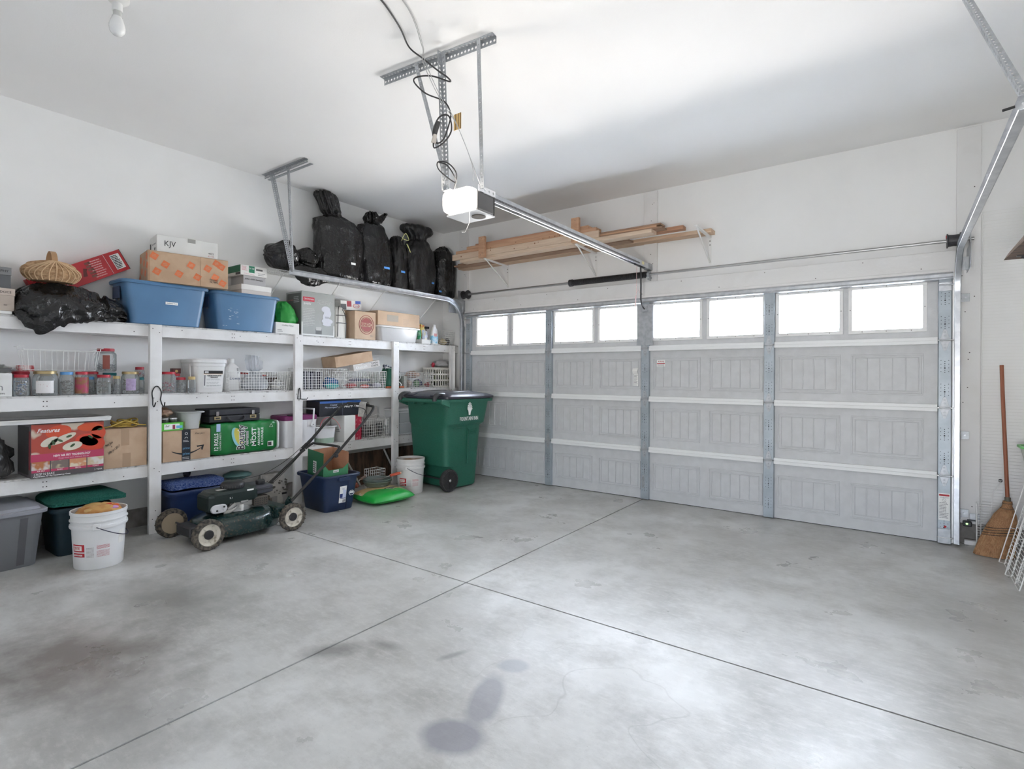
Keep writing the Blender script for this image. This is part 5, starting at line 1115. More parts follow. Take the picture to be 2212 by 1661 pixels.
def slice_(y, z, a, b_, rot, m, off): return MB().lathe([(1, 0), (1, .0006)], 22, M=Matrix.Translation((hx + off, -hy + 2*hy*y, h*z)) @ Matrix.Rotation(rot, 4, 'X') @ Matrix.Rotation(PI/2, 4, 'Y') @ Matrix.Diagonal((b_, a, 1, 1)))
for y, z, a, b_, ro, c in ((.36, .84, .075, .045, .2, (.62, .08, .03)), (.80, .89, .08, .03, 0, (.62, .09, .03)), (.80, .60, .095, .06, -.3, (.60, .06, .03)), (.78, .62, .06, .035, -.3, (.66, .22, .10)), (.92, .78, .045, .05, .3, (.58, .07, .03))): build('tomato_slice', slice_(y, z, a, b_, ro, None, .0009), flat(c, .35), ac)
for y, z, a, b_, ro in ((.24, .66, .055, .028, .5), (.42, .70, .085, .024, .45), (.55, .55, .06, .03, .2)): build('cheese_slice', slice_(y, z, a, b_, ro, None, .0016), flat((.68, .63, .52), .4), ac)
for y, z in ((.29, .64), (.38, .67), (.50, .74), (.55, .56), (.80, .70), (.94, .84), (.24, .57)): build('herb_leaf', slice_(y, z, .018, .008, y*7, None, .0024), flat((.05, .10, .04), .5), ac)
text('Features', .042, INKW, ac, (hx + .003, -hy + 2*hy*.22, h*.87), FRONT, .13, shear=.4, bold=.0006); text('NEW AIR FRY TECHNOLOGY', .022, INKW, ac, (hx + .0016, .02, h*.385), FRONT, .22, bold=.0005); text('Deep fried taste without the fat', .014, flat((.70, .45, .5)), ac, (hx + .0016, .03, h*.335), FRONT, .18)
text('CRISP N BAKE', .024, INKW, ac, (hx + .001, -hy + .075, h*.065), FRONT, .115); text('Convection Air Fry Countertop Oven', .012, INKW, ac, (hx + .001, -hy + .12, h*.025), FRONT, .21, bold=.0004); text('2 YEAR', .016, INKW, ac, (hx + .001, hy - .035, h*.045), FRONT, .05)
decal(ac, 'L', -.16, .12, .02, h - .02, -hy, flat((.055, .05, .055)), 'dark_side_print'); decal(ac, 'L', .125, .165, .06, h - .05, -hy, flat((.30, .05, .06)), 'side_strip')
# white tray-lid lying on the oven carton
ld = thing('tote_lid', 'white plastic tote lid resting on the oven carton', 'lid', (-.475, -4.335, ZL + .386))
build('lid_panel', MB().rings([rrect(.17, .345, .04, .004), rrect(.185, .36, .05, .004), rrect(.19, .365, .05, .030), rrect(.18, .355, .05, .036), rrect(.165, .34, .04, .034), rrect(.155, .33, .04, .018)]), flat((.74, .735, .72), .4), ld, smooth=True)
build('lid_recess', MB().rings([rrect(.15, .325, .04, .0185), rrect(.15, .325, .04, .0195)]), flat((.18, .16, .15), .5), ld)
# carton with rope
cc, hx, hy, h = carton('jar_carton', 'brown carton with handwriting beside the oven carton', 'box', -.372, -4.012, -3.712, ZL, ZL + .312, .29, CARD)
build('tape_strip', MB().box(hx, hx + .001, -.03, .025, h*.56, h).box(hx, hx + .001, -.02, .035, 0, h*.36), TAPE, cc)
text('Pint Jars\n+\nJelly Jars 2017', .028, INK, cc, (hx + .001, -.095, h*.55), FRONT, .10, shear=.3, spin=R(35))
rp = thing('yellow_cord', 'coiled yellow extension cord heaped on the brown carton', 'cord', (-.47, -3.86, ZL + .318)); ROPE = flat((.52, .36, .07), .6); rn = random.Random(6)
for k in range(7):
    a0 = rn.uniform(0, 6); cx_, cy_ = rn.uniform(-.02, .02), rn.uniform(-.05, .05); ra, rb = rn.uniform(.05, .085), rn.uniform(.06, .10)
    build('coil', MB().tube([(cx_ + ra*math.cos(a0 + 2*PI*i/20), cy_ + rb*math.sin(a0 + 2*PI*i/20), .007 + .007*k + .012*math.sin(a0*3 + 2*2*PI*i/20)*(k > 0)) for i in range(20)], .0052, 6, True), ROPE, rp, smooth=True)
build('coil', MB().tube(spline([(.09, -.15, .006), (.10, -.09, .02), (.08, .0, .05), (.09, .08, .02), (.10, .14, .012)]), .0052, 6), ROPE, rp, smooth=True)
# smile carton
am, hx, hy, h = carton('parcel_carton', 'brown parcel carton with black curved arrow and dark tape', 'box', -.368, -3.595, -3.212, ZL, ZL + .262, .27, CARD)
TP = flat((.02, .025, .035), .3); build('printed_tape', MB().box(hx, hx + .001, -.045, .025, 0, h).box(-hx, hx, -.045, .025, h - .0012, h), TP, am)
arc = [(-.125 + .25*t, .085 - .16*(.25 - (t - .5)**2)*.95 + .02*t) for t in [i/16 for i in range(17)]]
wdt = [.004 + .011*math.sin(PI*(i/16)**.8) for i in range(17)]
outline = [(y, z + w_/2) for (y, z), w_ in zip(arc, wdt)] + [(y, z - w_/2) for (y, z), w_ in reversed(list(zip(arc, wdt)))]
build('curved_arrow', MB().prism(outline, hx + .0002, hx + .0009, 'x').prism([(.075, .118), (.138, .122), (.125, .075), (.112, .082), (.118, .108), (.08, .106)], hx + .0002, hx + .0009, 'x'), INK, am)
BL = flat((.12, .33, .55)); text('prime', .03, BL, am, (hx + .0016, -.01, h*.40), FRONT, .055); text('prime', .034, BL, am, (hx + .0016, -.01, h*.22), FRONT, .055); lines(am, 'F', -.04, .02, h*.03, h*.12, hx + .001, flat((.5, .5, .5)), 2, 3); lines(am, 'F', -.035, .015, h*.60, h*.68, hx + .001, flat((.6, .6, .6)), 2, 4)
build('tape_icon', MB().tube([(hx + .0012, -.01 + .010*math.cos(a*PI/6), h*.88 + .010*math.sin(a*PI/6)) for a in range(12)], .002, 4, True).tube([(hx + .0012, -.01 + .012*math.cos(a*PI/8), h*.72 + .012*math.sin(a*PI/8)) for a in range(9)], .0018, 4), INKW, am); text('Pint Jars', .02, INK, am, (hx + .001, .10, h*.86), FRONT, .08, shear=.3)
# green jar box, tins, bag, clear bin on the parcel
jb_, hx, hy, h = carton('canning_jar_box', 'bright green canning jar box on the parcel carton', 'box', -.385, -3.600, -3.430, ZL + .2625, ZL + .332, .15, flat((.12, .52, .06), .4), flaps=False)
decal(jb_, 'F', -.065, .055, .012, .058, hx, PAPER, 'white_oval'); text('Ball', .024, INK, jb_, (hx + .0012, -.042, .04), FRONT, .03, shear=.3); decal(jb_, 'F', .0, .02, .014, .05, hx + .0008, flat((.30, .03, .07)), 'jar_picture'); decal(jb_, 'F', .03, .078, .02, .042, hx + .0008, flat((.15, .42, .70)), 'blue_band')
TIN = mat('tin_lid', (.55, .55, .55), .3, .9)
for y, nm in ((-3.555, 'canning jar under the crumpled tan bag'), (-3.485, 'canning jar next to the clear bin')):
    t_ = thing('canning_jar', nm, 'jar', (-.45, y, ZL + .3325), group='canning jars on the green box'); build('glass', MB().lathe([(.030, 0), (.032, .005), (.032, .02), (.03, .026)], 20), flat((.05, .06, .05), .15), t_, smooth=True); build('lid', MB().lathe([(.033, .026), (.033, .037), (.03, .039)], 20), TIN, t_, smooth=True)
lump('tan_bag', 'crumpled tan plastic bag on canning jars', 'bag', (-.52, -3.545, ZL + .374), (.08, .075, .04), bag_mat('tan_film', (.42, .28, .20), .3, .5, .3), 91, .4)
pb = tote('clear_bin', 'small frosted plastic bin on the parcel carton', (-.485, -3.345, ZL + .2625), 0, (.075, .070), (.095, .085), .155, clear('frosted_plastic', (.66, .68, .68), .72, .3), .012, wall=.003)
tag(build('bin_contents', MB().rings([rrect(.065, .065, .02, .008), rrect(.075, .075, .02, .07)]), flat((.40, .40, .20)), pb), kind='stuff')
# paper towel multipack, briefcase on it
pt = thing('paper_towel_pack', 'green wrapped paper towel multipack under the briefcase', 'pack', (-.51, -2.878, ZL)); GW = mat('green_wrap', (.012, .20, .045), .28, col2=(.010, .165, .035), nscale=5, bump=.12, bscale=16)
HY, HH, HX = .325, .305, .148
rs = []
for i in range(25):
    t = i/24; e = 1 if .05 < t < .95 else .90; wob = .003*math.sin(t*2*PI*6)
    rs.append([(x*e, -HY + 2*HY*t, HH/2 + z*e) for x, z, _ in rrect(HX + wob, HH/2 + wob - .0032, .035, 0)])
build('wrapped_rolls', MB().rings(rs), GW, pt, smooth=True, ang=60)
fx = HX + .0035
text('12 ROLLS', .05, INKW, pt, (fx, -.285, .13), FRONT, .155, spin=PI/2, bold=.001); text('LONGER SHEETS', .02, INKW, pt, (fx, -.250, .135), FRONT, .16, spin=PI/2)
build('rainbow_swoosh', MB().lathe([(1, 0), (1, .0006)], 24, M=Matrix.Translation((fx - .0006, -.10, .16)) @ Matrix.Rotation(.3, 4, 'X') @ Matrix.Rotation(PI/2, 4, 'Y') @ Matrix.Diagonal((.095, .042, 1, 1))), flat((.25, .55, .62)), pt); build('rainbow_swoosh', MB().lathe([(1, 0), (1, .0006)], 24, M=Matrix.Translation((fx - .0001, -.085, .165)) @ Matrix.Rotation(.3, 4, 'X') @ Matrix.Rotation(PI/2, 4, 'Y') @ Matrix.Diagonal((.085, .034, 1, 1))), flat((.62, .55, .10)), pt)
text('Bounty', .10, INKW, pt, (fx + .0005, -.060, .155), FRONT, .235, spin=PI/2, bold=.006); text('Bounty', .10, INK, pt, (fx + .0012, -.060, .155), FRONT, .228, spin=PI/2, bold=.001); text('Advanced', .04, INKW, pt, (fx + .0005, -.005, .14), FRONT, .15, spin=PI/2, bold=.003, shear=.2); text('Advanced', .04, INK, pt, (fx + .0012, -.005, .14), FRONT, .146, spin=PI/2, shear=.2)
text('THE', .022, INKW, pt, (fx, .035, .11), FRONT, .045, spin=PI/2); text('MOST', .062, INKW, pt, (fx, .065, .15), FRONT, .175, spin=PI/2, bold=.001); text('ABSORBENT', .03, INKW, pt, (fx, .112, .15), FRONT, .175, spin=PI/2, bold=.0004); text('& DURABLE', .03, INKW, pt, (fx, .145, .15), FRONT, .17, spin=PI/2, bold=.0004)
build('recycle_mark', MB().tube([(fx, .235 + .020*math.cos(a), .245 + .020*math.sin(a)) for a in (PI/2, PI*7/6, PI*11/6)], .0025, 4, True), INKW, pt); decal(pt, 'F', .20, .258, .045, .095, fx - .001, PAPER, 'barcode_patch'); lines(pt, 'F', .204, .254, .05, .09, fx, INK, 1, 2, 'barcode', .9); decal(pt, 'F', -.285, -.25, .225, .295, fx - .0015, flat((.40, .52, .75)), 'blue_panel')
tag(build('torn_white_edge', MB().rings([[(x*1.006, .305, HH/2 + z*.94) for x, z, _ in rrect(HX + .002, HH/2, .035, 0)], [(x*.95, .3262, HH/2 + z*.90) for x, z, _ in rrect(HX, HH/2, .035, 0)]]), flat((.74, .74, .73), .5), pt), kind='stuff')
bc = thing('briefcase', 'black hard briefcase with brass combination locks', 'briefcase', (-.51, -2.985, ZL + HH + .003)); BLEA = mat('black_leatherette', (.018, .019, .025), .5, bump=.2, bscale=200)
build('lower_shell', MB().box(-.15, .14, -.235, .235, 0, .06), BLEA, bc, .008, seg=2); build('upper_shell', MB().box(-.15, .14, -.235, .235, .063, .118), BLEA, bc, .008, seg=2)
BR = mat('brass', (.50, .40, .22), .3, .9)
for y in (-.165, .165):
    k_ = build('lock', MB().box(.14, .146, y - .03, y + .03, .025, .055), BR, bc, .001); build('number_wheels', MB().box(.146, .1475, y - .018, y + .018, .034, .046), INK, k_); build('latch', MB().box(.14, .150, y - .012, y + .012, .058, .100), CHROME, bc, .002)
build('carry_handle', MB().tube(spline([(.14, -.075, .045), (.155, -.075, .035), (.165, -.05, .01), (.167, 0, .005), (.165, .05, .01), (.155, .075, .035), (.14, .075, .045)]), .008, 8), BLACKPL, bc, smooth=True)
# third bay: cooler, boxes, basket
co = thing('picnic_cooler', 'white picnic cooler with plum lid and swing handle', 'cooler', (-.531, -2.29, ZL)); CW = flat((.76, .765, .78), .4); PLUM = flat((.20, .03, .13), .4)
build('body', MB().rings([rrect(.125, .165, .03, 0), rrect(.128, .168, .03, .01), rrect(.142, .185, .03, .27), rrect(.142, .185, .03, .275)]), CW, co, smooth=True)
build('lid', MB().rings([rrect(.143, .186, .03, .2755), rrect(.147, .190, .032, .28), rrect(.147, .190, .032, .315), rrect(.138, .182, .03, .325), rrect(.06, .08, .02, .327)]), PLUM, co, smooth=True)
build('lid_latch', MB().box(.13, .150, -.16, -.10, .325, .338), BLACKPL, co, .003)
build('swing_handle', MB().prism([(.105, .20), (.135, .195), (.150, .205), (.138, .25), (.146, .385), (.128, .385), (.118, .25), (.102, .22)], .148, .156, 'x').box(-.144, .156, .126, .146, .378, .392), CW, co, .003); build('pivot', MB().cyl((.158, .125, .222), (.162, .125, .222), .006, 8), INKG, co); build('molded_frame', MB().tube([(.139, .065, .20), (.141, .165, .20), (.143, .165, .27), (.142, .065, .27)], .002, 4, True), CW, co)
wbn = tote('white_bin', 'white plastic bin with green foot beside the cooler', (-.480, -1.975, ZL), 0, (.090, .095), (.100, .112), .185, CW, .010, wall=.003); build('green_foot', MB().rings([rrect(.0925, .0975, .045, .004), rrect(.0955, .103, .045, .06)], False, False), flat((.35, .47, .38)), wbn)
wx_, hx, hy, h = carton('white_carton', 'tall plain white carton under the microscope box', 'box', -.372, -1.775, -1.625, ZL, ZL + .292, .25, WHITECARD); lines(wx_, 'L', -.02, .05, .10, .14, -hy - .0005, INKG, 2, 4)
r_ = carton('white_carton', 'long plain white carton behind the white bin', 'box', -.612, -2.07, -1.785, ZL, ZL + .292, .06, flat((.62, .61, .60)))[0]
mc, hx, hy, h = carton('telescope_box', 'black and blue printed box lying across two white cartons', 'box', -.405, -2.065, -1.525, ZL + .2928, ZL + .458, .25, flat((.012, .013, .02), .35), 0, False)
decal(mc, 'T', -hx, hx, -hy, hy, h, flat((.03, .10, .32), .3), 'blue_top'); decal(mc, 'F', -hy, hy, h*.86, h, hx, flat((.04, .12, .38), .3), 'blue_band')
text('Coated\nMicroscope Pouch', .026, flat((.55, .60, .72)), mc, (hx + .001, -.10, h*.66), FRONT, .22, shear=.3); text('Micro Tek', .045, INKW, mc, (hx + .001, .14, h*.62), FRONT, .21, shear=.3, bold=.001); decal(mc, 'F', .02, .022, .0, h, hx + .0005, flat((.25, .27, .35)), 'box_edge')
rs = tag(build('red_wire_loop', MB().tube(spline([(-.366, -2.09, ZL + .19), (-.360, -2.06, ZL + .26), (-.355, -1.99, ZL + .285), (-.350, -1.92, ZL + .26), (-.345, -1.87, ZL + .205), (-.345, -1.845, ZL + .155)]), .0028, 6), flat((.55, .05, .08)), smooth=True), 'thin red wire arching over the white bin', 'wire')
rb_ = carton('red_booklet_box', 'red printed box between white carton and wire basket', 'box', -.42, -1.605, -1.500, ZL, ZL + .29, .20, mat('red_print', (.40, .02, .05), .4, col2=(.55, .20, .22), nscale=30, nlo=.56, nhi=.6), flaps=False)[0]
wire_basket('white wire basket of dark gear on the bottom shelf', -.385, -1.485, -1.12, ZL, .215, .20, pitch=.032)
for i, (loc, s__, c, nm) in enumerate([((-.485, -1.40, ZL + .009), (.07, .048, .07), (.05, .05, .05), 'black power tool bundle in the bottom shelf basket'), ((-.48, -1.285, ZL + .009), (.07, .045, .07), (.16, .155, .15), 'grey hose bundle in the bottom shelf basket'), ((-.485, -1.185, ZL + .009), (.065, .038, .085), (.08, .08, .085), 'charcoal bundle at the end of the bottom shelf basket')]):
    lump('gear_bundle', nm, 'bundle', loc, s__, flat(c, .6), 101 + i, .25)
tag(build('white_adapter', MB().box(-.415, -.395, -1.165, -1.135, ZL + .14, ZL + .215).tube(spline([(-.405, -1.15, ZL + .215), (-.42, -1.18, ZL + .26), (-.45, -1.24, ZL + .275), (-.47, -1.30, ZL + .26)]), .002, 5), INKW), 'white plug adapter hanging on the bottom shelf basket', 'adapter')
dr = thing('drawer_unit', 'white plastic drawer unit partly hidden by the green cart', 'drawers', (-.52, -.80, ZL))
build('frame', MB().box(-.13, .12, -.16, .16, 0, .30), flat((.70, .72, .73), .4), dr, .006); build('top', MB().box(-.135, .13, -.17, .17, .30, .322), CW, dr, .004)
for z in (.02, .155): build('drawer', MB().box(.12, .132, -.145, .145, z, z + .12), clear('drawer_front', (.70, .74, .76), .7, .2), dr, .004)
r_ = carton('taped_carton', 'plain grey carton behind the bottom shelf wire basket', 'box', -.60, -1.44, -1.12, ZL, ZL + .36, .07, flat((.50, .48, .46)))[0]
# ------------------------------------------------------------------ on the floor
GT = mat('grey_tote_plastic', (.17, .175, .19), .45); GLID = mat('grey_tote_lid', (.26, .27, .30), .42)
g1 = tote('storage_tote', 'grey lidded storage tote under the shelf', (-.42, -4.640, 0), 0, (.235, .195), (.275, .225), .365, GT, 0, lid=GLID, lidh=.045)
build('front_rib', MB().rings([[(.232, .085, .02), (.240, .085, .02), (.240, .125, .02), (.232, .125, .02)], [(.266, .10, .34), (.274, .10, .34), (.274, .14, .34), (.266, .14, .34)]]), flat((.10, .10, .11)), g1)
g2 = tote('storage_tote', 'dark green tote under a folded green carpet', (-.41, -4.185, 0), 0, (.165, .135), (.215, .165), .355, mat('dark_teal_tote', (.006, .022, .032), .45), .03)
def pile_mat(name, a, b_):
    return mat(name, a, .95, col2=b_, nscale=90, nlo=.35, nhi=.65, bump=.8, bscale=220, spec=.1)
def carpet(name, label, loc, hx, hy, th, m, seed, droop=.0, rz=0):
    o_ = thing(name, label, 'carpet', loc, (0, 0, rz)); nx, ny = 18, 24; vs = []; fs = []
    for s__ in (0, 1):
        for i in range(nx + 1):
            for j in range(ny + 1):
                x, y = -hx + 2*hx*i/nx, -hy + 2*hy*j/ny
                k = (abs(x/hx)**6 + abs(y/hy)**6)**(1/6) if x or y else 0
                if k > 1: x, y = x/k, y/k
                z = .012*noise.noise(Vector((x*5 + seed, y*5, 0))) - droop*max(0, (abs(y)/hy - .8))*1.5 - droop*max(0, x/hx - .75)*1.2 + th*s__
                vs.append((x, y, z + .014))
    n1 = (nx + 1)*(ny + 1)
    for i in range(nx):
        for j in range(ny):
            a = i*(ny + 1) + j; fs.append((a, a + 1, a + ny + 2, a + ny + 1)); fs.append((n1 + a, n1 + a + ny + 1, n1 + a + ny + 2, n1 + a + 1))
    ed = [i*(ny + 1) for i in range(nx + 1)] + [nx*(ny + 1) + j for j in range(1, ny + 1)] + [i*(ny + 1) + ny for i in range(nx - 1, -1, -1)] + [j for j in range(ny - 1, 0, -1)]
    for a, b_ in zip(ed, ed[1:] + ed[:1]): fs.append((a, b_, n1 + b_, n1 + a))
    build('pile', MB().add(vs, fs), m, o_, smooth=True, ang=60); return o_
carpet('folded_carpet', 'folded dark green carpet draped on a tote', (-.395, -4.140, .375), .255, .235, .022, pile_mat('green_carpet_pile', (.012, .085, .065), (.03, .15, .115)), 4, .05)

# five gallon buckets
BW = mat('white_bucket_plastic', (.74, .745, .75), .38, col2=(.68, .68, .68), nscale=6, nlo=.55, nhi=.8)
def bucket(label, loc, rz, m, sc=1.0, worn=False):
    b_ = thing('bucket', label, 'bucket', loc, (0, 0, rz)); r0, r1, h = .138, .158, .385
    rr = lambda z: r0 + (r1 - r0)*z/h
    build('body', MB().lathe([(r0 - .004, 0), (r0, .006), (rr(.15), .15), (rr(.272), .272), (rr(.272) + .010, .275), (rr(.285) + .012, .285), (rr(.297) + .010, .297), (rr(.297) + .001, .300), (rr(.318), .318), (rr(.32) + .009, .321), (rr(.328) + .009, .328), (rr(.33) + .001, .331), (rr(.362), .362), (r1 + .004, .365), (r1 + .004, h), (r1 - .003, h), (r1 - .004, .36), (r0 - .006, .012)], 40), m, b_, smooth=True)
    for a in (-.62, PI - .62):
        c, s__ = math.cos(a), math.sin(a)
        build('bail_ear', MB().box(rr(.29) + .004, rr(.29) + .022, -.022, .022, .272, .315, Matrix.Rotation(a, 4, 'Z')), m, b_, .003)
    a = -.62; p0 = Vector((math.cos(a), math.sin(a), 0))*(rr(.29) + .022); p1 = -p0
    side = Vector((-math.sin(a), math.cos(a), 0))
    pts = []
    for i in range(17):
        t = PI*i/16; pts.append(p0*math.cos(t)*1.0 + side*(.165*math.sin(t)) + Vector((0, 0, .293 - .10*math.sin(t))))
    build('wire_bail', MB().tube([tuple(p) for p in pts], .003, 6), flat((.03, .03, .06), .4), b_, smooth=True)
    return b_, rr
def wrap_print(b_, rr, a0, a1, z0, z1, m, off=.0008, nm='label_print', n=10):
    rs = []
    for z in (z0, z1): rs.append([((rr(z) + off)*math.cos(a), (rr(z) + off)*math.sin(a), z) for a in [a0 + (a1 - a0)*k/n for k in range(n + 1)]] + [((rr(z) + off - .0006)*math.cos(a), (rr(z) + off - .0006)*math.sin(a), z) for a in [a1 - (a1 - a0)*k/n for k in range(n + 1)]])
    return build(nm, MB().rings(rs), m, b_)
def wrap_lines(b_, rr, a0, a1, z0, z1, m, rows, seed):
    rnd = random.Random(seed); 
    mb = MB(); hgt = (z1 - z0)/rows
    for i in range(rows):
        a = a0; z = z0 + hgt*(i + .5)
        while a < a1:
            e = min(a1, a + rnd.uniform(.02, .07)); q_ = .0008
            for za, zb in ((z - hgt*.25, z + hgt*.25),):
                A = [((rr(za) + q_)*math.cos(t), (rr(za) + q_)*math.sin(t), za) for t in (a, e - .008)]; B = [((rr(zb) + q_)*math.cos(t), (rr(zb) + q_)*math.sin(t), zb) for t in (e - .008, a)]
                mb.add(A + B, [(0, 1, 2, 3)])
            a = e
    return tag(build('small_print', mb, m, b_), kind='stuff')
def century(b_, rr, a):
    wrap_print(b_, rr, a, a + .62, .125, .175, INKR); wrap_print(b_, rr, a + .04, a + .50, .134, .166, PAPER, .0014); wrap_print(b_, rr, a, a + .62, .090, .116, INKR)
    for s_, zz, sz, mm, aa in (('CENTURY', .150, .030, INKR, a + .27), ('DRIVEWAY ADHESIVE', .103, .015, INKW, a + .31)):
        q_ = rr(zz) + .002; text(s_, sz, mm, b_, (q_*math.cos(aa), q_*math.sin(aa), zz), (PI/2, 0, PI/2 + aa), .058 if sz > .02 else .07, ext=.0004)
    wrap_lines(b_, rr, a + .70, a + 1.0, .085, .155, flat((.45, .42, .43)), 8, 3); wrap_lines(b_, rr, a + 1.10, a + 1.60, .085, .130, flat((.55, .30, .32)), 6, 4); wrap_lines(b_, rr, a + 1.10, a + 1.60, .140, .165, flat((.55, .15, .18)), 4, 5)
b1, rr1 = bucket('white plastic bucket stuffed with a patterned orange cloth', (.137, -4.185, 0), 0.25, BW); century(b1, rr1, -1.72)
build('torn_label', MB().rings([[((rr1(z) + .001)*math.cos(a), (rr1(z) + .001)*math.sin(a), z) for a in (.28, .45, .62)] + [((rr1(z) + .0003)*math.cos(a), (rr1(z) + .0003)*math.sin(a), z) for a in (.62, .45, .28)] for z in (.15, .24)]), flat((.80, .79, .76)), b1)
cl_ = lump('patterned_cloth', 'orange floral cloth stuffed in the white bucket', 'cloth', (.137, -4.185, .315), (.132, .132, .052), mat('floral_cloth', (.55, .32, .11), .8, col2=(.42, .18, .05), nscale=14, nlo=.4, nhi=.6), 111, .28, rough=6)
for i, (x, y, z, c, s__) in enumerate([(.00, .05, .085, (.50, .02, .02), .035), (.02, .075, .080, (.55, .10, .03), .03), (.06, .06, .075, (.55, .28, .55), .028), (-.03, -.02, .088, (.48, .30, .10), .045), (.05, -.05, .075, (.58, .38, .16), .04), (.07, .02, .075, (.05, .06, .05), .016)]):
    build('cloth_fold', MB().sphere((x, y, z), s__, 12, 7, (1.1, 1.3, .45)), flat(c, .8), cl_, smooth=True)
b2, rr2 = bucket('empty white bucket with brown-stained rim beside the green cart', (.150, -1.265, 0), -.35, mat('old_white_plastic', (.68, .67, .655), .45, col2=(.60, .57, .54), nscale=6, nlo=.5, nhi=.75)); century(b2, rr2, -1.35)
build('inside_stain', MB().lathe([(.142, .36), (.1385, .25), (.135, .24), (.139, .36)], 32, False, False), mat('brown_stain', (.40, .27, .19), .8, col2=(.60, .55, .50), nscale=8), b2, smooth=True)

# blue tote with rug, under the shelf behind the mower
NB = mat('navy_tote_plastic', (.008, .024, .085), .42)
g3 = tote('storage_tote', 'blue tote heaped with a blue rug behind the mower', (-.435, -3.335, 0), 0, (.155, .205), (.18, .240), .33, NB, .035)
decal(g3, 'F', .055, .15, .245, .275, .178, BLUETAPE, 'blue_tape_label'); text('Garden Hose', .014, INK, g3, (.1795, .10, .26), FRONT, .07)
carpet('folded_rug', 'speckled blue shag rug filling the blue tote', (-.435, -3.335, .325), .165, .225, .05, pile_mat('blue_shag', (.02, .05, .20), (.16, .22, .42)), 9, .0)
lump('fabric_strap', 'dark strap sticking up from the blue tote', 'strap', (-.60, -3.31, .388), (.02, .03, .03), flat((.02, .02, .04)), 119, .4)
# litter bags behind the mower
LB = thing('litter_bag', 'paper litter bag printed with grey cat icons behind the mower', 'bag', (-.535, -2.535, .001))
PR = mat('newsprint_sack', (.48, .46, .43), .7, col2=(.42, .40, .37), nscale=8, bump=.2, bscale=10)
build('sack_body', sack_mesh([(0, .85, .8), (.08, 1, 1), (.5, 1, .98), (.85, .95, .7), (1, .9, .35)], .11, .13, .32, 3.7, .010, 40, 24), PR, LB, smooth=True, ang=60)
rn = random.Random(5); mb = MB()
for _ in range(26): y, z = rn.uniform(-.11, .11), rn.uniform(.12, .26); mb.cyl((.09, y, z), (.116 - max(0, z - .2)*.3, y, z), rn.uniform(.005, .011), 8)
tag(build('cat_icons', mb, flat((.14, .13, .12)), LB), kind='stuff'); decal(LB, 'F', -.10, .11, .03, .10, .112, flat((.30, .29, .28)), 'barcode_block'); decal(LB, 'F', .04, .10, .105, .125, .112, INK, 'black_tab')
LB2 = lump('folded_tarp', 'teal folded tarp lying over a dark mulch bag', 'tarp', (-.54, -2.885, .315), (.11, .13, .035), flat((.10, .20, .19), .5), 121, .2)
lump('mulch_bag', 'dark printed mulch bag under a teal tarp', 'bag', (-.53, -2.885, 0), (.12, .145, .145), mat('mulch_print', (.06, .055, .065), .35, col2=(.30, .16, .10), nscale=7, nlo=.55, nhi=.62), 122, .15)

# ---- lawn mower
mw = thing('lawn_mower', 'dark green push mower with whitish wheels in front of the shelf', 'mower', (.17, -3.26, 0))
MG = mat('mower_green', (.006, .026, .026), .25, col2=(.07, .06, .04), nscale=55, nlo=.56, nhi=.70, coat=.3); RUB = mat('tyre_rubber', (.035, .032, .03), .85, col2=(.13, .11, .085), nscale=40, bump=.6, bscale=60); RIMW = mat('dirty_white_rim', (.62, .58, .50), .5, col2=(.30, .26, .20), nscale=30, nlo=.55, nhi=.7); BLKE = mat('black_engine', (.02, .02, .022), .4); ALU = mat('cast_aluminium', (.40, .40, .39), .4, .8)
rn = random.Random(8)
def wheel(x, y, r_, side, tan=False):
    M = Matrix.Translation((x, y, r_)) @ Matrix.Rotation(side*PI/2, 4, 'Y'); w_ = .045
    wh = build('wheel', MB().lathe([(r_*.70, -w_/2), (r_*.93, -w_/2), (r_, -w_/2 + .008), (r_, w_/2 - .008), (r_*.93, w_/2), (r_*.70, w_/2)], 40, False, False, M, True), RUB, mw, smooth=True)
    mb = MB()
    for k in range(40):
        a = 2*PI*k/40; q_ = M @ Matrix.Rotation(a, 4, 'Z'); s__ = -1 if k % 2 else 1
        mb.box(r_*.955, r_*1.0, -.004, .004, min(0, s__*w_*.52), max(0, s__*w_*.52), q_)
    tag(build('tread_lugs', mb, RUB, wh), kind='stuff')
    rm = flat((.32, .25, .17), .6) if tan else RIMW
    build('rim', MB().lathe([(0.001, .004), (r_*.40, .004), (r_*.55, -.002), (r_*.66, .010), (r_*.72, w_/2 + .001), (r_*.72, -w_/2), (0.001, -w_/2)], 32, M=M), rm, wh, smooth=True)
    if tan:
        mb = MB()
        for k in range(8): mb.box(.015, r_*.7, -.003, .003, -.01, .014, M @ Matrix.Rotation(2*PI*k/8, 4, 'Z'))
        build('rim_spokes', mb, rm, wh)
    else: build('hub_cap', MB().lathe([(r_*.30, .002), (r_*.30, .014), (r_*.24, .022), (.001, .024)], 24, M=M), BLACKPL, wh, smooth=True)
wheel(.275, -.335, .115, 1); wheel(.305, .335, .115, 1); wheel(-.30, -.36, .115, -1, True); wheel(-.28, .37, .115, -1, True)
for y in (-.335, .335): build('axle', MB().cyl((-.29, y, .115), (.27, y, .115), .008, 8), DARKMETAL, mw)
rs = []
for z, k, dy in ((.045, 1.0, 0), (.052, 1.02, 0), (.10, 1.0, 0), (.15, .97, 0), (.175, .90, 0), (.19, .80, 0), (.205, .66, .0), (.212, .50, 0)):
    rs.append([(.235*k*abs(math.cos(a))**.75*(1 if math.cos(a) > 0 else -1), .335*k*abs(math.sin(a))**.75*(1 if math.sin(a) > 0 else -1) + dy, z) for a in [2*PI*i/40 for i in range(40)]])
build('deck', MB().rings(rs, False, True), MG, mw, smooth=True, ang=50)
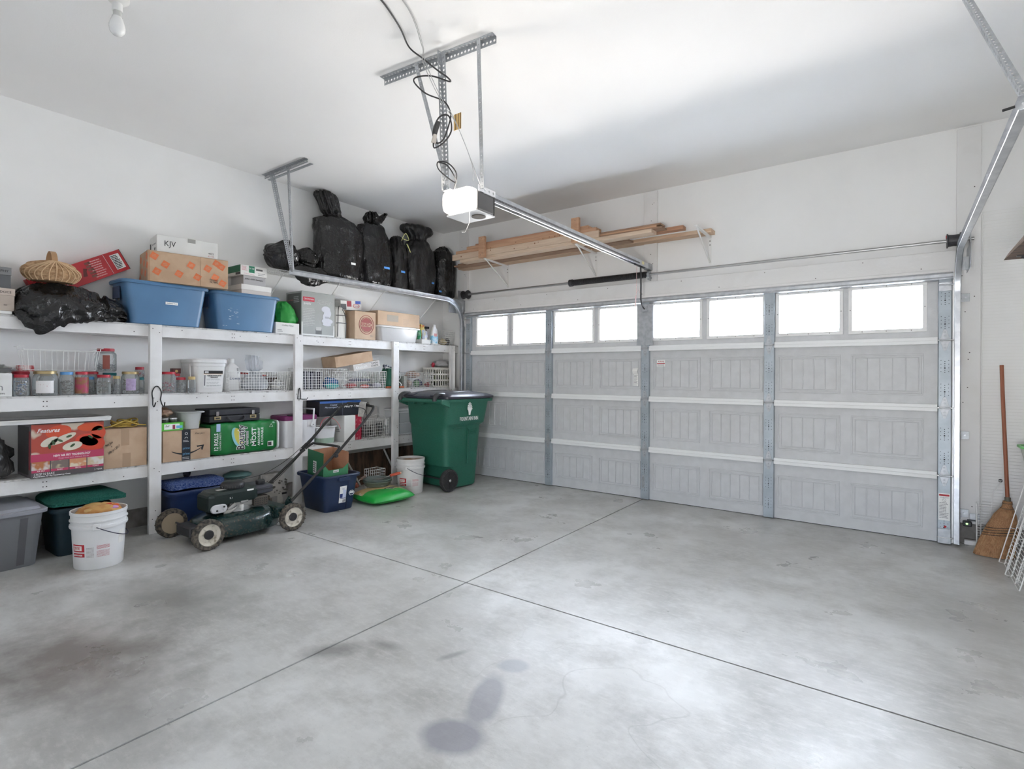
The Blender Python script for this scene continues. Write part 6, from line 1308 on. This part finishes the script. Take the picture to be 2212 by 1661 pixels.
build('deck_skirt', MB().box(-.12, .12, -.40, -.30, .07, .15), DARKMETAL, mw, .01); build('rear_housing', MB().box(-.20, .22, .24, .36, .10, .20), MG, mw, .02, seg=2)
# engine
build('engine_base', MB().lathe([(.12, .212), (.12, .235), (.10, .25), (.07, .29)], 24, M=Matrix.Translation((.02, -.01, 0))), ALU, mw, smooth=True)
build('crankcase', MB().box(-.08, .12, -.10, .09, .235, .30), ALU, mw, .012, seg=2)
build('cylinder_fins', MB().box(-.10, .11, -.20, -.09, .215, .30), BLKE, mw, .01)
build('engine_shroud', MB().rings([[(x, y, z) for x, y, _ in rrect(hx_, hy_, .05, 0)] for z, hx_, hy_ in ((.285, .115, .19), (.30, .12, .195), (.365, .12, .195), (.385, .105, .18))]), mat('shroud_green', (.007, .018, .017), .4), mw, smooth=True).location = (.02, -.055, 0)
build('shroud_snout', MB().box(-.07, .135, -.275, -.20, .235, .375), MATS['shroud_green'], mw, .025, seg=2)
build('recoil_starter', MB().lathe([(.088, .384), (.091, .392), (.091, .412), (.085, .424), (.072, .436), (.05, .44), (.02, .441)], 32, M=Matrix.Translation((.0, -.02, 0))), BLACKPL, mw, smooth=True)
mb = MB()
for k in range(28): mb.box(.088, .0925, -.003, .003, .394, .410, Matrix.Translation((0, -.02, 0)) @ Matrix.Rotation(2*PI*k/28, 4, 'Z'))
tag(build('starter_vents', mb, flat((.06, .06, .06)), mw), kind='stuff')
build('fuel_tank', MB().rings([[(x, y + .185, z) for x, y, _ in rrect(hx_, hy_, .03, 0)] for z, hx_, hy_ in ((.315, .11, .075), (.325, .125, .088), (.372, .125, .088), (.385, .112, .075))]), mat('tank_grey', (.045, .047, .06), .45), mw, smooth=True)
build('tank_band', MB().rings([rrect(.128, .091, .03, .350), rrect(.128, .091, .03, .356)], False, False), BLKE, mw).location = (0, .185, 0)
build('fuel_cap', MB().lathe([(.036, .385), (.038, .39), (.038, .415), (.03, .422)], 20, M=Matrix.Translation((.04, .195, 0))), BLACKPL, mw, smooth=True)
build('muffler', MB().box(.06, .135, .095, .215, .225, .30), flat((.07, .06, .05), .6), mw, .006)
mb = MB()
for i in range(6):
    for k in range(3): mb.cyl((.134, .105 + i*.019, .245 + k*.018), (.1365, .105 + i*.019, .245 + k*.018), .005, 6)
tag(build('muffler_holes', mb, INK, mw), kind='stuff')
build('air_filter', MB().rings([[(x_, y, z) for y, z, _ in rrect(.062, .034, .033, 0)] for x_ in (.12, .15)]), mat('worn_silver_cover', (.55, .55, .57), .45, col2=(.35, .35, .36), nscale=40, nlo=.6, nhi=.7), mw, .004).location = (0, -.195, .262)
build('cover_screw', MB().cyl((.15, -.215, .25), (.156, -.215, .25), .007, 8), INK, mw); build('cover_screw', MB().cyl((.15, -.16, .275), (.156, -.16, .275), .007, 8), INK, mw)
build('carburettor', MB().cyl((.12, -.115, .235), (.13, -.06, .275), .020, 10).cyl((.10, -.045, .235), (.10, -.045, .262), .030, 14).cyl((.125, -.02, .285), (.125, .04, .285), .014, 8), ALU, mw, smooth=True)
build('intake_elbow', MB().tube(spline([(.12, -.15, .222), (.13, -.11, .225), (.12, -.06, .245)]), .017, 8), mat('pale_metal', (.45, .44, .41), .5, .6), mw, smooth=True)
text('5.1', .02, INKW, mw, (.1408, -.10, .33), FRONT); decal(mw, 'F', .03, .085, .36, .378, .139, PAPER, 'engine_label'); build('deck_label', MB().box(.0, .05, -.16, -.09, .386, .3868), flat((.6, .6, .57)), mw)
build('oil_filler', MB().lathe([(.022, .21), (.022, .25), (.018, .262)], 14, M=Matrix.Translation((.12, -.01, 0))), flat((.58, .58, .55)), mw, smooth=True)
# handle: two lower rails, folding joints, upper loop
HB = mat('black_handle_tube', (.028, .028, .028), .35)
mq = lambda p: tuple(Vector(p) - mw.location)
for x0, x1, x2 in ((.415, .405, .40), (-.105, -.095, -.085)):
    s__ = 1 if x0 > 0 else -1
    build('handle_bracket', MB().prism([(-.02, 0), (.05, 0), (.05, .06), (.02, .11), (-.01, .07)], -.004, .004, 'x'), MG, mw).location = mq((x0 - s__*.02, -2.93, .17))
    build('lower_rail', MB().tube([mq((x0, -2.90, .235)), mq((x1, -2.62, .455)), mq((x1, -2.48, .565)), mq((x2, -2.45, .588))], .0125, 10), HB, mw, smooth=True)
    build('fold_knob', MB().lathe([(.005, -.02), (.018, -.018), (.02, 0), (.016, .012)], 10, M=Matrix.Translation(mq((x1 + s__*.026, -2.46, .575))) @ Matrix.Rotation(s__*PI/2, 4, 'Y')), BLACKPL, mw)
build('cross_bar', MB().tube([mq(p) for p in spline([(.40, -2.45, .588), (.385, -2.40, .628), (.33, -2.375, .645), (0, -2.375, .645), (-.06, -2.385, .64), (-.09, -2.44, .595)], 5)], .0125, 10), HB, mw, smooth=True)
build('upper_loop', MB().tube([mq(p) for p in spline([(.415, -2.47, .565), (.405, -2.30, .710), (.395, -2.12, .862), (.37, -2.00, .962), (.34, -1.955, 1.0), (.28, -1.945, 1.008), (.02, -1.985, 1.03), (-.03, -2.005, 1.02), (-.055, -2.05, .985), (-.08, -2.2, .85), (-.10, -2.42, .63), (-.105, -2.47, .58)], 6)], .0125, 10), HB, mw, smooth=True)
build('control_bail', MB().tube([mq(p) for p in spline([(.39, -2.12, .858), (.365, -2.09, .93), (.34, -2.07, .985), (.10, -2.09, 1.012), (-.02, -2.10, 1.005), (-.045, -2.11, .955), (-.075, -2.14, .90)], 5)], .0045, 6), HB, mw, smooth=True)
for a in ([(-.10, -2.36, .70), (-.11, -2.6, .52), (-.10, -2.85, .41), (-.02, -3.10, .40), (.10, -3.20, .40)], [(-.09, -2.2, .83), (-.08, -2.38, .66), (-.10, -2.5, .53), (-.09, -2.75, .33), (-.03, -2.95, .26)]): build('control_cable', MB().tube([mq(p) for p in spline(a)], .0028, 6), BLK, mw, smooth=True)
build('starter_grip', MB().cyl(mq((-.10, -2.47, .60)), mq((-.10, -2.42, .64)), .014, 8), BLACKPL, mw)
# rag over the handle
rg = thing('rag', 'grey towelling rag hung over the mower handle', 'rag', (.20, -1.957, 1.043)); CLOTH = mat('grey_terry', (.50, .49, .46), .95, col2=(.42, .41, .39), nscale=60, bump=.5, bscale=150)
rs = []
for i in range(15):
    t = i/14; 
    if t < .45: u = (.45 - t)/.45; y, z = -.026 - .012*u, -.005 - .14*u
    elif t > .60: u = (t - .60)/.40; y, z = .024 + .008*u, -.005 - .12*u
    else: a = PI*(t - .45)/.15; y, z = -.024*math.cos(a), .008*math.sin(a)
    n_ = 9; top = []; bot = []
    for k in range(n_):
        x = -.055 + .11*k/(n_ - 1); w_ = .006*math.sin(k*1.9 + i*.3)
        top.append((x + .01*t, y - .002 + w_*.6, z)); bot.append((x + .01*t, y + .002 + w_*.6, z - .001))
    rs.append(top + bot[::-1])
build('cloth', MB().rings(rs), CLOTH, rg, smooth=True, ang=80)
build('striped_hem', MB().box(-.056, .066, .022, .034, -.135, -.128), flat((.12, .13, .18)), rg)

# ---- navy tote with green open carton
NT = mat('navy_roughneck', (.010, .024, .068), .42)
g4 = tote('storage_tote', 'open navy tote holding a green carton', (.035, -2.262, 0), R(-3), (.195, .155), (.25, .19), .355, NT, .03, ribs=0)
build('end_grip', MB().box(.25, .285, -.06, .06, .30, .335), NT, g4, .004); build('side_groove', MB().rings([[(.196, .06, .01), (.198, .06, .01), (.198, .068, .01), (.196, .068, .01)], [(.240, .068, .30), (.2425, .068, .30), (.2425, .076, .30), (.240, .076, .30)]]), flat((.006, .014, .04)), g4)
def lean(a0, a1, b0, b1, m, off=.0, nm='label_print'):
    xa = lambda z: .1958 + (.25 - .195)*z/.355 + off
    return build(nm, MB().rings([[(xa(b0), a0, b0), (xa(b0) + .001, a0, b0), (xa(b0) + .001, a1, b0), (xa(b0), a1, b0)], [(xa(b1), a0, b1), (xa(b1) + .001, a0, b1), (xa(b1) + .001, a1, b1), (xa(b1), a1, b1)]]), m, g4)
lean(-.02, .055, .075, .24, PAPER); lean(.018, .052, .125, .20, flat((.55, .60, .75)), .001); lean(-.016, .016, .125, .165, flat((.03, .05, .20)), .001); lean(-.005, .05, .115, .122, flat((.03, .05, .20)), .001); lean(.02, .05, .08, .105, INKG, .001)
text('ROUGHNECK\nTOTE', .016, flat((.03, .05, .25)), g4, (.2315, .017, .218), (PI/2 - .15, 0, PI/2), .062); build('hexagon_badge', MB().tube([(.2225, .115 + .030*math.cos(a), .16 + .026*math.sin(a)) for a in [i*PI/3 for i in range(6)]], .003, 4, True), INKW, g4); lean(.095, .135, .155, .175, INKW, .001, 'badge_band')
gx = thing('open_carton', 'green printed carton with open brown inside in the navy tote', 'box', (.02, -2.262, .215), (R(2), R(5), R(-4))); GC = mat('green_print_carton', (.02, .125, .055), .55); GL = mat('light_green_carton', (.06, .26, .12), .55)
a, b_, h = .145, .138, .35
build('back_panel', MB().box(-a, -a + .004, -b_, b_, 0, h), CARDIN, gx); build('side_panel', MB().box(-a, a, b_ - .004, b_, 0, h), CARDIN, gx)
build('side_panel', MB().box(-a, a, -b_, -b_ + .002, 0, h + .02), GC, gx); build('side_lining', MB().box(-a, a, -b_ + .002, -b_ + .004, 0, h + .02), CARDIN, gx); build('floor_panel', MB().box(-a, a, -b_, b_, 0, .004), CARDIN, gx)
build('front_panel', MB().prism([(-b_, .0), (b_, 0), (b_, .24), (b_ - .06, .195), (-b_ + .06, .195), (-b_, .27)], a - .004, a, 'x'), GL, gx)
decal(gx, 'L', -.04, .02, .15, .27, -b_, flat((.62, .62, .60)), 'white_label'); lines(gx, 'L', -.035, .015, .16, .26, -b_ - .001, INK, 5, 6); decal(gx, 'F', -.03, .03, .165, .19, a, PAPER, 'white_tag'); text('Sample', .016, INK, gx, (a + .0012, 0, .178), FRONT, .05)
lump('blue_packet', 'heap of blue plastic packaging under the green carton', 'packaging', (.015, -2.262, .014), (.17, .125, .096), flat((.03, .05, .35), .35), 131, .08)

# ---- bag of soil, saucers and trowels on it
sl = thing('soil_bag', 'bright green bag of garden soil lying on the floor', 'bag', (.235, -1.735, 0), (0, 0, R(-6)))
n, m = 36, 40; vs = []; fs = []
SG = mat('green_soil_sack', (.015, .36, .05), .28, bump=.25, bscale=12); TAN = mat('tan_print', (.55, .40, .18), .35, bump=.2, bscale=12)
hx_, hy_ = .235, .265
for s__ in (1, -1):
    for i in range(n + 1):
        for j in range(m + 1):
            u, v = -1 + 2*i/n, -1 + 2*j/m; k = max(0, (1 - abs(u)**3.2)*(1 - abs(v)**3.2))**.45
            z = .068 + s__*(.065*k) + (.006*noise.noise(Vector((u*3, v*3, s__)))*k if s__ > 0 else 0)
            vs.append((u*hx_*(1 - .05*abs(v)**2), v*hy_*(1 - .06*abs(u)**2), max(.001, z - (.02*(1 - k)))))
n1 = (n + 1)*(m + 1); mi = []
for s__ in (0, 1):
    for i in range(n):
        for j in range(m):
            q_ = s__*n1 + i*(m + 1) + j; f = (q_, q_ + m + 1, q_ + m + 2, q_ + 1); fs.append(f if s__ == 0 else f[::-1])
            u, v = -1 + 2*(i + .5)/n, -1 + 2*(j + .5)/m
            mi.append(1 if s__ == 0 and u < .25 + .25*math.sin(v*2.2) and abs(v) < .93 and u > -.95 else 0)
sk = build('sack', MB().add(vs, fs), [SG, TAN], sl, smooth=True, ang=80)
for p, k in zip(sk.data.polygons, mi): p.material_index = k
build('black_oval', MB().lathe([(.001, .004), (1, .0), (1, .004)], 24, M=Matrix.Translation((.06, .06, .127)) @ Matrix.Rotation(.06, 4, 'Y') @ Matrix.Diagonal((.04, .09, 1, 1))), INK, sl); text('Expert', .035, INKW, sl, (.062, .06, .1318), (0, .06, PI/2), .12)
text('MoistureControl Soil', .045, INKW, sl, (.155, .03, .1345), (0, .36, PI/2), .34, shear=.2); text('Garden Soil', .03, INKW, sl, (.02, -.240, .092), (.9, 0, .1), .17)
def saucer(label, loc, r_, m):
    p = thing('plant_saucer', label, 'saucer', loc); build('dish', MB().lathe([(r_*.78, 0), (r_*.82, .003), (r_*.97, .045), (r_, .048), (r_, .056), (r_*.95, .056), (r_*.93, .048), (r_*.78, .006)], 36), m, p, smooth=True); return p
SG1 = mat('grey_green_plastic', (.13, .16, .125), .5)
saucer('grey-green plant saucer resting on the soil bag', (.10, -1.70, .1375), .155, SG1); saucer('grey-green plant saucer nested in another one', (.10, -1.70, .1575), .153, mat('slate_plastic', (.12, .15, .14), .5))
tw = thing('trowel', 'hand trowel with red handle lying in the saucers', 'trowel', (.19, -1.60, .236), (0, R(-6), R(72)))
build('grip', MB().tube([(0, 0, 0), (.03, 0, .002), (.10, 0, .004), (.115, 0, .004)], .016, 10), flat((.52, .09, .045), .5), tw, smooth=True); build('grip_end', MB().cyl((.115, 0, .004), (.128, 0, .004), .015, 10), flat((.55, .40, .28)), tw)
build('shank', MB().tube(spline([(0, 0, 0), (-.03, 0, -.004), (-.07, 0, -.012)]), .0045, 6), CHROME, tw); build('blade', MB().rings([[(-.07, -.01, -.012), (-.07, .01, -.012), (-.07, .01, -.014), (-.07, -.01, -.014)], [(-.10, -.03, -.012), (-.10, .03, -.012), (-.10, .03, -.014), (-.10, -.03, -.014)], [(-.15, -.03, -.010), (-.15, .03, -.010), (-.15, .03, -.012), (-.15, -.03, -.012)], [(-.19, -.004, -.006), (-.19, .004, -.006), (-.19, .004, -.008), (-.19, -.004, -.008)]]), flat((.15, .15, .14), .4), tw)
tw = thing('trowel', 'hand fork with worn wooden handle across the saucer rim', 'trowel', (.03, -1.84, .225), (0, 0, R(-62)))
build('grip', MB().tube([(-.07, 0, .006), (0, 0, .002), (.04, 0, 0)], .013, 10), flat((.20, .13, .10), .6), tw, smooth=True); build('shank', MB().tube(spline([(.04, 0, 0), (.06, 0, -.002), (.085, 0, -.012)]), .006, 6), CHROME, tw)
lump('terracotta_shard', 'broken terracotta piece beside the saucers', 'shard', (-.05, -1.89, .115), (.045, .05, .03), flat((.40, .13, .09), .8), 141, .4)
# things leaning at the wall behind
bd = thing('plywood_sheet', 'brown stained plywood sheet leaning against the wall below the shelf', 'sheet', (-.60, -1.10, .0), (0, R(-7), 0))
build('sheet', MB().box(0, .012, -.55, .62, .001, .455), mat('stained_plywood', (.13, .075, .045), .6, col2=(.05, .03, .02), nscale=5, ndetail=6, stretch=(1, 4, 1)), bd)
lg_ = thing('folding_table', 'folded table with pale metal legs below the bottom shelf', 'table', (-.555, -1.15, 0))
build('table_edge', MB().box(-.012, .012, -.45, .95, .405, .445), flat((.42, .42, .40), .5), lg_, .003)
for y0, y1 in ((-.50, -.28), (.10, .30)): build('leg', MB().tube([(.0, y0 + .0, .40), (.03, y1, .012)], .011, 8), flat((.48, .47, .44), .45), lg_, smooth=True)
wire_basket('small white wire basket on the floor behind the saucers', -.10, -1.60, -1.42, 0, .26, .14, pitch=.03)

# ---- green wheeled cart
ct = thing('trash_cart', 'dark green wheeled trash cart with black lid', 'bin', (.195, -.69, 0), (0, 0, R(-4)))
CG = mat('cart_green', (.014, .115, .072), .5, col2=(.022, .135, .088), nscale=140, nlo=.4, nhi=.6)
def ring(z, x0, x1, y0, y1, r_): return [(x + (x0 + x1)/2, y + (y0 + y1)/2, zz) for x, y, zz in rrect((x1 - x0)/2, (y1 - y0)/2, r_, z, 4)]
build('body', MB().rings([ring(.012, -.265, .27, -.20, .19, .05), ring(.03, -.28, .285, -.22, .20, .05), ring(.27, -.29, .305, -.26, .215, .06), ring(.28, -.295, .31, -.325, .215, .07), ring(.70, -.305, .34, -.36, .235, .07), ring(.735, -.305, .345, -.362, .24, .07), ring(.765, -.318, .375, -.372, .275, .07), ring(1.00, -.335, .395, -.385, .315, .06), ring(1.035, -.34, .40, -.39, .325, .06), ring(1.035, -.32, .38, -.37, .305, .05), ring(.99, -.315, .375, -.365, .30, .05)]), CG, ct, smooth=True)
build('rim', MB().rings([ring(1.020, -.33, .39, -.38, .31, .06), ring(1.018, -.365, .425, -.41, .365, .06), ring(1.05, -.368, .428, -.412, .37, .06), ring(1.055, -.33, .39, -.38, .32, .05)], False, False, True), CG, ct, smooth=True)
build('handle_shelf', MB().rings([[(x_, -.41, 1.015), (x_, -.41, 1.05), (x_, -.475, 1.055), (x_, -.485, 1.03), (x_, -.475, 1.01)] for x_ in (-.33, -.30, .36, .39)]), CG, ct, .006)
for x_ in (-.34, .385): build('handle_arm', MB().prism([(-.36, .96), (-.485, 1.005), (-.485, 1.055), (-.36, 1.05)], x_, x_ + .03, 'x'), CG, ct, .006)
for x_ in (-.16, .0): build('handle_lug', MB().box(x_, x_ + .04, -.44, -.405, .985, 1.02), CG, ct, .003)
LIDM = mat('black_lid', (.028, .030, .045), .33, col2=(.035, .037, .05), nscale=5)
rs = []
for k, (z, e) in enumerate(((1.057, .0), (1.080, .0), (1.092, .012), (1.112, .07), (1.128, .15), (1.135, .24))): rs.append(ring(z, -.375 + e, .435 - e, -.42 + e, .378 - e, .06))
build('lid', MB().rings(rs), LIDM, ct, smooth=True, ang=40)
for x0, x1 in ((-.28, -.14), (.14, .28)): build('lid_rib', MB().rings([[(x0, y, z), (x1, y, z), (x1 - .015, y, z + .012), (x0 + .015, y, z + .012)] for y, z in ((-.43, 1.085), (-.36, 1.103), (-.1, 1.128), (.1, 1.130), (.34, 1.092))]), LIDM, ct, .004)
for x_ in (-.30, .30): build('lid_hinge', MB().tube(spline([(x_, -.35, 1.10), (x_, -.44, 1.105), (x_, -.488, 1.075), (x_, -.49, 1.035)]), .026, 8), BLACKPL, ct, smooth=True)
build('side_recess', MB().prism([(-.25, .72), (-.02, .72), (.0, .70), (.0, .30), (-.012, .29), (-.012, .69), (-.03, .708), (-.25, .708)], .330, .352, 'x'), CG, ct, .004)
fx = .399
text('FOUNTAIN INN', .062, INKW, ct, (.392, -.035, .820), (PI/2 - .06, 0, PI/2), .30, bold=.0008, ext=.0006)
mb = MB()
for k in range(-4, 5):
    a = k*.24; L_ = .07 + .012*(4 - abs(k))
    mb.tube([(.398, -.035 + .006*k*.4, .865), (.400, -.035 + .018*math.sin(a), .90), (.403, -.035 + L_*.55*math.sin(a), .895 + L_*math.cos(a)*.95)], .0035, 4)
    mb.sphere((.4035, -.035 + L_*.60*math.sin(a), .897 + L_*math.cos(a)*.95), .0075, 6, 4)
tag(build('fountain_emblem', mb, INKW, ct), kind='stuff')
build('maker_plate', MB().tube([(.357, -.02, .63), (.357, .115, .63), (.361, .115, .70), (.361, -.02, .70)], .003, 4, True), CG, ct); text('Toter', .05, CG, ct, (.359, .048, .665), FRONT, .11, ext=.002)
CGW = mat('cart_tyre', (.022, .022, .023), .6)
for x_, s__ in ((.335, 1), (-.275, -1)):
    M = Matrix.Translation((x_, -.30, .128)) @ Matrix.Rotation(s__*PI/2, 4, 'Y'); r0 = .128
    wl = build('wheel', MB().lathe([(r0*.80, -.025), (r0*.96, -.025), (r0, -.015), (r0, .015), (r0*.96, .025), (r0*.80, .025), (r0*.78, .015), (.03, .012), (.001, .012), (.001, -.012), (r0*.78, -.015)], 40, M=M), CGW, ct, smooth=True)
    for k in range(6): build('wheel_spoke', MB().box(.02, r0*.78, -.006, .006, .010, .020, M @ Matrix.Rotation(2*PI*k/6, 4, 'Z')), CGW, wl)
    mb = MB()
    for k in range(44): mb.box(r0*.86, r0*.93, -.002, .002, .024, .027, M @ Matrix.Rotation(2*PI*k/44, 4, 'Z'))
    tag(build('wheel_notches', mb, flat((.10, .10, .10)), wl), kind='stuff'); build('axle_cap', MB().lathe([(.016, .012), (.016, .024), (.01, .028)], 14, M=M), CHROME, wl, smooth=True)
build('axle', MB().cyl((-.27, -.30, .128), (.33, -.30, .128), .010, 10), DARKMETAL, ct)
# ------------------------------------------------------------------ broom corner
def rack(name, label, loc, rot, L_, W_, pitch, r0=.0022, n_rods=3, edge=.0035):
    """closet wire shelf stored on end: cross wires along x (width W_), long rods along z (length L_)"""
    k_ = thing(name, label, 'wire rack', loc, rot); mb = MB(); n = int(L_/pitch)
    for i in range(n + 1): mb.cyl((0, 0, i*L_/n), (W_, 0, i*L_/n), r0, 4)
    tag(build('cross_wires', mb, WIREWHITE, k_), kind='stuff')
    for i in range(n_rods): build('long_rod', MB().cyl((W_*i/(n_rods - 1), .004, 0), (W_*i/(n_rods - 1), .004, L_), edge, 6), WIREWHITE, k_)
    build('front_lip', MB().cyl((0, -.028, 0), (0, -.028, L_), edge, 6), WIREWHITE, k_); mb = MB()
    for i in range(0, n + 1, 10): mb.cyl((0, 0, i*L_/n), (0, -.028, i*L_/n), r0, 4)
    tag(build('lip_ties', mb, WIREWHITE, k_), kind='stuff')
    return k_
rack('wire_rack', 'tall white wire shelf panel flat against the wall behind the broom', (5.178, .118, .012), (0, 0, 0), 2.63, .60, .0255, r0=.002, n_rods=3, edge=.003)
rack('wire_rack', 'shorter white wire shelf panel standing behind the bristles', (5.150, .062, .004), (0, R(-.6), 0), .34, .20, .02, n_rods=2)
for i, (x, y, rz, ry, nm) in enumerate([(5.262, -.36, -90, 13, 'white wire shelf panel leaning closest to the broom'), (5.258, -.672, -90, 13, 'white wire shelf panel leaning between two others'), (5.304, -.80, -90, 13, 'white wire shelf panel leaning furthest out from the broom')]):
    k_ = rack('wire_rack', nm, (x, y, .004), (0, 0, 0), 1.75, .30, .026)
    k_.rotation_euler = (Matrix.Rotation(R(ry), 3, 'Y') @ Matrix.Rotation(R(rz), 3, 'Z')).to_euler()
bp = thing('print_carton', 'dark red and blue printed carton behind the leaning wire racks', 'box', (5.64, -.17, 0))
build('body', MB().box(-.13, .13, -.13, .13, 0, .66), mat('red_blue_print', (.22, .05, .05), .5, col2=(.03, .04, .22), nscale=9, nlo=.48, nhi=.54), bp, .003)
for z in (.10, .22, .34): decal(bp, 'L', -.13, .13, z, z + .05, -.13, flat((.10, .11, .30)), 'blue_band')
gb = tote('plastic_bin', 'small white bin with lime green rim on the printed carton', (5.52, -.17, .6605), 0, (.115, .085), (.145, .11), .165, flat((.62, .66, .60), .4), 0, wall=.003)
build('green_rim', MB().rings([rrect(.147, .112, .045, .155), rrect(.160, .125, .05, .158), rrect(.160, .125, .05, .172), rrect(.142, .107, .045, .172)], False, False, True), flat((.20, .62, .20), .4), gb, smooth=True)
# corn broom
br = thing('corn_broom', 'straw corn broom with wooden handle leaning at the wall', 'broom', (5.245, -.175, 0)); bq = lambda p: tuple(Vector(p) - br.location)
build('broom_handle', MB().tube([bq((5.312, -.085, .40)), bq((5.306, -.02, .75)), bq((5.296, .045, 1.20)), bq((5.292, .065, 1.425))], .0125, 12), mat('stained_handle', (.30, .10, .05), .45, col2=(.24, .075, .035), nscale=4, stretch=(6, 6, 1)), br, smooth=True)
build('ferrule', MB().cyl(bq((5.313, -.09, .395)), bq((5.312, -.084, .432)), .018, 12), flat((.12, .11, .08)), br, smooth=True)
STRAW = mat('broom_corn', (.40, .22, .11), .85, col2=(.28, .14, .065), nscale=40, ndetail=3, stretch=(6, 6, .5), bump=.4, bscale=60)
prof = [(.0, 5.222, -.200, .112, .050), (.06, 5.232, -.190, .108, .052), (.14, 5.255, -.170, .098, .050), (.22, 5.275, -.150, .085, .045), (.30, 5.294, -.120, .062, .038), (.345, 5.305, -.105, .038, .030), (.365, 5.308, -.100, .028, .026), (.40, 5.311, -.090, .026, .025)]
rs = []
for z, x, y, ax, ay in prof: rs.append([bq((x + ax*math.cos(a)*(1 + .05*math.sin(9*a + z*20)), y + ay*math.sin(a), z + .004)) for a in [2*PI*i/40 for i in range(40)]])
build('bristle_head', MB().rings(rs), STRAW, br, smooth=True)
rnd = random.Random(3); mb = MB()
def on(z, a, k):
    for i in range(len(prof) - 1):
        p, q_ = prof[i], prof[i+1]
        if z <= q_[0]:
            t = (z - p[0])/(q_[0] - p[0]); v = [p[j] + (q_[j] - p[j])*t for j in range(1, 5)]; break
    return bq((v[0] + v[2]*k*math.cos(a), v[1] + v[3]*k*math.sin(a), z))
for _ in range(260):
    a = rnd.uniform(PI, 2*PI) if rnd.random() < .75 else rnd.uniform(0, 2*PI); k = rnd.uniform(.98, 1.05); z0 = rnd.uniform(.002, .05)
    mb.tube([on(z, a + (z - .2)*rnd.uniform(-.15, .15), k) for z in (z0, .1, .2, .30, .35)], rnd.uniform(.0009, .0018), 3)
tag(build('loose_straws', mb, mat('pale_straw', (.50, .31, .16), .8, col2=(.32, .17, .08), nscale=30), br), kind='stuff')
for z in (.165, .182, .200, .218): build('stitch_row', MB().tube([on(z + .012*math.cos(a) , a, 1.045) for a in [2*PI*i/28 for i in range(28)]], .0022, 5, True), INK, br)
build('neck_binding', MB().tube([on(.352 + .0, a, 1.08) for a in [2*PI*i/20 for i in range(20)]], .003, 5, True).tube([on(.388, a, 1.08) for a in [2*PI*i/20 for i in range(20)]], .003, 5, True), flat((.15, .09, .05)), br)
# safety sensor and its wire, white offcut
sn = thing('safety_sensor', 'black door safety sensor with a green light on the stem wall', 'sensor', (5.125, .095, .165))
build('bracket', MB().box(-.015, .045, .0, .006, .03, .08), GALV, sn, .001); build('arm', MB().box(-.03, .02, -.02, .006, .022, .030), DARKMETAL, sn); build('sensor_body', MB().box(-.060, -.004, -.055, -.005, -.02, .021), BLACKPL, sn, .008, seg=2)
build('green_lamp', MB().sphere((-.036, -.057, .004), .0075, 8, 6), mat('lit_green', (.35, .9, .25), .3, emit=2.0), sn)
wt = thing('wall_wire', 'thin white wire drooping from a hole in the wall', 'wire', (5.30, .10, .52)); build('wire', MB().tube(spline([(-.005, .038, 0), (-.02, -.03, -.03), (-.055, -.035, -.10), (-.06, -.03, -.20), (-.08, -.03, -.30), (-.15, -.02, -.35)]), .0025, 5), INKW, wt, smooth=True); build('wall_hole', MB().cyl((-.003, .0395, .0), (-.003, .037, .0), .014, 10), INK, wt)
tag(build('wood_offcut', MB().box(5.075, 5.165, .05, .095, .001, .035), WHITEPAINT, bevel=.002), 'short white painted wood offcut on the floor by the sensor', 'offcut')
# rough plank shelf on the far wall
ps = thing('plank_shelf', 'rough dark wooden plank shelf on a steel bracket', 'shelf', (5.80, -1.02, 2.06)); 
build('plank', MB().rings([[(-.625 + .03*s_, .0, 0), (-.002, .0, .0), (-.002, .0, .045), (-.60 + .03*s_, .0, .045)] for s_ in (0,)] + [[(-.625 + .03, -1.2, 0), (-.002, -1.2, .0), (-.002, -1.2, .045), (-.60, -1.2, .045)]]), mat('rough_bark_plank', (.12, .065, .035), .85, col2=(.05, .028, .018), nscale=7, ndetail=8, bump=.5, bscale=30, stretch=(1, 4, 4)), ps)
for y in (-.12, -1.0): build('bracket', MB().tube([(-.56, y, -.006), (-.003, y, -.30)], .008, 6).box(-.58, -.002, y - .012, y + .012, -.004, -.0005).box(-.006, -.001, y - .012, y + .012, -.32, -.0005), DARKMETAL, ps)
